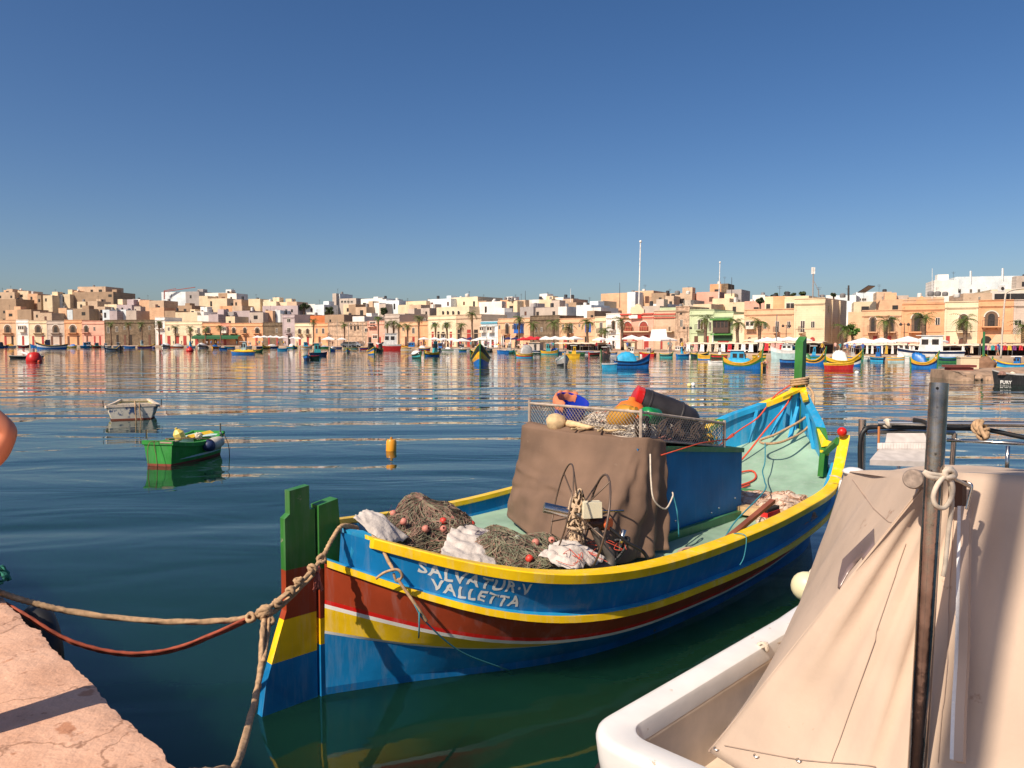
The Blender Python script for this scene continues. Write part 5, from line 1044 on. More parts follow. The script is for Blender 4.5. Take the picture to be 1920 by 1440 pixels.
# special trims
def hloc(h_, px, y, off=-.1):                            # local coordinates on a facade
    x0 = h_['_x0']
def on_front(i):
    x0, x1, h_, n = fronts[i]; return x0, x1, h_
for x0, x1, h_, n in fronts:
    p0, p1 = Q(x0), Q(x1); W_ = (p1 - p0).length; dm = (p0.y + p1.y) / 2
    def lx(px): return (px - x0) / (x1 - x0) * W_
    if 'clubhouse' in n:
        m = MB(); zt = zat(588, dm); P = [(1182, 588), (1182, 580), (1186, 575), (1189, 575), (1192, 571), (1196, 570), (1199, 572), (1202, 577), (1206, 580), (1206, 588)]
        m.prism([Vector((lx(a), -.05, zat(b, dm))) for a, b in P], (0, .5, 0)); m.build('gable', wallmat('cream'), h_)
        m = MB(); m.box((W_ / 2, -.2, zt - .15), (W_, .3, .22)); m.box((W_ / 2, -.15, zat(596, dm)), (W_, .2, .15)); m.build('red_moulding', mat('moulding_red', (.55, .06, .04), rough=.7), h_)
        m = MB(); m.box((lx(1188), -.12, zat(593, dm)), (2.4, .1, .7)); bn_ = m.build('banner', WHT, h_); m = MB(); m.box((lx(1198), -.13, zat(593, dm)), (.9, .1, .7)); m.build('banner_red', RED, bn_)
        m = MB(); m.box((W_ / 2, -.6, zat(622, dm)), (W_ * .9, 1.2, .2)); m.build('balcony', wallmat('cream'), h_)
        m = MB(); m.beam((.5, -1.15, zat(613, dm)), (W_ - .5, -1.15, zat(613, dm)), .07, .07)
        for i in range(14): m.box((.5 + i * (W_ - 1) / 13, -1.15, zat(617.5, dm)), (.05, .05, 1.0))
        m.build('railing', mat('rail_yellow', (.5, .3, .15), rough=.6), h_)
        for px, w_ in ((1177, 13), (1207, 15)):
            ww = w_ * W_ / (x1 - x0); m = MB(); m.prism(archpts(lx(px), ww * .9, zat(622, dm), zat(604, dm), -.1), (0, -.05, 0)); m.build('red_arch_window', mat('arch_red', (.30, .05, .03), rough=.6), h_)
    if 'big dark box' in n:
        m = MB(); m.box((lx(1354), -.55, zat(599, dm)), (4.3, 1.3, .35)); m.box((lx(1354), -.4, zat(627, dm)), (4.3, .9, .3)); m.build('green_trim', SHG, h_)
        m = MB(); m.box((lx(1355), -.1, zat(634, dm)), (3.9, .12, 1.0)); sg = m.build('shop_sign', mat('sign_green', (.01, .05, .02), rough=.5), h_)
    if 'pale blue house' in n:
        m = MB(); m.box((W_ / 2, -.2, zat(605.5, dm)), (W_, .4, .35)); m.build('blue_cornice', mat('cornice_blue', (.12, .38, .5), rough=.6), h_)
    if 'balustrade' in n:
        m = MB(); z0 = zat(570, dm)
        m.beam((0.1, .1, z0 + .75), (W_ - .1, .1, z0 + .75), .25, .15)
        for i in range(40):
            if 14 < i < 20: continue
            m.lathe([(.05, 0), (.09, .2), (.05, .4), (.05, .68)], (.2 + i * (W_ - .4) / 39, .1, z0), 6)
        m.build('balustrade', wallmat('peach'), h_); m = MB(); m.prism([Vector((lx(a), .02, zat(b, dm))) for a, b in ((1715, 570), (1715, 562), (1720, 560), (1722, 556), (1727, 556), (1730, 560), (1735, 562), (1735, 570))], (0, .4, 0)); m.build('crest', wallmat('orange'), h_)
    if 'corner house' in n:
        m = MB(); m.box((lx(1490), -.02, zat(585, dm)), (.01, .01, .01)); 
        for px in (3.6, 8.2): m = MB(); m.bar((W_ + .12, px, GZ), (W_ + .12, px, zat(562, dm)), .16, 6); m.build('down_pipe', wallmat('cream'), h_)
BK = """0 32 550 tan;12 40 546 peach;38 58 548 cream;56 75 552 peach;74 81 556 brown;0 34 563 brown;14 36 583 peach;36 62 582 brown;66 78 585 tan;78 100 588 tan;85 102 555 cream;99 119 553 bluish white;112 135 553 cream;113 128 580 peach;127 139 583 bluish white;139 150 547 peach;150 202 539 tan;141 216 548 brown;148 164 566 cream;168 186 566 tan;140 170 580 brown;186 200 576 tan;199 222 571 yellow cream;195 208 581 bluish white;208 222 584 lilac;222 239 583 bluish white;222 250 572 lilac;239 258 584 greige;252 266 563 white;264 283 564 peach;282 310 566 tan;283 310 578 peach;306 352 548 bluish white;351 376 549 grey;376 392 557 cream;387 430 551 white;412 430 552 brown;429 446 552 white;440 455 562 tan;392 428 560 cream;414 437 574 orange;437 456 575 tan;336 362 574 brown;366 384 586 white;311 331 583 brown;331 372 588 cream;372 394 593 white;393 411 591 lilac;411 440 586 grey;438 470 583 lilac;425 442 596 cream;468 490 563 cream;474 507 563 yellow cream;495 520 567 yellow cream;519 545 568 cream;540 558 567 tan;494 560 575 lilac;470 495 586 greige;499 513 585 peach;512 527 584 bluish white;527 531 590 grey;554 583 590 dark grey;583 610 593 terracotta;610 646 593 brown;572 592 573 white;591 609 574 bluish white;625 632 553 greige;631 639 553 bluish white;638 669 560 greige;645 667 572 cream;655 668 573 brown;668 688 576 tan;678 718 562 white;688 712 570 white;711 724 571 greige;662 684 595 white;720 749 564 bluish white;747 769 572 cream;768 790 572 tan;762 800 567 cream;789 806 578 greige;723 760 591 greige;803 846 561 bluish white;842 896 560 yellow cream;819 880 577 yellow cream;896 912 566 brown;898 941 568 white;938 952 565 orange;950 970 567 cream;966 986 565 tan;984 1012 564 white;1010 1034 562 cream;1032 1056 560 white;1055 1074 561 tan;1061 1080 570 brown;911 946 587 white;975 1000 577 grey;998 1046 577 greige;1046 1062 578 white;1080 1108 574 bluish white;1105 1126 577 white;1100 1114 583 brown;1126 1176 553 peach;1119 1130 566 cream;1175 1190 551 bluish white;1189 1224 549 peach;1220 1248 551 brown;1246 1262 558 tan;1254 1296 553 tan;1280 1300 565 greige;1222 1250 570 bluish white;1236 1270 577 pale green;1205 1236 574 greige;1304 1346 550 pink;1329 1352 536 orange;1350 1363 534 dark brown;1360 1388 546 grey;1298 1332 572 cream;1334 1366 563 cream;1364 1394 567 cream;1394 1432 568 pink;1409 1432 557 white;1432 1448 560 cream;1447 1470 558 orange;1468 1514 560 cream;1512 1540 561 tan;1546 1566 556 white;1564 1602 558 bluish white;1602 1642 548 bluish white;1640 1668 551 tan;1598 1640 566 cream;1640 1692 564 peach;1655 1700 557 greige;1700 1752 559 tan;1739 1766 557 cream;1747 1792 526 white;1788 1906 519 bluish white;1900 1990 521 greige;1802 1856 553 tan;1854 1925 547 cream"""  # shade put into colour: brown strip beside a peach house, one grey-lilac pair
for s_ in BK.split(';'):
    a = s_.split(' '); x0, x1, yt = float(a[0]), float(a[1]), float(a[2]); c = ' '.join(a[3:])
    off = 11 + (600 - yt) * .95 + ((x0 * 7) % 5)
    if 1430 < x0 < 1515 and yt > 555: off = 9.6 + (x0 % 3) * .5
    if x0 in (1854, 1802): off -= 15
    xm = (x0 + x1) / 2; near = min(fronts, key=lambda f: abs((f[0] + f[1]) / 2 - xm))
    short = near[3].split(' with ')[0].split(' beside ')[0].split(' left of')[0].split(' next to')[0].split(' behind')[0].split(' partly')[0].split(' cut by')[0].split(' right of')[0]
    fs = []
    wdt = x1 - x0
    if x0 == 819: fs = [('a', x, 4, 590, 583) for x in (832, 841, 851, 861)]
    if x0 == 554: fs = [('W', 569, 22, 604, 595)]
    if x0 == 1854: fs = [('W', 1890, 60, 562, 551)]
    if x0 == 638: fs = [('W', x, 4, 568, 564) for x in (643, 649, 655, 661)]
    if x0 == 1802: fs = [('W', 1832, 3, 562, 557)]
    if x0 == 1788: fs = [('W', x, 4, 549, 543) for x in (1795, 1816, 1831)]
    if x0 == 1602: fs = [('W', 1608, 6, 564, 560), ('W', 1617, 7, 564, 560)]
    if x0 == 1468: fs = [('W', 1480, 15, 580, 569)]
    if x0 == 306: fs = [('W', 325, 1, 560, 552)]
    house(x0, x1, yt, c, off, fs, dep=6 + (wdt * .12), nick=f'{"high" if yt < 560 else "low"} {"wide" if wdt > 30 else "narrow" if wdt < 17 else "boxy"} {c} house above the {short}')
# unique rooftop pieces
def simple(mb, name, mt, base, cat, px, group=None, smooth=False): o = mb.build(name, mt, smooth=smooth, angle=40 if smooth else None); return regl(o, base, cat, px, group)
for px, y0, y1, r0, r1, lb in ((1200, 590, 453, .17, .11, 'very tall white flagpole in the middle of the far shore'), (1349, 545, 492, .14, .09, 'shorter white flagpole on the dark roof right of the tall one')):
    d = bd(px) + (2 if px == 1200 else 60); a = at(px - (3 if px == 1200 else 1), y0, d); b = at(px + 1, y1, d); k = empty('flagpole', a); m = MB(); m.bar((0, 0, -3), b - a, r0, 8, r1); m.build('pole', WHT, k, smooth=True, angle=40); m = MB(); m.ball(b - a, .3, 8); m.build('finial', WHT, k, smooth=True); regl(k, lb, 'flagpole', px)
d = bd(1525) + 12; k = empty('antenna_mast', at(1524, 558, d)); O = Vector(k.location); m = MB(); m.bar((0, 0, -1), at(1525, 512, d) - O, .13, 6); m.bar(at(1525, 525, d) - O, at(1535, 545, d) - O, .06, 5); m.bar(at(1535, 545, d) - O, at(1535, 556, d) - O, .12, 5); m.build('mast', mat('mast_grey', (.3, .28, .27), rough=.6), k)
for x in (1523, 1526.5): m = MB(); m.box(at(x, 507.5, d) - O, (.28, .3, 1.3)); m.build('antenna_panel', WHT, k)
regl(k, 'mobile phone antenna mast on the roof of the cream corner house', 'antenna mast', 1525)
d = bd(310) + 60; k = empty('tower_crane', at(308, 552, d)); O = Vector(k.location); m = MB(); m.bar((0, 0, -2), at(308, 545, d) - O, .25, 4); m.build('mast', mat('crane_red', (.3, .08, .06), rough=.6), k); m = MB(); m.beam(at(308, 547, d) - O, at(366, 538.5, d) - O, .25, .3); m.bar(at(308, 545, d) - O, at(330, 541, d) - O, .15, 4); m.build('jib', MC['crane_red'], k); regl(k, 'distant red crane jib above the big bluish white building', 'crane', 310)
for px, y0, y1, lb in ((1070, 565, 541, 'thin white roof pole above the brown vine house'), (1162, 570, 530, 'thin grey radio mast left of the tall flagpole'), (1748, 556, 503, 'thin whip aerial beside the large white building'), (1591, 556, 535, 'dark chimney pipe left of the solar panel'), (1880, 520, 503, 'white chimney pipe on the large white building'), (1820, 525, 508, 'forked roof aerial on the large white building'), (985, 565, 545, 'faint aerial over the grey terrace'), (1372, 548, 520, 'thin aerial right of the shorter flagpole')):
    d = bd(px) + 45; a = at(px, y0, d); b = at(px, y1, d); m = MB(); m.bar(a - Vector((0, 0, 1)), b, .1 if 'thin' in lb or 'faint' in lb else .25, 5, .05 if 'thin' in lb or 'faint' in lb else .2); simple(m, 'roof_pole', WHT if 'white' in lb else IRON, lb, 'pole', px)
for i, (px, y, r_) in enumerate(((1745, 555, 5.5), (1758, 555, 5.5), (1772, 555, 5), (948, 562, 3), (955, 562, 3), (961, 562, 3), (1794, 558, 5.5), (1580, 558, 5), (1270, 553, 5), (1290, 552, 4), (876, 557, 4), (960, 565, 3))):
    d = bd(px) + (30 if px > 1700 else 42); w_ = r_ * d / F; m = MB(); m.lathe([(.001, 0), (w_ * .85, 0), (w_, w_ * .2), (w_, w_ * 1.3), (w_ * .5, w_ * 1.6), (.001, w_ * 1.65)], at(px, y, d), 14); o = simple(m, 'water_tank', [mat('tank_grey', (.22, .21, .21), rough=.5), mat('tank_white', (.7, .68, .64), rough=.5)][px in (1794, 876, 1290)], 'round rooftop water tank on the skyline', 'water tank', px, 'rooftop water tanks', True)
d = bd(1625) + 40; m = MB(); m.prism([at(1608, 549, d), at(1628, 536, d), at(1641, 537, d + 2), at(1622, 549, d + 2)], (0, 0, .15)); simple(m, 'solar_panel', mat('solar', (.06, .05, .06), rough=.3), 'tilted rooftop solar panel on the small bluish white house', 'solar panel', 1622)
k = empty('air_conditioner', at(1878, 541, bd(1878) + 14)); m = MB(); m.box((0, 0, 0), (1.0, .5, 1.1)); m.build('case', WHT, k); m = MB(); m.lathe([(.001, 0), (.3, 0), (.3, .03), (.001, .03)], (0, -.27, 0), 12, (0, -1, 0)); m.build('fan_grille', IRON, k); regl(k, 'white air conditioner on the roof at far right', 'air conditioner', 1878)
# ---------------------------------------------------------------- palms and trees
FROND = mat('palm_leaf', (.09, .13, .02), rough=.6, var=.35, vs_=2); FRD = mat('palm_dead_leaf', (.20, .13, .05), rough=.8); TRUNK = mat('palm_trunk', (.16, .10, .065), rough=.95, var=.4, vs_=3)
def palm(px, yt, fat=1.0, base=None, lean=0):
    d = (qd(px) + bd(px)) / 2 + ((px * 3) % 5) - 2; zt = zat(yt + 4, d); p = Vector(((px - 960) / F * d, d, GZ)); k = empty('palm_tree', p, (px * .7) % 6); rnd = random.Random(px); hgt = max(1.5, zt - GZ)
    m = MB(); pts = [Vector((lean * math.sin(i / 6 * 1.5) * .6 + .05 * math.sin(i * 2.1), 0, hgt * i / 6)) for i in range(7)]; m.tube(pts, [.30 * fat, .25 * fat, .22 * fat, .21 * fat, .22 * fat, .26 * fat, .30 * fat], 8); m.build('trunk', TRUNK, k, smooth=True)
    m = MB(); top = pts[-1]; n = 22
    for i in range(n):
        a = 2 * PI * i / n * 2.6 + rnd.uniform(-.2, .2); el = rnd.uniform(-.5, 1.2); L_ = rnd.uniform(1.7, 2.4) * (1.0 if fat <= 1 else 1.15); q = []
        dr = Vector((math.cos(a), math.sin(a), 0)); p_ = top.copy(); e_ = el
        for s_ in range(6): q.append(p_.copy()); p_ = p_ + (dr * math.cos(e_) + Vector((0, 0, math.sin(e_)))) * L_ / 5; e_ -= .38
        sd_ = dr.cross(Vector((0, 0, 1))); m.mat(1 if el < -.25 else 0)
        for s_ in range(5):
            for sg in (-1, 1):
                for h_ in (0, .5):
                    b = q[s_].lerp(q[s_ + 1], h_); tt = (s_ + h_) / 5; w_ = .50 * math.sin(PI * min(1, tt * .85 + .15)) + .05; c_ = b + sd_ * sg * w_ + (q[s_ + 1] - q[s_]) * .45 + Vector((0, 0, -w_ * .45)); m.add([b, b + (q[s_ + 1] - q[s_]) * .28, c_], [(0, 1, 2)])
    m.build('crown', [FROND, FRD], k)
    near = min(fronts, key=lambda f: abs((f[0] + f[1]) / 2 - px)); short = near[3].split(' with ')[0].split(' beside ')[0].split(' left of')[0].split(' behind')[0].split(' next to')[0].split(' cut')[0].split(' partly')[0]
    regl(k, f'{"tall slender" if yt < 601 else "thick" if fat > 1 else "short"} palm in front of the {short}', 'palm tree', px, 'palms along the far promenade')
for px, yt, ft in ((210, 603, 1), (243, 603, 1), (268, 604, 1), (301, 602, 1), (330, 611, 1), (357, 611, 1), (386, 612, 1), (415, 610, 1), (588, 599, 1), (646, 605, 1), (710, 592, 1), (727, 604, 1), (738, 602, 1.2), (748, 605, 1), (765, 607, 1), (785, 593, 1), (817, 605, 1), (840, 604, 1), (864, 606, 1), (887, 585, 1), (972, 595, 1), (1000, 605, 1), (1037, 602, 1.2), (1065, 609, 1.1), (1102, 600, 1.2), (1133, 616, .9), (1167, 598, 1.2), (1322, 594, 1.3), (1383, 601, 1.2), (1424, 600, 1.3), (1582, 614, 1.1), (1660, 598, 1.3), (1732, 593, 1.4), (1809, 597, 1.3), (1916, 610, 1.3)): palm(px, yt, ft, lean=.5 * math.sin(px))
LEAF = mat('tree_leaf', (.05, .075, .025), rough=.7, var=.5, vs_=.8); LEAFG = mat('bush_leaf', (.07, .17, .02), rough=.6, var=.4, vs_=1)
def tree(px, y0, y1, wpx, off, mt, base):
    d = bd(px) + off; c = at(px, (y0 + y1) / 2, d); rx = wpx / 2 * d / F; rz = (y1 - y0) / 2 * d / F; k = empty('tree', (c.x, c.y, c.z - rz - 1)); rnd = random.Random(px + 1)
    m = MB(); m.tube([(0, 0, -1), (.1, 0, rz * .6), (0, .1, rz + 1)], [.3, .22, .12], 7)
    for i in range(4): a = i * 1.6; m.tube([(0, .05, rz * .7), (rx * .4 * math.cos(a), rx * .4 * math.sin(a), rz + 1 + rz * .3)], [.12, .05], 5)
    m.build('trunk', TRUNK, k, smooth=True); m = MB()
    cl = [(rnd.uniform(-.7, .7) * rx, rnd.uniform(-.7, .7) * rx, 1 + rz + rnd.uniform(-.55, .75) * rz, rnd.uniform(.28, .5)) for _ in range(9)]
    for x, y, z, r_ in cl:
        for _ in range(110):
            v = Vector((rnd.gauss(0, 1), rnd.gauss(0, 1), rnd.gauss(0, 1))).normalized() * r_ * rnd.uniform(.5, 1.1); p = Vector((x + v.x * rx, y + v.y * rx, z + v.z * rz)); s_ = .22 + .02 * rx; a = Vector((rnd.uniform(-1, 1), rnd.uniform(-1, 1), rnd.uniform(-1, 1))).normalized(); b = a.orthogonal().normalized()
            m.add([p - a * s_, p + b * s_ * .7, p + a * s_, p - b * s_ * .7], [(0, 1, 2, 3)])
    m.build('crown', mt, k); regl(k, base, 'tree', px)
for a in ((570, 568, 582, 22, 40, LEAF, 'dark round tree among roofs above the yellow house with two arches'), (617, 576, 592, 16, 30, LEAF, 'dark tree above the orange house left of the stone house'), (673, 567, 577, 20, 60, LEAF, 'low dark tree beside the hilltop hotel tower'), (720, 576, 592, 12, 24, LEAF, 'dark conifer between white houses above the pink balcony house'), (740, 595, 630, 22, 5, LEAF, 'dark green tree among the palm cluster'),
          (1425, 558, 570, 14, 30, LEAF, 'small dark tree above the long peach house'), (1456, 550, 560, 8, 60, LEAF, 'tiny cypress on the skyline above the long peach house'), (1480, 547, 559, 20, 55, LEAF, 'dark pines on the skyline left of the antenna mast'), (1505, 547, 559, 14, 55, LEAF, 'dark pine on the skyline next to the antenna mast'), (1563, 550, 558, 8, 50, LEAF, 'tiny cypress on the skyline right of the antenna mast'), (1598, 609, 630, 32, -3, LEAFG, 'leafy green bush beside the cream corner house'), (1450, 553, 561, 12, 50, LEAF, 'small bushy treetop on the skyline above the white box balcony')): tree(*a)
# ---------------------------------------------------------------- parasols, stalls, lamps, people
def shore(px, y, z=GZ):                                # point on the promenade seen at height row y
    d = (H - z) * F / (y - 636); return Vector(((px - 960) / F * d, d, z))
def near_front(px): 
    n = min(fronts, key=lambda f: abs((f[0] + f[1]) / 2 - px))[3]
    for s_ in (' with ', ' beside ', ' left of', ' behind', ' next to', ' cut', ' partly', ' right of', ' squeezed', ' between'): n = n.split(s_)[0]
    return n
PW = mat('parasol_white', (.82, .79, .76), rough=.8, var=.04); PN = mat('parasol_navy', (.02, .02, .10), rough=.8); PR_ = mat('parasol_red', (.55, .02, .03), rough=.8); PC = mat('parasol_cream', (.72, .60, .45), rough=.8)
def parasol(px, yt, wpx, mt, cw, f_=.35):
    d = qd(px) * (1 - f_) + bd(px) * f_; r_ = wpx / 2 * d / F; zt = zat(yt, d); k = empty('parasol', ((px - 960) / F * d, d, GZ), (px % 7) * .1)
    m = MB(); m.bar((0, 0, 0), (0, 0, zt - GZ + .1), .035, 6); m.build('pole', STEEL, k)
    m = MB(); h_ = zt - GZ; c = [Vector((r_ * sx, r_ * sy, h_ - r_ * .42)) for sx, sy in ((-1, -1), (1, -1), (1, 1), (-1, 1))]; tp = Vector((0, 0, h_))
    for i in range(4):
        a, b = c[i], c[(i + 1) % 4]; mid_ = (a + b) / 2 + Vector((0, 0, .05)); m.add([tp, a, mid_], [(0, 1, 2)]); m.add([tp, mid_, b], [(0, 1, 2)]); m.add([a, mid_, mid_ - Vector((0, 0, .22)), a - Vector((0, 0, .22))], [(0, 1, 2, 3)]); m.add([mid_, b, b - Vector((0, 0, .22)), mid_ - Vector((0, 0, .22))], [(0, 1, 2, 3)])
    m.build('canopy', mt, k); regl(k, f'{cw} parasol before the {near_front(px)}', 'parasol', px, cw + ' parasols on the far promenade')
for px, y, w_ in ((484, 629, 15), (496, 629, 14), (508, 629, 14), (519, 629, 14), (531, 630, 15), (551, 631, 13), (560, 632, 12), (617, 631, 24), (641, 633, 15), (795, 632, 16), (815, 632, 18), (832, 633, 18), (848, 633, 20), (866, 634, 24), (901, 632, 26), (917, 631, 20), (1023, 630, 26), (1041, 630, 24), (1058, 630, 26), (1077, 630, 24), (1126, 632, 22), (1148, 632, 26), (1184, 628, 30), (1205, 630, 26), (1238, 628, 44), (1438, 632, 34), (1458, 632, 30), (1478, 631, 28), (1500, 631, 30), (1618, 633, 50), (1652, 633, 40), (1701, 630, 44), (1741, 630, 46)): parasol(px, y, w_, PW, 'white')
for px, y, w_ in ((868, 632, 16), (882, 632, 18), (953, 632, 16), (966, 632, 16), (800 + 70, 635, 14)): parasol(px, y, w_, PN, 'navy', .55)
for px, y, w_ in ((982, 632, 22), (995, 630, 26), (1007, 631, 20)): parasol(px, y, w_, PR_, 'red', .3)
for px in (829, 834, 839, 844, 850, 941, 944, 958, 930, 1336, 1130):
    d = qd(px) * .5 + bd(px) * .5; k = empty('closed_parasol', ((px - 960) / F * d, d, GZ)); m = MB(); m.lathe([(.03, 0), (.03, .6), (.16, .7), (.12, 1.8), (.03, 3.0), (.001, 3.05)], (0, 0, 0), 8); m.build('folded_canopy', PW, k, smooth=True); regl(k, f'folded white parasol before the {near_front(px)}', 'parasol', px, 'folded parasols on the far promenade')
def stall(x0, x1, y, mt, base, dz=.5, f_=.12, posts=5):
    d0 = qd(x0) + (bd(x0) - qd(x0)) * f_; d1 = qd(x1) + (bd(x1) - qd(x1)) * f_; a = Vector(((x0 - 960) / F * d0, d0, zat(y, d0))); b = Vector(((x1 - 960) / F * d1, d1, zat(y, d1))); k = empty('market_canopy', (a.x, a.y, GZ)); n_ = (b - a).cross(Vector((0, 0, 1))).normalized(); n_ = -n_ if n_.y < 0 else n_
    O = Vector(k.location); m = MB(); N = posts * 3; rows = []
    for i in range(N + 1): p = a.lerp(b, i / N) - O; s_ = .12 * math.sin(i * 2.1); rows.append([p + Vector((0, 0, -.14 + s_ * .4)) - n_ * .05, p + Vector((0, 0, s_)), p + n_ * 1.6 + Vector((0, 0, dz * .12 + .04 * math.sin(i))), p + n_ * 3.4 + Vector((0, 0, -.25))])
    m.grid(rows); m.build('canopy', mt, k)
    for i in range(posts + 1):
        p = a.lerp(b, i / posts) - O; m = MB(); m.bar(p + Vector((0, 0, .1)) + n_ * .1, Vector((p.x, p.y, 0)) + n_ * .1, .05, 6); m.build('post', STEEL, k)
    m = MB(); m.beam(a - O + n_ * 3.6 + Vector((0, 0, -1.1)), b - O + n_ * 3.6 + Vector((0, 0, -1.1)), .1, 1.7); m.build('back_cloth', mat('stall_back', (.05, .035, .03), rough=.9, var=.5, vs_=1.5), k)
    regl(k, base, 'market stall', (x0 + x1) / 2); return a, b, n_
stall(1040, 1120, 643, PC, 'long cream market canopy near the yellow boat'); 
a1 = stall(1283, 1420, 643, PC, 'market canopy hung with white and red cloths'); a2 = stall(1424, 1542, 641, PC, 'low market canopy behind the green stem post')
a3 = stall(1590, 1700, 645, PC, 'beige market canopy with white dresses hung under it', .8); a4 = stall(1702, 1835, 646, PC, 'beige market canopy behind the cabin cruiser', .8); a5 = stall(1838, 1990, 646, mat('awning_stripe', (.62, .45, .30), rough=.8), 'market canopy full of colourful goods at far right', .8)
GOODS = [PW, mat('cloth_red', (.5, .03, .04), rough=.9), mat('cloth_pink', (.6, .35, .3), rough=.9), mat('cloth_blue', (.06, .12, .35), rough=.9), mat('cloth_cream', (.65, .52, .4), rough=.9), mat('cloth_teal', (.05, .3, .3), rough=.9), mat('cloth_purple', (.2, .05, .2), rough=.9), mat('cloth_yellow', (.7, .45, .06), rough=.9)]
GN = ['white', 'red', 'pink', 'blue', 'cream', 'teal', 'purple', 'yellow']
def hang(st_, us, w_, h_, cols, z=-.35, what='cloth'):
    a, b, n_ = st_; 
    for u, c in zip(us, cols):
        p = a.lerp(b, u) + Vector((0, 0, z + .15)) - n_ * .15; e = (b - a).normalized(); m = MB(); rows = []
        for j in range(5):
            v = j / 4; rows.append([p + e * w_ * (i / 4 - .5) * (.7 + .3 * v) + Vector((0, 0, -h_ * v)) + n_ * .07 * math.sin(i * 2 + j) for i in range(5)])
        m.grid(rows); px = 960 + F * p.x / p.y; o = m.build('hanging_cloth', GOODS[c]); regl(o, f'{GN[c]} {what} hung on a market rail on the far promenade', 'cloth', px, 'cloths and dresses hung for sale')
hang(a1, [.06, .17, .26, .36, .46, .55, .64, .73, .82, .92], .85, 1.15, [0, 2, 0, 4, 4, 0, 1, 4, 0, 0])
hang(a2, [.03, .12, .22, .30, .36, .44], .8, 1.1, [4, 1, 2, 2, 1, 0]); hang(a3, [.25, .33, .42, .5, .58, .66, .76, .86, .95], .32, 1.1, [4, 0, 0, 3, 0, 7, 0, 0, 0], -.35, 'dress')
hang(a4, [.03, .08, .35, .78, .9], .35, .9, [0, 0, 2, 0, 4], -.35, 'dress'); hang(a5, [.05, .1, .15, .2, .25, .3, .36, .42, .5, .58, .66], .45, .6, [6, 2, 5, 1, 3, 1, 7, 6, 1, 3, 5], -.25, 'garment')
# green awning and white sheet
d0, d1 = bd(360) - 3, bd(447) - 3; m = MB(); a = Vector(((360 - 960) / F * d0, d0, zat(632, d0))); b = Vector(((447 - 960) / F * d1, d1, zat(632, d1))); rows = []
for i in range(25): p = a.lerp(b, i / 24); rows.append([p + Vector((0, -.0, -.7 + .1 * (i % 2))), p + Vector((0, 0, .0)), p + Vector((0, 3, .8))])
m.grid(rows); simple(m, 'awning', mat('awning_green', (.015, .10, .04), rough=.8), 'long dark green awning under the orange arched houses', 'awning', 400)
d = qd(1236) + 8; m = MB(); m.prism([at(1222, 618, d), at(1249, 617, d), at(1251, 634, d - 2), at(1219, 634, d - 2)], (0, .05, 0)); simple(m, 'sheet', PW, 'upright white canvas sheet right of the pink clubhouse', 'canvas sheet', 1236)
m = MB(); d = bd(1410) - 3; m.prism([at(1392, 639, d), at(1430, 631, d + 3), at(1440, 631, d + 3), at(1420, 641, d - 1)], (0, 0, .1)); simple(m, 'awning', PC, 'slanting beige awning below the white box balcony', 'awning', 1410)
d = bd(1890) - 4; m = MB(); m.prism([at(1855, 643, d), at(1868, 628, d + 4), at(1985, 628, d + 2), at(1985, 643, d - 2)], (0, 0, .1)); simple(m, 'awning', mat('awning_striped', (.66, .46, .28), rough=.8), 'wide beige awning at the right edge of the far shore', 'awning', 1890)
# kiosks, cars
for px, yb, w_, h_, mt, lb in ((1180, 655, 24, 14, wallmat('cream'), 'small cream kiosk under the white parasols'), (1005, 657, 22, 14, wallmat('greige'), 'grey kiosk wall with white door left of the red parasols'), (1365, 655, 14, 8, wallmat('tan'), 'low tan counter behind the hanging cloths')):
    p = shore(px, yb); d = p.y; W_ = w_ * d / F; hh = h_ * d / F; k = empty('kiosk', p, -.4); m = MB(); m.box((0, 0, hh / 2), (W_, 2, hh)); m.build('wall', mt, k); m = MB(); m.box((0, 0, hh + .08), (W_ + .4, 2.4, .14)); m.build('roof', wallmat('tan'), k); m = MB(); m.box((W_ * .1, -1.01, hh * .45), (W_ * .22, .06, hh * .8)); m.build('door', GLASS, k); regl(k, lb, 'kiosk', px)
def car(px, yb, mt, lb):
    p = shore(px, yb); k = empty('parked_car', p, -.1); m = MB(); m.prism([Vector((x, -.85, z)) for x, z in ((-2, .35), (2, .35), (2.05, .8), (1.3, .92), (.7, 1.42), (-1.2, 1.45), (-1.8, .95), (-2.05, .85))], (0, 1.7, 0)); m.build('body', mt, k); m = MB(); m.prism([Vector((x, -.87, z)) for x, z in ((-1.5, .95), (1.1, .95), (.62, 1.36), (-1.1, 1.38))], (0, 1.74, 0)); m.build('window', GLASS, k)
    for x in (-1.25, 1.25):
        for y in (-.87, .67): m = MB(); m.lathe([(.001, 0), (.33, 0), (.33, .2), (.001, .2)], (x, y, .33), 12, (0, 1, 0)); m.build('wheel', BLACK, k)
    regl(k, lb, 'car', px)
car(655, 651, mat('car_grey', (.12, .13, .15), rough=.3), 'left of two small cars parked before the stone house'); car(664, 651, mat('car_silver', (.35, .35, .36), rough=.3), 'right of two small cars parked before the stone house'); car(728, 652, mat('car_dark', (.05, .05, .06), rough=.3), 'dark car parked behind the red hulled trawler')
def lamp2(px, yt, yb, lb, arms=2):
    p = shore(px, yb); h_ = zat(yt, p.y) - GZ; k = empty('street_lamp', p); m = MB(); m.bar((0, 0, 0), (0, 0, h_), .07, 8, .05); m.beam((-.55, 0, h_ - .15), (.55, 0, h_ - .15), .05, .05); m.build('pole', IRON, k)
    for s_ in (-.55, .55): m = MB(); m.lathe([(.05, .12), (.26, -.12), (.16, -.32), (.001, -.34)], (s_, 0, h_ - .05), 8); m.build('lantern', IRON, k)
    regl(k, lb, 'street lamp', px)
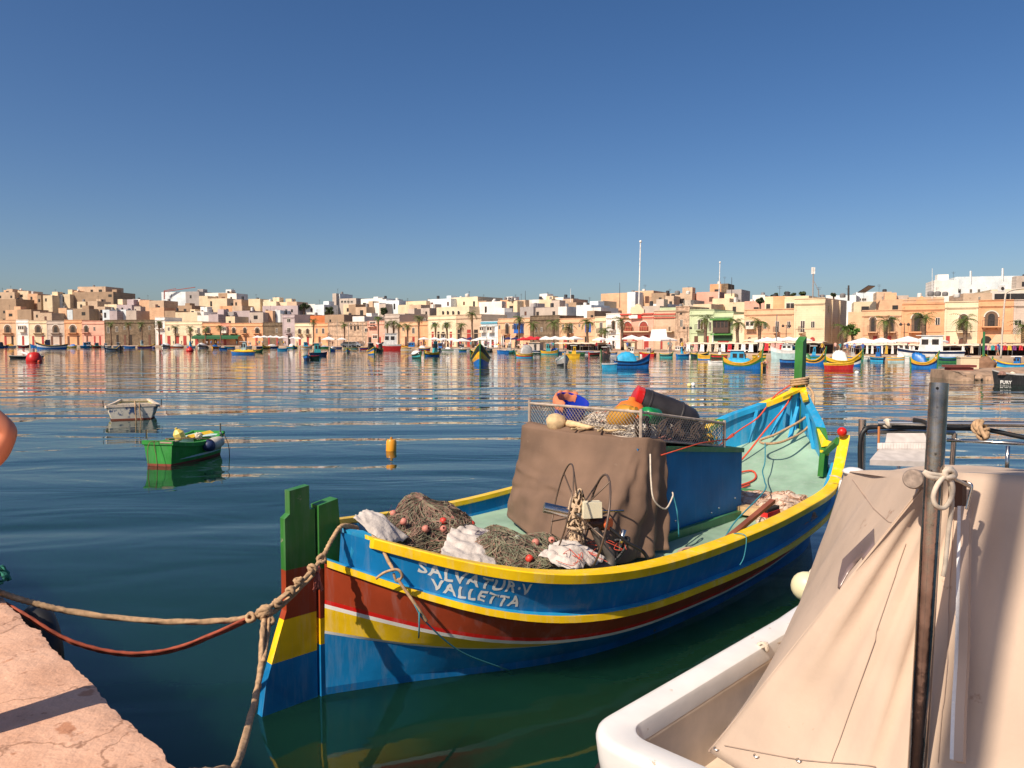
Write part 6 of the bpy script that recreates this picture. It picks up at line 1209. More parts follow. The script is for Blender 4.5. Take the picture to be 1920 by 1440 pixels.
lamp2(1288, 613, 660, 'double-headed lamp before the ornate stone facade'); lamp2(1473, 609, 660, 'double-headed lamp behind the white and green launch'); lamp2(1694, 606, 663, 'double-headed lamp before the balustrade house')
for px, yt, yb, lb in ((1455, 590, 662, 'thin grey lamp pole before the long peach house'), (913, 610, 656, 'thin pole before the pale blue house'), (633, 600, 650, 'thin pole before the rough stone house'), (654, 604, 652, 'slim pole right of the tallest stone house palm'), (681, 606, 652, 'slim pole before the slits of the stone house'), (1256, 636, 664, 'short pole beside the white canvas sheet')):
    p = shore(px, yb); m = MB(); m.bar(p, p + Vector((0, 0, zat(yt, p.y) - GZ)), .07, 6); simple(m, 'lamp_pole', STEEL, lb, 'pole', px)
p = shore(1876, 672); m = MB(); h_ = zat(548, p.y) - GZ; m.tube(spline([Vector((0, 0, 0)), Vector((.1, 0, h_ * .5)), Vector((.25, 0, h_ * .93)), Vector((.5, 0, h_)), Vector((1.2, 0, h_ + .25)), Vector((2.6, 0, h_ + .4))], 5), [.09] * 26, 8); k = empty('street_lamp', p); m.build('pole', mat('lamp_cream', (.6, .5, .4), rough=.6), k, smooth=True); m = MB(); m.box((2.7, 0, h_ + .38), (.6, .25, .14)); m.build('lamp_head', WHT, k); regl(k, 'tall curved street lamp before the orange house at far right', 'street lamp', 1876)
# people: one continuous skinned body, coloured by height
def body_mesh(pose, cols):
    J = [(0, 0, .95, .15), (0, 0, 1.2, .13), (0, 0, 1.40, .15), (0, 0, 1.52, .06), (0, 0, 1.64, .10), (.18, 0, 1.38, .06), (.24, pose * .1, 1.12, .045), (.24, pose * .25 + .05, .90, .035), (-.18, 0, 1.38, .06), (-.24, -pose * .1, 1.12, .045), (-.24, -pose * .2 + .05, .90, .035), (.09, 0, .85, .09), (.10, pose * .15, .48, .06), (.10, pose * .25, .06, .04), (.10, pose * .25 - .12, .04, .04), (-.09, 0, .85, .09), (-.10, -pose * .1, .48, .06), (-.10, -pose * .25, .06, .04), (-.10, -pose * .25 - .12, .04, .04)]
    Ed = [(0, 1), (1, 2), (2, 3), (3, 4), (2, 5), (5, 6), (6, 7), (2, 8), (8, 9), (9, 10), (0, 11), (11, 12), (12, 13), (13, 14), (0, 15), (15, 16), (16, 17), (17, 18)]
    me = bpy.data.meshes.new('b'); me.from_pydata([j[:3] for j in J], Ed, []); o = bpy.data.objects.new('b', me); col.objects.link(o); o.modifiers.new('s', 'SKIN')
    for i, j in enumerate(J): me.skin_vertices[0].data[i].radius = (j[3], j[3] * .8)
    me.skin_vertices[0].data[0].use_root = True; sb = o.modifiers.new('d', 'SUBSURF'); sb.levels = 1
    bpy.context.view_layer.update(); r_ = bpy.data.meshes.new_from_object(o.evaluated_get(bpy.context.evaluated_depsgraph_get())); bpy.data.objects.remove(o)
    r_.materials.clear(); [r_.materials.append(c) for c in cols]
    for p in r_.polygons:
        z = p.center.z; x = abs(p.center.x); p.material_index = 3 if z > 1.68 or (z > 1.56 and p.center.y > .02) else 0 if z > 1.47 or (x > .19 and z < 1.22) else 1 if z > .93 else 2 if z > .45 else (2 if int(cols[2].name[-1] == 's') else 0)
    return r_
SKN = mat('skin_far', (.50, .24, .15), rough=.6); HR = mat('hair_dark', (.03, .02, .015), rough=.7)
VAR = []
for i, (s_, p_, nm) in enumerate(((0, 3, 'white top'), (1, 4, 'red top'), (3, 4, 'blue top'), (2, 3, 'pink top'), (5, 3, 'teal top'), (7, 3, 'yellow top'), (6, 3, 'dark top'))):
    VAR.append((body_mesh((-1) ** i * (.6 + .1 * i), [SKN, GOODS[s_], mat('trousers' + ('s' if i % 2 else 'n'), (.04, .045, .07) if i % 2 else (.25, .2, .15), rough=.9), HR]), nm))
rnd = random.Random(11); ppl = []
zones = [(310, 480, 12), (480, 560, 12), (600, 700, 8), (790, 900, 20), (900, 1040, 18), (1040, 1180, 12), (1240, 1420, 18), (1420, 1560, 12), (1560, 1700, 18), (1700, 1900, 14)]
for a, b, n in zones:
    for i in range(n): ppl.append(rnd.uniform(a, b))
for px in sorted(ppl):
    i = rnd.randrange(len(VAR)); f_ = rnd.uniform(.04, .6); d = qd(px) * (1 - f_) + bd(px) * f_; o = bpy.data.objects.new('person', VAR[i][0]); col.objects.link(o); o.location = ((px - 960) / F * d, d, GZ); o.rotation_euler = (0, 0, rnd.uniform(0, 6.28)); sc_ = rnd.uniform(.92, 1.05); o.scale = (sc_,) * 3
    tag(o, f'tiny distant person in a {VAR[i][1]} on the far promenade', 'person', f'people in a {VAR[i][1]} on the far promenade')
p = shore(1617, 668); o = bpy.data.objects.new('person', VAR[2][0]); col.objects.link(o); o.location = p; tag(o, 'person in blue standing at the water edge before the bush', 'person')
# market tables
for px in (1300, 1345, 1390, 1440, 1600, 1630, 1680, 930, 980, 1100, 1870):
    f_ = .16; d = qd(px) * (1 - f_) + bd(px) * f_; k = empty('market_table', ((px - 960) / F * d, d, GZ), -.6); m = MB(); m.box((0, 0, .8), (2.4, 1.0, .06)); m.build('table_top', PC, k)
    for sx in (-1.1, 1.1):
        for sy in (-.4, .4): m = MB(); m.bar((sx, sy, 0), (sx, sy, .78), .03, 5); m.build('leg', STEEL, k)
    m = MB(); rr = random.Random(px)
    regl(k, f'market table near the {near_front(px)}', 'table', px, 'market tables'); 
    for q in range(3):
        m = MB(); m.box((-.8 + q * .75, rr.uniform(-.1, .1), .95), (.5, .5, .22), taper=.9); o = m.build('goods_crate', GOODS[rr.randrange(8)]); o.location = k.location; o.rotation_euler = k.rotation_euler; regl(o, f'small crate of goods on the table near the {near_front(px)}', 'crate', px + q * .1, 'goods on market tables')
# ================================================================ moored boats
def pmat(name, c): return paint('boat ' + name, c, bump=0)
BC = {'b': pmat('blue', (.008, .14, .45)), 'n': pmat('navy', (.008, .02, .07)), 'l': pmat('sky', (.03, .35, .60)), 'y': pmat('yellow', (.80, .46, .02)), 'o': pmat('ochre', (.70, .33, .03)), 'w': pmat('white', (.75, .72, .68)), 'r': pmat('red', (.48, .02, .02)), 'g': pmat('green', (.03, .16, .05)), 'd': pmat('dark green', (.015, .05, .03)), 'k': pmat('black', (.02, .02, .022)), 's': pmat('grey', (.40, .38, .36)), 't': pmat('teal', (.04, .32, .34)), 'p': pmat('pinkish', (.50, .28, .20)), 'm': pmat('maroon', (.18, .03, .02)), 'a': pmat('pale aqua', (.40, .55, .55))}
def hullgen(L, B, fb, rise, bands, root, transom=False, nb=24):
    """bands: colour letters from the waterline up"""
    cs = [BC[c] for c in bands]; m = MB(); n = len(bands); ts = [i / nb for i in range(nb + 1)]
    def hw(t, k):
        s_ = math.sin(PI * (t if not transom else .28 + .72 * t)) ** .62 if 0 < (t if not transom else .28 + .72 * t) < 1 else 0
        return max(.02, B / 2 * s_ * (.72 + .28 * k))
    def zz(t): return fb + rise * (abs(t - .46) / .54) ** 2.4 * (1 if t > .46 else (.6 if not transom else .15))
    for sg in (1, -1):
        lev = [-.3] + [j / n for j in range(n + 1)]
        for j in range(len(lev) - 1):
            m.mat(0 if j == 0 else j - 1); rows = []
            for t in ts:
                r_ = []
                for k in (lev[j], lev[j + 1]): a = (t - .5) * L + (k * .05 * L * (t - .5) * 2 if k > 0 else 0); r_.append(Vector((a, sg * hw(t, max(0, k)) * (1 if k >= 0 else .6), zz(t) * k if k >= 0 else -.3)))
                rows.append(r_)
            m.grid(rows)
    if transom: m.mat(n // 2).add([Vector((-.5 * L - .025 * L * k, sg * hw(0, k), zz(0) * k)) for k, sg in ((0, 1), (1, 1), (1, -1), (0, -1))], [(0, 1, 2, 3)])
    m.build('hull', cs, root, smooth=True, angle=50)
    return hw, zz
def rail(hw, zz, L, mt, root, w_=.09, nb=24):
    m = MB()
    for sg in (1, -1):
        rows = []
        for i in range(nb + 1): t = i / nb; a = (t - .5) * L * 1.05 * (1); a = (t - .5) * L + .05 * L * (t - .5) * 2; y = hw(t, 1); z = zz(t); rows.append([Vector((a, sg * (y + .03), z - w_ * .6)), Vector((a, sg * (y + .03), z + .02)), Vector((a, sg * max(0, y - w_), z + .02)), Vector((a, sg * max(0, y - w_), z - .05))])
        m.grid(rows, True)
    m.build('gunwale', mt, root)
def boatgen(px, yw, wpx, yaw, bands, base, kind='luzzu', cover=None, cabin=None, post='g', rail_c='y', d=None, fb=None, rise=None, group='boats moored in the harbour', Lr=.34):
    d = d or H * F / (yw - 636); wd = wpx * d / F; y_ = R(yaw); L = wd / (abs(math.cos(y_)) * 1.05 + Lr * abs(math.sin(y_))); L = min(L, 16); B = L * Lr; yw_ = y_ - math.atan((px - 960) / F)
    d = d + .5 * (L * abs(math.sin(y_)) + B * abs(math.cos(y_))) * .85
    k = empty('moored_boat' if kind != 'row' else 'rowing_boat', ((px - 960) / F * d, d, 0), yw_); fb = fb or max(.55, L * (.13 if kind == 'luzzu' else .12)); rise = rise if rise is not None else L * (.16 if kind == 'luzzu' else .06)
    hw, zz = hullgen(L, B, fb, rise, bands, k, transom=(kind in ('row', 'motor')))
    rail(hw, zz, L, BC[rail_c], k)
    m = MB(); rows = [[Vector(((t - .5) * L, s_ * hw(t, .8) * .93, fb * .55 + (zz(t) - fb) * .6)) for s_ in (-1, -.3, .3, 1)] for t in [i / 14 for i in range(15)]]; m.grid(rows); m.build('deck', BC['a'] if kind != 'motor' else BC['w'], k)
    if kind == 'luzzu':
        for s_, h_, nm in ((1, .42, 'stem_post'), (-1, .18, 'sternpost')):
            m = MB(); x = s_ * L * .55; z = zz(1 if s_ > 0 else 0); m.beam((s_ * L * .5, 0, -.2), (x, 0, z * .9), .10, .12, (0, 1, 0)); m.beam((x, 0, z * .85), (x + .05 * s_, 0, z + h_ * min(1, L / 7)), .11, .13, (0, 1, 0)); m.build(nm, BC[post], k)
        if wpx > 28:
            for sg in (-1, 1): m = MB(); t = .93; m.lathe([(.001, 0), (.07, 0), (.07, .03), (.001, .03)], ((t - .5) * L * 1.03, sg * (hw(t, .8) + .01), zz(t) * .78), 10, (.5, sg, 0)); m.build('painted_eye', BC['w'], k)
    if cover:
        m = MB(); rows = []; a0, a1, hh, cc = cover
        for i in range(15):
            t = a0 + (a1 - a0) * i / 14; e = math.sin(PI * min(1, max(0.02, i / 14))) ** .35; wv = .04 * math.sin(i * 2.3)
            rows.append([Vector(((t - .5) * L, s_ * hw(t, 1) * (.98 if abs(s_) > .9 else 1), zz(t) + (hh * e * (1 - abs(s_) ** 1.6) + (.03 if abs(s_) > .9 else .05)) + wv * (1 - abs(s_)))) for s_ in (-1, -.8, -.45, 0, .45, .8, 1)])
        m.grid(rows); m.build('cover', BC[cc], k, smooth=True)
    if cabin:
        a0, a1, hh, cc = cabin; x0, x1 = (a0 - .5) * L, (a1 - .5) * L; bw_ = B * .52; z0 = fb * .6
        m = MB(); m.prism([Vector((x0, -bw_ / 2, z0)), Vector((x1, -bw_ / 2, z0)), Vector((x1 - hh * .25, -bw_ / 2, fb + hh)), Vector((x0 + .05, -bw_ / 2, fb + hh))], (0, bw_, 0)); cb = m.build('cabin', BC[cc], k)
        m = MB(); m.box(((x0 + x1) / 2, 0, fb + hh + .04), (x1 - x0 + .3, bw_ + .25, .07)); m.build('roof', BC['w'], cb)
        for sg in (-1, 1):
            for q in (.3, .7): m = MB(); m.box((x0 + (x1 - x0) * q, sg * (bw_ / 2 + .01), fb + hh * .6), ((x1 - x0) * .26, .03, hh * .35)); m.build('window', GLASS, cb)
        m = MB(); m.box((x1 - hh * .1, 0, fb + hh * .6), (.05, bw_ * .8, hh * .35)); m.build('windscreen', GLASS, cb)
    regl(k, base, 'boat', px, group); return k
BOATS = [
 (6, 652, 28, 20, 'bnb', 'dark blue boat cut by the left edge of the photo', dict(cabin=(.3, .55, 1.2, 'n'))),
 (34, 648, 26, 200, 'byo', 'orange and blue boat left of the big blue and white prow', {}), (52, 650, 24, 160, 'nyk', 'dark boat with a yellow stripe behind the blue and white prow', {}),
 (98, 654, 52, 172, 'bwn', 'dark blue boat with a white bow band near the left edge', dict(cabin=(.55, .75, 1.6, 'n'))), (146, 649, 22, 250, 'bob', 'small orange and blue boat below the orange arched house', dict(cover=(.2, .7, .5, 'a'))),
 (166, 652, 26, 190, 'gwa', 'green and white boat with a flat canopy near the left', dict(kind='motor', cabin=(.3, .7, 1.3, 'w'), rail_c='w')), (213, 658, 34, 215, 'wnw', 'white boat with a dark blue stern below the dark brown house', dict(post='n')),
 (226, 658, 12, 270, 'kn', 'black stern-on boat touching the white boat', dict(post='k')), (234, 647, 18, 0, 'dw', 'small white topped boat behind the black stern', dict(kind='motor', rail_c='w')), (276, 652, 28, 10, 'dkd', 'dark green boat with a pale cabin', dict(cabin=(.1, .3, 1.8, 'a'))),
 (252, 650, 20, 190, 'kp', 'brown small boat left of the dark green boat', {}), (293, 648, 16, 180, 'wrw', 'small white boat with a red stripe below the tall white house', dict(kind='motor', rail_c='w')), (318, 649, 16, 20, 'tw', 'teal boat right of the tall white house', dict(kind='motor', cover=(.2, .8, .3, 'w'), rail_c='w')),
 (334, 650, 20, 170, 'ww', 'low white boat under the pale yellow house', dict(kind='motor', rail_c='w')), (352, 650, 20, 0, 'dg', 'dull green boat under the pale yellow house', dict(cover=(.2, .8, .4, 's'))), (372, 649, 20, 180, 'sw', 'light grey boat under the second palm group', dict(kind='motor', rail_c='w')), (390, 649, 16, 10, 'kk', 'small black boat below the green awning', dict(rail_c='s')),
 (402, 650, 20, 180, 'br', 'blue and red boat below the green awning', {}), (419, 656, 14, 0, 'bn', 'tiny blue dinghy left of the large blue and yellow boat', dict(kind='row', rail_c='b')), (430, 650, 18, 200, 'ws', 'white launch behind the large blue and yellow boat', dict(kind='motor', cabin=(.4, .7, .8, 'w'), rail_c='w')),
 (456, 665, 44, 170, 'bbby', 'royal blue boat with a ragged yellow cover and dark stern', dict(kind='motor', cover=(.02, .9, .35, 'y'), post='n', cabin=(.35, .6, 1.7, 'a'))), (484, 661, 16, 0, 'dg', 'small green boat touching the royal blue boat', {}), (470, 652, 20, 180, 'bw', 'small blue and white boat behind the royal blue boat', dict(cabin=(.4, .6, 1.2, 'w'))), (500, 654, 20, 240, 'dyo', 'small painted boat under the left white parasols', {}),
 (530, 658, 19, 5, 'll', 'bright sky blue rowing boat below the lilac house', dict(kind='row', rail_c='l')), (554, 654, 14, 250, 'gbg', 'green and blue boat below the yellow house with two arches', {}), (583, 652, 38, 0, 'wgw', 'white and red outboard boats before the orange house', dict(kind='motor', cover=(.1, .6, .3, 'r'), rail_c='w')),
 (597, 668, 32, 0, 'nn', 'dark blue boat with a teal covered wheelhouse and white mast', dict(kind='motor', cabin=(.25, .7, 1.5, 't'), rail_c='n')), (575, 676, 14, 270, 'nb', 'round dark blue boat left end-on', dict(kind='row', rail_c='g')), (590, 675, 18, 10, 'dd', 'small dark boat with a red edge', dict(kind='row', rail_c='r')), (624, 659, 14, 240, 'bl', 'small blue boat with a white tip before the stone house', dict(cover=(.1, .8, .5, 'w'))), (636, 652, 18, 0, 'gw', 'low green boat before the stone house', dict(rail_c='w')),
 (653, 662, 13, 260, 'pbp', 'small pinkish boat before the stone house', {}), (697, 665, 26, 280, 'byobk', 'yellow and blue boat facing us left of the red trawler', dict(cabin=(.2, .5, 1.4, 'k'))), (712, 660, 20, 240, 'dkd', 'dark boat tucked behind the yellow and blue prow', dict(cabin=(.2, .6, 1.2, 'k'))),
 (729, 657, 46, 180, 'rrrw', 'red trawler with a white wheelhouse', dict(cabin=(.15, .75, 2.6, 'w'), kind='motor', rail_c='w', fb=1.4, rise=.7)), (770, 656, 44, 168, 'boyr', 'orange striped boat with a blue cabin right of the red trawler', dict(cabin=(.3, .6, 1.2, 'b'))),
 (781, 672, 30, 290, 'dtdk', 'dark green boat facing us with a white tarpaulin', dict(cover=(.1, .8, .5, 'w'), rail_c='s')), (810, 668, 34, 215, 'bkyo', 'yellow prowed boat with a teal cabin', dict(cabin=(.15, .45, 1.8, 't'))), (845, 659, 34, 0, 'wgw', 'low white and green speedboat in the middle distance', dict(kind='motor', rail_c='w', cover=(.2, .5, .4, 'w'))), (866, 659, 30, 0, 'www', 'white speedboat left of the large yellow prow', dict(kind='motor', rail_c='w', cabin=(.4, .6, .5, 'w'))),
 (902, 686, 42, 268, 'bboykd', 'blue, yellow and dark striped boat facing us with orange gear', dict(cabin=(.1, .45, 1.1, 'b'), rise=1.5)), (888, 668, 22, 250, 'boyk', 'striped boat just behind the one facing us', {}), (943, 663, 22, 180, 'bb', 'plain blue boat right of the boat facing us', dict(rail_c='b', kind='motor')), (957, 663, 14, 10, 'dt', 'dark teal boat next to the plain blue boat', dict(rail_c='t')),
 (983, 671, 34, 190, 'lrys', 'boat fully wrapped in a pale grey canvas', dict(cover=(.0, .75, 1.3, 's'), rail_c='y')), (1030, 665, 32, 0, 'toy', 'teal, orange and yellow boat with a frame canopy', dict(cabin=(.3, .6, 1.4, 't'))), (1054, 686, 34, 277, 'kssa', 'pale grey boat facing us with a dark keel', dict(rail_c='s', post='s')), (1071, 671, 32, 180, 'yyo', 'plain yellow boat stern-on with an orange ring', dict(rail_c='y', kind='motor', cabin=(.2, .5, 1.2, 'y'))),
 (1100, 655, 50, 185, 'wnw', 'long white boat hauled out on the quay', dict(kind='motor', rail_c='b', d=134)), (1143, 694, 29, 8, 'lll', 'light blue dinghy behind the big blue covered boat', dict(kind='row', rail_c='w')), (1186, 689, 68, 12, 'bnbb', 'big royal blue boat with a sky blue cover', dict(kind='motor', cover=(.02, .62, .9, 'l'), rail_c='n', rise=.8)), (1135, 672, 30, 250, 'pp', 'faded pink boat under a frame left of the big blue boat', dict(cabin=(.2, .6, 1.0, 'm'), rail_c='p')),
 (1212, 668, 26, 0, 'wr', 'white and red boat behind the big blue boat', dict(rail_c='r')), (1236, 667, 38, 0, 'ww', 'low white rowing boat with a red bag', dict(kind='row', rail_c='w')), (1268, 663, 34, 180, 'ww', 'white launch left of the orange and white boat', dict(kind='motor', rail_c='w', cabin=(.3, .6, .8, 'w'))), (1294, 670, 26, 170, 'wwo', 'white boat with an orange rim', dict(rail_c='o')), (1320, 675, 28, 150, 'byoy', 'small yellow prowed boat behind the white dinghy', {}),
 (1343, 683, 30, 178, 'ww', 'flat white dinghy left of the sky blue covered boat', dict(kind='row', rail_c='w', fb=.3, rise=.1)), (1392, 692, 72, -8, 'bbgoy', 'striped boat with a bright sky blue cabin cover and yellow prow', dict(cabin=(.16, .62, 1.1, 'l'), cover=(.12, .72, .4, 'l'), rise=1.3)), (1432, 694, 16, 80, 'ko', 'dark stern of a boat beside the yellow prow', dict(rail_c='p', post='o')), (1474, 674, 56, 182, 'aaw', 'large white and pale green launch', dict(kind='motor', cabin=(.3, .7, .8, 'w'), rail_c='w', fb=1.2, rise=.6)),
 (1478, 685, 30, 180, 'nb', 'dark blue dinghy left of the green stem post', dict(kind='row', rail_c='n')), (1526, 685, 40, 5, 'bboky', 'yellow prowed boat with a green box just right of the stem post', dict(cover=(.1, .35, .5, 'g'), rise=1.3)), (1582, 687, 64, 8, 'bwkyy', 'black and yellow striped boat with a white tent cover', dict(cover=(.15, .6, 1.0, 'w'), rise=1.1)), (1573, 693, 52, 2, 'rry', 'bright red hulled boat in front of the striped one', dict(rail_c='y', kind='row', rise=.2)),
 (1632, 677, 38, 3, 'aww', 'low white boat below the white dresses', dict(kind='motor', rail_c='w')), (1688, 679, 30, 180, 'ww', 'white outboard dinghy left of the cabin cruiser', dict(kind='motor', rail_c='w', cover=(.3, .7, .5, 'w'))), (1744, 679, 108, 180, 'aawn', 'large cabin cruiser with slanted windows', dict(kind='motor', cabin=(.3, .72, 1.8, 'w'), rail_c='w', fb=1.3, rise=.4)), (1733, 691, 46, -6, 'bbnoy', 'striped boat with a tilted blue cover below the cabin cruiser', dict(cover=(.0, .6, .8, 'b'), rise=1.0)),
 (1900, 694, 66, 170, 'ylb', 'yellow and blue boat moored at the right jetty', dict(cabin=(.3, .5, .6, 'b'))),
]
for px, y, w_, yaw, bands, lb, kw in BOATS: boatgen(px, y, w_, yaw, bands, lb, **kw)
rb = random.Random(21); CN = dict(b='blue', n='navy', l='sky blue', y='yellow', o='ochre', w='white', r='red', g='green', d='dark green', k='black', s='grey', t='teal', p='pinkish', m='maroon', a='pale')
px = 18.0
while px < 1840:
    c = rb.choice('bwwgtwblnrawd'); c2 = rb.choice('wyonrgkb'); kd = rb.choice(('luzzu', 'motor', 'motor', 'row')); w_ = rb.uniform(16, 26) * (1 if px < 900 else 1.35); kw = {}
    if rb.random() < .45 and kd != 'row': kw['cabin'] = (rb.uniform(.2, .35), rb.uniform(.5, .7), rb.uniform(.7, 1.5), rb.choice('wwsltb'))
    elif rb.random() < .5: kw['cover'] = (rb.uniform(.0, .2), rb.uniform(.5, .8), rb.uniform(.3, .8), rb.choice('wsbloa'))
    boatgen(px, 660, w_, rb.choice((0, 10, 170, 180, 200, 150, 260, 30)), c + c2 + c, f'{CN[c]} and {CN[c2]} boat along the far quay below the {near_front(px)}', kind=kd, d=qd(px) - rb.uniform(4, 9), rail_c=rb.choice('wyoswb'), group='small boats along the far quay', **kw)
    px += w_ * rb.uniform(1.0, 1.6)
# boat prow with the tall green post behind the right jetty
k = boatgen(1852, 694, 40, 262, 'byk', 'yellow prow with a tall green post behind the right jetty', rise=1.0, d=62, post='g')
m = MB(); m.beam((0, 0, 0), (.1, 0, 2.1), .14, .16, (0, 1, 0)); o = m.build('tall_post', BC['g'], k); o.location = (2.2, 0, 1.2)
# two small boats nearer
def pram(P, yaw, L, B0_, B1_, fb, cols, base, name='rowing_boat'):
    k = empty(name, P, yaw); m = MB(); n = 14; hullc, rimc, inc, bot = cols
    def bwd(t): return (B0_ + (B1_ - B0_) * t) / 2 * (1 + .35 * math.sin(PI * t))
    def zz(t): return fb * (1 + .25 * (2 * t - 1) ** 2)
    for sg in (1, -1):
        m.mat(0).grid([[Vector(((t - .5) * L, sg * bwd(t) * .72, -.15)), Vector(((t - .5) * L, sg * bwd(t) * .84, .05))] for t in [i / n for i in range(n + 1)]])
        m.mat(1).grid([[Vector(((t - .5) * L * (1 + .03 * k_), sg * bwd(t) * (.84 + .16 * k_), .05 + (zz(t) - .05) * k_)) for k_ in (0, .33, .66, 1)] for t in [i / n for i in range(n + 1)]])
    for t in (0, 1):
        s_ = 2 * t - 1; m.mat(0).poly([Vector((s_ * L / 2, -bwd(t) * .72, -.15)), Vector((s_ * L / 2, bwd(t) * .72, -.15)), Vector((s_ * L / 2, bwd(t) * .84, .05)), Vector((s_ * L / 2, -bwd(t) * .84, .05))]); m.mat(1).poly([Vector((s_ * L / 2, -bwd(t) * .84, .05)), Vector((s_ * L / 2, bwd(t) * .84, .05)), Vector((s_ * L / 2 * 1.03, bwd(t), zz(t))), Vector((s_ * L / 2 * 1.03, -bwd(t), zz(t)))])
    m.build('hull', [bot, hullc], k, smooth=True, angle=40)
    m = MB()
    for sg in (1, -1):
        m.grid([[Vector(((t - .5) * L * 1.04, sg * (bwd(t) + .03), zz(t) - .07)), Vector(((t - .5) * L * 1.04, sg * (bwd(t) + .035), zz(t) + .015)), Vector(((t - .5) * L * 1.0, sg * (bwd(t) - .05), zz(t) + .02)), Vector(((t - .5) * L * .98, sg * (bwd(t) - .06), zz(t) - .05))] for t in [i / n for i in range(n + 1)]], True)
    for t in (0, 1): s_ = 2 * t - 1; m.beam((s_ * L * .505, -bwd(t) - .03, zz(t) - .02), (s_ * L * .505, bwd(t) + .03, zz(t) - .02), .07, .085)
    m.build('gunwale', rimc, k)
    m = MB(); m.grid([[Vector(((t - .5) * L * .97, s_ * bwd(t) * .88, .12)) for s_ in (-1, 0, 1)] for t in [i / n for i in range(n + 1)]]); 
    for sg in (1, -1): m.grid([[Vector(((t - .5) * L * .97, sg * bwd(t) * .88, .12)), Vector(((t - .5) * L * .98, sg * (bwd(t) - .03), zz(t) - .03))] for t in [i / n for i in range(n + 1)]])
    m.build('inner_hull', inc, k, smooth=True, angle=40); return k, bwd, zz
WORN = mat('worn_cream', (.62, .50, .38), rough=.7, var=.3, vs_=7, c2=(.10, .16, .30), wear=.16, bump=.004, bs=25); WORNB = mat('worn_blue_white', (.64, .58, .48), rough=.7, var=.25, vs_=1.3, c2=(.03, .08, .20), wear=.20); RUSTB = mat('bottom_red', (.22, .05, .025), rough=.8)
pos = gnd(248, 787); k, bw1, z1 = pram(pos + Vector((-.55, 1.2, 0)), PI / 2 + .42, 2.7, 1.42, .95, .40, (WORNB, WORN, mat('inner_olive', (.38, .36, .12), rough=.8, var=.3), RUSTB), '')
tag(k, 'small worn white and blue rowing boat moored stern-on, far left water', 'rowing boat')
m = MB(); m.box((-.3, 0, .36), (.28, 1.45, .05)); m.box((.55, 0, .38), (.24, 1.05, .05)); m.build('thwart', WORN, k); m = MB(); m.box((-.9, 0, .40), (.45, 1.45, .05)); m.box((-.9, .05, .43), (.18, .22, .02)); m.build('stern_seat', mat('seat_pink', (.60, .42, .34), rough=.7), k)
for s_ in (-1, 1): m = MB(); m.bar((-.4, s_ * .90, .38), (-.4, s_ * .91, .60), .016, 6); m.build('thole_pin', IRON, k)
m = MB(); m.tube(spline([Vector((1.2, 0, .45)), Vector((.3, -.05, .42)), Vector((-.9, -.1, .50)), Vector((-1.42, -.12, .52)), Vector((-1.46, -.12, .3)), Vector((-1.45, -.14, -.05))], 6), .022, 7); m.tube(spline([Vector((-1.38, -.25, .58)), Vector((-1.46, -.25, .3)), Vector((-1.5, -.3, -.05))], 5), .016, 6); single(m, 'rope', ROPE, 'tan rope trailing over the stern of the worn white rowing boat', 'rope'); o = bpy.context.scene.collection.objects[-1]; o.location = k.location; o.rotation_euler = k.rotation_euler
GRB = mat('bright_green', (.035, .26, .045), rough=.55, var=.25, vs_=3, streak=.5, spec=.3); PALEB = mat('flaking_pale_blue', (.45, .62, .62), rough=.7, var=.15, vs_=6, c2=(.35, .36, .28), wear=.14)
p0 = gnd(288, 874); yaw = R(79); Lp, Bp = 1.8, .68
cen = p0 + Vector((math.cos(yaw), math.sin(yaw), 0)) * (Lp / 2) + Vector((.12, .0, 0))
k, bw2, z2 = pram(cen, yaw, Lp, Bp, .78, .42, (GRB, GRB, PALEB, RUSTB), '')
tag(k, 'small bright green pram dinghy with a pale blue deck, left water', 'rowing boat')
m = MB(); m.poly([Vector((-Lp * .5, -bw2(0) * 1.0, .532)), Vector((-Lp * .5, bw2(0) * 1.0, .532)), Vector((-Lp * .12, bw2(.38) * .97, .435)), Vector((-Lp * .12, -bw2(.38) * .97, .435))]); m.poly([Vector((Lp * .5, -bw2(1) * .97, .49)), Vector((Lp * .5, bw2(1) * .97, .49)), Vector((Lp * .3, bw2(.8) * .95, .45)), Vector((Lp * .3, -bw2(.8) * .95, .45))]); m.build('deck', PALEB, k)
m = MB(); m.prism([Vector((-Lp * .53, -bw2(0) * .2, .50)), Vector((-Lp * .53, -bw2(0) * 1.02, .50)), Vector((-Lp * .40, -bw2(.1) * .98, .51)), Vector((-Lp * .46, -bw2(0) * .1, .51))], (0, 0, .03)); m.build('corner_plate', mat('bare_wood', (.42, .30, .22), rough=.8), k)
for x, y in ((-Lp * .40, .42), (Lp * .38, -.47)): m = MB(); m.bar((x, y, .45), (x, y, .76), .018, 7); m.ball((x, y, .52), .035, 8); m.build('thole_pin', STEEL, k)
pf = cen + Vector((0, 0, 0)); Rz = Matrix.Rotation(yaw, 3, 'Z')
def on(x, y, z): return cen + Rz @ Vector((x, y, z))
kk = empty('fender', on(.25, -.56, .34), 0, 'off-white fender with a dark blue end hanging on the green dinghy', 'fender'); axf = Rz @ Vector((1, -.1, .12))
m = MB(); m.lathe([(.001, -.30), (.06, -.29), (.12, -.22), (.14, -.08), (.14, .12), (.11, .25), (.05, .31), (.001, .32)], (0, 0, 0), 16, axf); m.build('body', mat('dirty_white', (.55, .50, .42), rough=.6, var=.25, vs_=8), kk, smooth=True); m = MB(); m.lathe([(.001, -.305), (.064, -.295), (.125, -.22), (.144, -.12), (.12, -.12)], (0, 0, 0), 16, axf); m.build('end_cap', mat('fender_blue', (.02, .035, .10), rough=.5), kk, smooth=True)
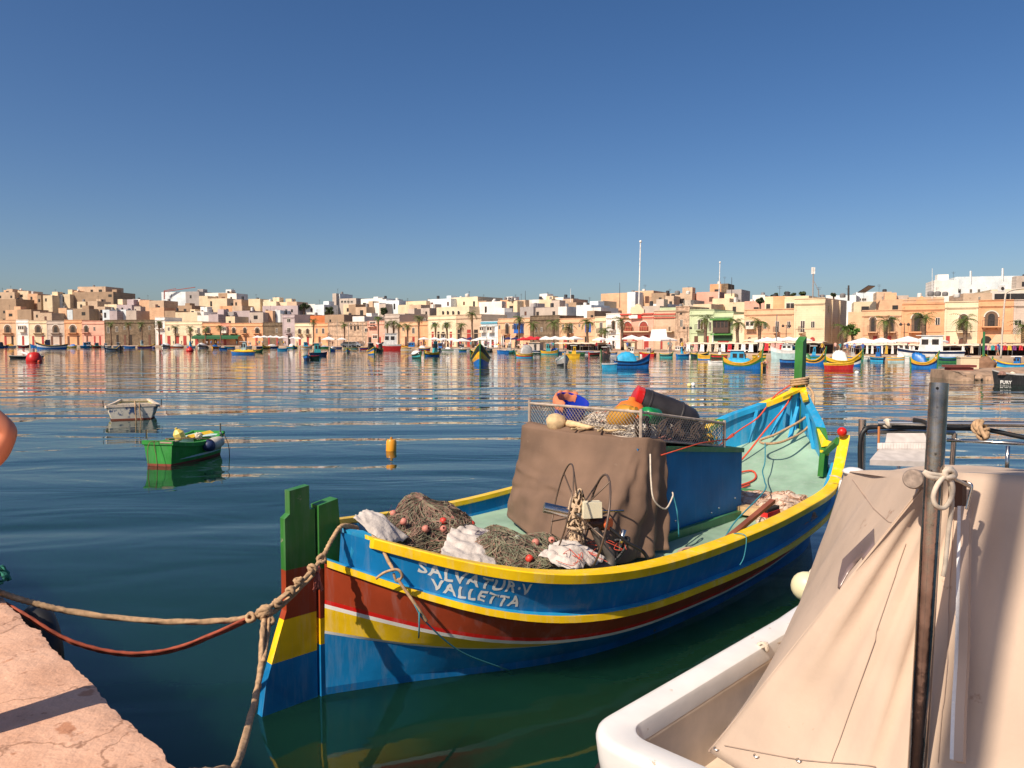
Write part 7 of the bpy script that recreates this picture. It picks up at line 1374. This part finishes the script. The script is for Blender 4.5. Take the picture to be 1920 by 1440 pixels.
m = MB(); m.lathe([(.001, 0), (.10, 0), (.12, .04), (.12, .16), (.06, .24), (.03, .25), (.03, .29), (.001, .29)], (0, 0, 0), 8, (-.3, -.2, .9)); single(m, 'plastic_can', mat('can_yellow', (.75, .55, .12), rough=.4), 'yellow plastic can standing in the green dinghy', 'plastic can', on(.1, .15, .44), smooth=False)
m = MB(); m.box((0, 0, 0), (.62, .14, .07), .3, taper=.8); o = single(m, 'float', mat('float_yellow', (.80, .50, .03), rough=.5), 'bright yellow float lying across the far end of the green dinghy', 'float', on(.45, -.08, .52), smooth=False); o.rotation_euler = (0, -.2, .1)
m = MB(); knot(m, on(.35, -.12, .50), .07, 4, .02, 5); single(m, 'rope_coil', ROPEW, 'coil of pale rope in the green dinghy beside the yellow can', 'rope coil')
m = MB(); m.tube(spline([on(-.95, .1, .52), on(-.7, -.1, .53), on(-.5, .1, .54), on(-.3, -.3, .53), on(.0, -.55, .48), on(.1, -.62, .42)], 6), .010, 5); m.tube(spline([on(-.85, .0, .53), on(-1.02, .12, .52), on(-1.06, .15, .3), on(-1.07, .12, .02)], 5), .008, 5); m.tube(spline([on(-.8, -.1, .53), on(-1.03, .0, .52), on(-1.06, -.05, .25), on(-1.07, -.08, .02)], 5), .007, 5); m.tube(spline([on(Lp * .38, -.56, .5), on(Lp * .42, -.62, .25), on(Lp * .43, -.63, .0)], 5), .010, 5); single(m, 'rope', mat('brown_line', (.20, .11, .07), rough=.9), 'thin dark line tied about the green dinghy', 'rope')
# buoys and floats
def buoy(px, yw, w_, mt, lb, sq=1.0, up=.5):
    d = H * F / (yw - 636); r_ = w_ / 2 * d / F; m = MB(); m.ball((0, 0, 0), r_, 16, sq); o = m.build('buoy', mt, smooth=True, loc=((px - 960) / F * (d + r_), d + r_, r_ * sq * up)); regl(o, lb, 'buoy', px)
k = empty('mooring_buoy', gnd(57, 678) + Vector((0, .8, 0))); m = MB(); m.lathe([(.001, -.4), (.75, -.35), (.88, 0), (.88, .35), (.62, .98), (.40, 1.10), (.001, 1.14)], (0, 0, 0), 24, (-.12, 0, 1)); m.build('body', RED, k, smooth=True, angle=40); m = MB(); m.bar((-.1, 0, 1.1), (-.12, 0, 1.5), .14, 8); m.build('mooring_post', mat('post_grey', (.3, .25, .22), rough=.7), k); regl(k, 'large red mooring buoy in the water at left', 'buoy', 57)
m = MB(); m.bar((-2.4, 0, 0), (-.9, 0, -.05), .14, 10); o = m.build('float', WHT, smooth=True, loc=gnd(57, 678) + Vector((.9, .6, .28))); o.rotation_euler = (0, .35, 0); regl(o, 'white float leaning beside the large red mooring buoy', 'float', 35); 
boatgen(50, 672, 56, 175, 'kd', 'low dark rowing boat behind the red mooring buoy', kind='row', rail_c='s', fb=.35, rise=.1)
buoy(73, 679, 5, ROPER, 'small orange float right of the red mooring buoy', 1, .5)
k = empty('buoy', gnd(354, 659) + Vector((0, .6, 0))); m = MB(); m.lathe([(.001, -.2), (.75, -.1), (.8, .3), (.5, .75), (.2, .9), (.2, 1.1), (.001, 1.12)], (0, 0, 0), 16); m.build('body', RED, k, smooth=True); regl(k, 'smaller red mooring buoy in the left middle distance', 'buoy', 354)
k = empty('buoy', gnd(732, 846) + Vector((0, .1, 0)), .2, 'orange-yellow cylindrical buoy floating alone in open water', 'buoy'); m = MB(); m.lathe([(.001, -.15), (.11, -.14), (.125, .0), (.125, .22), (.10, .27), (.001, .28)], (0, 0, 0), 18, (.05, 0, 1)); m.build('body', mat('buoy_orange', (.80, .33, .02), rough=.4, var=.1), k, smooth=True, angle=40); m = MB(); m.lathe([(.001, 0), (.03, 0), (.03, .05), (.001, .05)], (.01, 0, .28), 10); m.build('lug', mat('lug', (.4, .2, .03), rough=.6), k)
PALEF = mat('float_pale_yellow', (.70, .58, .25), rough=.5)
buoy(1293, 725, 9, PALEF, 'left of two pale yellow floats in mid harbour'); buoy(1300, 724, 9, WHT, 'right of two pale floats in mid harbour'); buoy(1607, 701, 8, WHT, 'white round float before the red hulled boat'); buoy(1751, 700, 7, mat('float_peach', (.75, .45, .32), rough=.5), 'peach round float before the tilted blue cover boat'); buoy(911, 685, 6, WHT, 'white float at the prow of the boat facing us'); buoy(841, 672, 3, WHT, 'tiny white float left of the boat facing us'); buoy(1246, 680, 5, mat('duck_grey', (.25, .2, .17), rough=.7), 'grey float right of the big royal blue boat', .7); buoy(1434, 684, 6, ROPER, 'orange buoy right of the sky blue covered boat'); buoy(289, 653, 5, mat('float_navy', (.02, .03, .12), rough=.5), 'dark blue buoy below the tall white house')
# ---------------------------------------------------------------- right jetty with stones and the dark launch
p0, p1 = gnd(1806, 714), gnd(2050, 707); m = MB(); rows = []
for i in range(31):
    t = i / 30; p = p0.lerp(p1, t); j = mnoise.noise(Vector((i * .7, 1, 0))) * .35; rows.append([p + Vector((0, j, -.6)), p + Vector((.1, j + .2, .35 + mnoise.noise(Vector((i, 3, 0))) * .15)), p + Vector((.1, j + .7, .55 + mnoise.noise(Vector((i, 7, 0))) * .06)), p + Vector((.3, 2, .58)), p + Vector((.6, 5, .58)), p + Vector((.6, 5.2, -.5))])
m.grid(rows); m.poly([q for q in rows[0]]); tag(m.build('jetty', mat('jetty_stone', (.36, .24, .16), rough=.95, var=.4, vs_=1.2, bump=.05, bs=3)), kind='structure')
rr = random.Random(5)
for i in range(16):
    t = rr.random() ** 1.4 * .9; p = p0.lerp(p1, t) + Vector((rr.uniform(-.3, .3) - (.9 if i < 4 else 0), rr.uniform(-.3, .3), rr.uniform(-.05, .15))); m = MB(); s_ = rr.uniform(.3, .7); rws = []
    for a in range(7):
        ph = PI * a / 6; rws.append([Vector((s_ * math.sin(ph) * math.cos(b), s_ * .8 * math.sin(ph) * math.sin(b), s_ * .6 * math.cos(ph))) * (1 + .3 * mnoise.noise(Vector((math.cos(b) * 1.2 + i, math.sin(b) * 1.2, ph)))) for b in [2 * PI * q / 9 for q in range(9)]])
    m.grid(rws, True); regl(m.build('rock', MC['jetty_stone'], loc=p), 'rough rock at the foot of the right jetty', 'rock', 960 + F * p.x / p.y, 'rocks along the right jetty')
m = MB(); q = gnd(1822, 712); m.box((0, 0, 0), (1.9, .9, .16)); m.box((0, 0, -.2), (1.6, .7, .2)); o = simple(m, 'pallet', mat('red_slab', (.20, .05, .04), rough=.8), 'dark red slab lying on the end of the right jetty', 'slab', 1820); o.location = q + Vector((0, 1.5, .86)); o.rotation_euler = (0, 0, .05)
k = empty('beige_box', gnd(1880, 712) + Vector((0, 4, .58)), -.2); m = MB(); m.box((0, 0, .4), (1.2, .8, .8)); m.build('box_body', wallmat('cream'), k); m = MB(); m.box((0, 0, .83), (1.3, .9, .06)); m.build('lid', wallmat('cream'), k); regl(k, 'beige chest standing on the right jetty', 'chest', 1880)
k = empty('tarpaulin_heap', gnd(1898, 708) + Vector((.4, 4, .55))); m = MB(); heap(m, (0, 0, 0), .9, .8, .8, 5); m.build('cover', mat('brown_cover', (.22, .12, .07), rough=.9), k, smooth=True); regl(k, 'brown covered heap at the right edge of the jetty', 'covered heap', 1895)
fy = boatgen(1918, 722, 96, 184, 'kkkk', 'black launch lettered FURY at the right jetty', kind='motor', rail_c='s', fb=.62, rise=.25, Lr=.28); fy.name = 'launch'
def fury():
    # lettering on the launch side facing the viewer
    L_ = None
    hull_ = [c for c in fy.children if c.name.startswith('hull')][0]; vs_l = [v.co for v in hull_.data.vertices]
    Mx = Matrix.Translation(fy.location) @ Matrix.Rotation(fy.rotation_euler.z, 4, 'Z')
    def fn(x, y):
        best = None; Pp = at(1876 + x * 1.0, 720 - y, (Mx @ Vector((0, 0, 0))).y); 
        q = Mx.inverted() @ Pp
        side = 1
        # closest hull vertex column gives the outward offset
        c = min(vs_l, key=lambda v: (v.x - q.x) ** 2 + (v.z - q.z) ** 2 + (0 if v.y > 0 else 50))
        return Vector((q.x, c.y + .06, q.z))
    letters('FURY', 8.5, fn, 'lettering', WHT, fy, .3, 1.05)
fury()
for i, (x, y, z, r_) in enumerate(((.5, 0, .62, .25), (1.0, .2, .62, .3), (-.6, 0, .6, .25))):
    m = MB(); heap(m, (0, 0, 0), r_ * .9, r_ * .6, r_ * .7, i + 2, nu=16, nv=8); o = m.build('gear_bag', [PC, NETB, ROPEW][i], smooth=True); Mx = Matrix.Translation(fy.location) @ Matrix.Rotation(fy.rotation_euler.z, 4, 'Z'); o.location = Mx @ Vector((x, y, z - .05)); regl(o, ['cream bag', 'brown net bundle', 'pale rope bundle'][i] + ' in the black launch', 'gear', 1900)
# ---------------------------------------------------------------- labels that single things out
from collections import defaultdict
ORD = ['first', 'second', 'third', 'fourth', 'fifth', 'sixth', 'seventh', 'eighth', 'ninth', 'tenth', 'eleventh', 'twelfth', 'thirteenth', 'fourteenth', 'fifteenth', 'sixteenth', 'seventeenth', 'eighteenth', 'nineteenth', 'twentieth']
gr = defaultdict(list)
for o, b, px in LBL: gr[b].append((px, o))
for b, L_ in gr.items():
    L_.sort(key=lambda q: q[0])
    for i, (px, o) in enumerate(L_):
        lab = b
        if len(L_) > 1: lab = ('leftmost ' if i == 0 else 'rightmost ' if i == len(L_) - 1 else ORD[i] + ' from left, ' if i < 20 else '') + b
        ws = lab.split(' '); o['label'] = ' '.join(ws[:16])
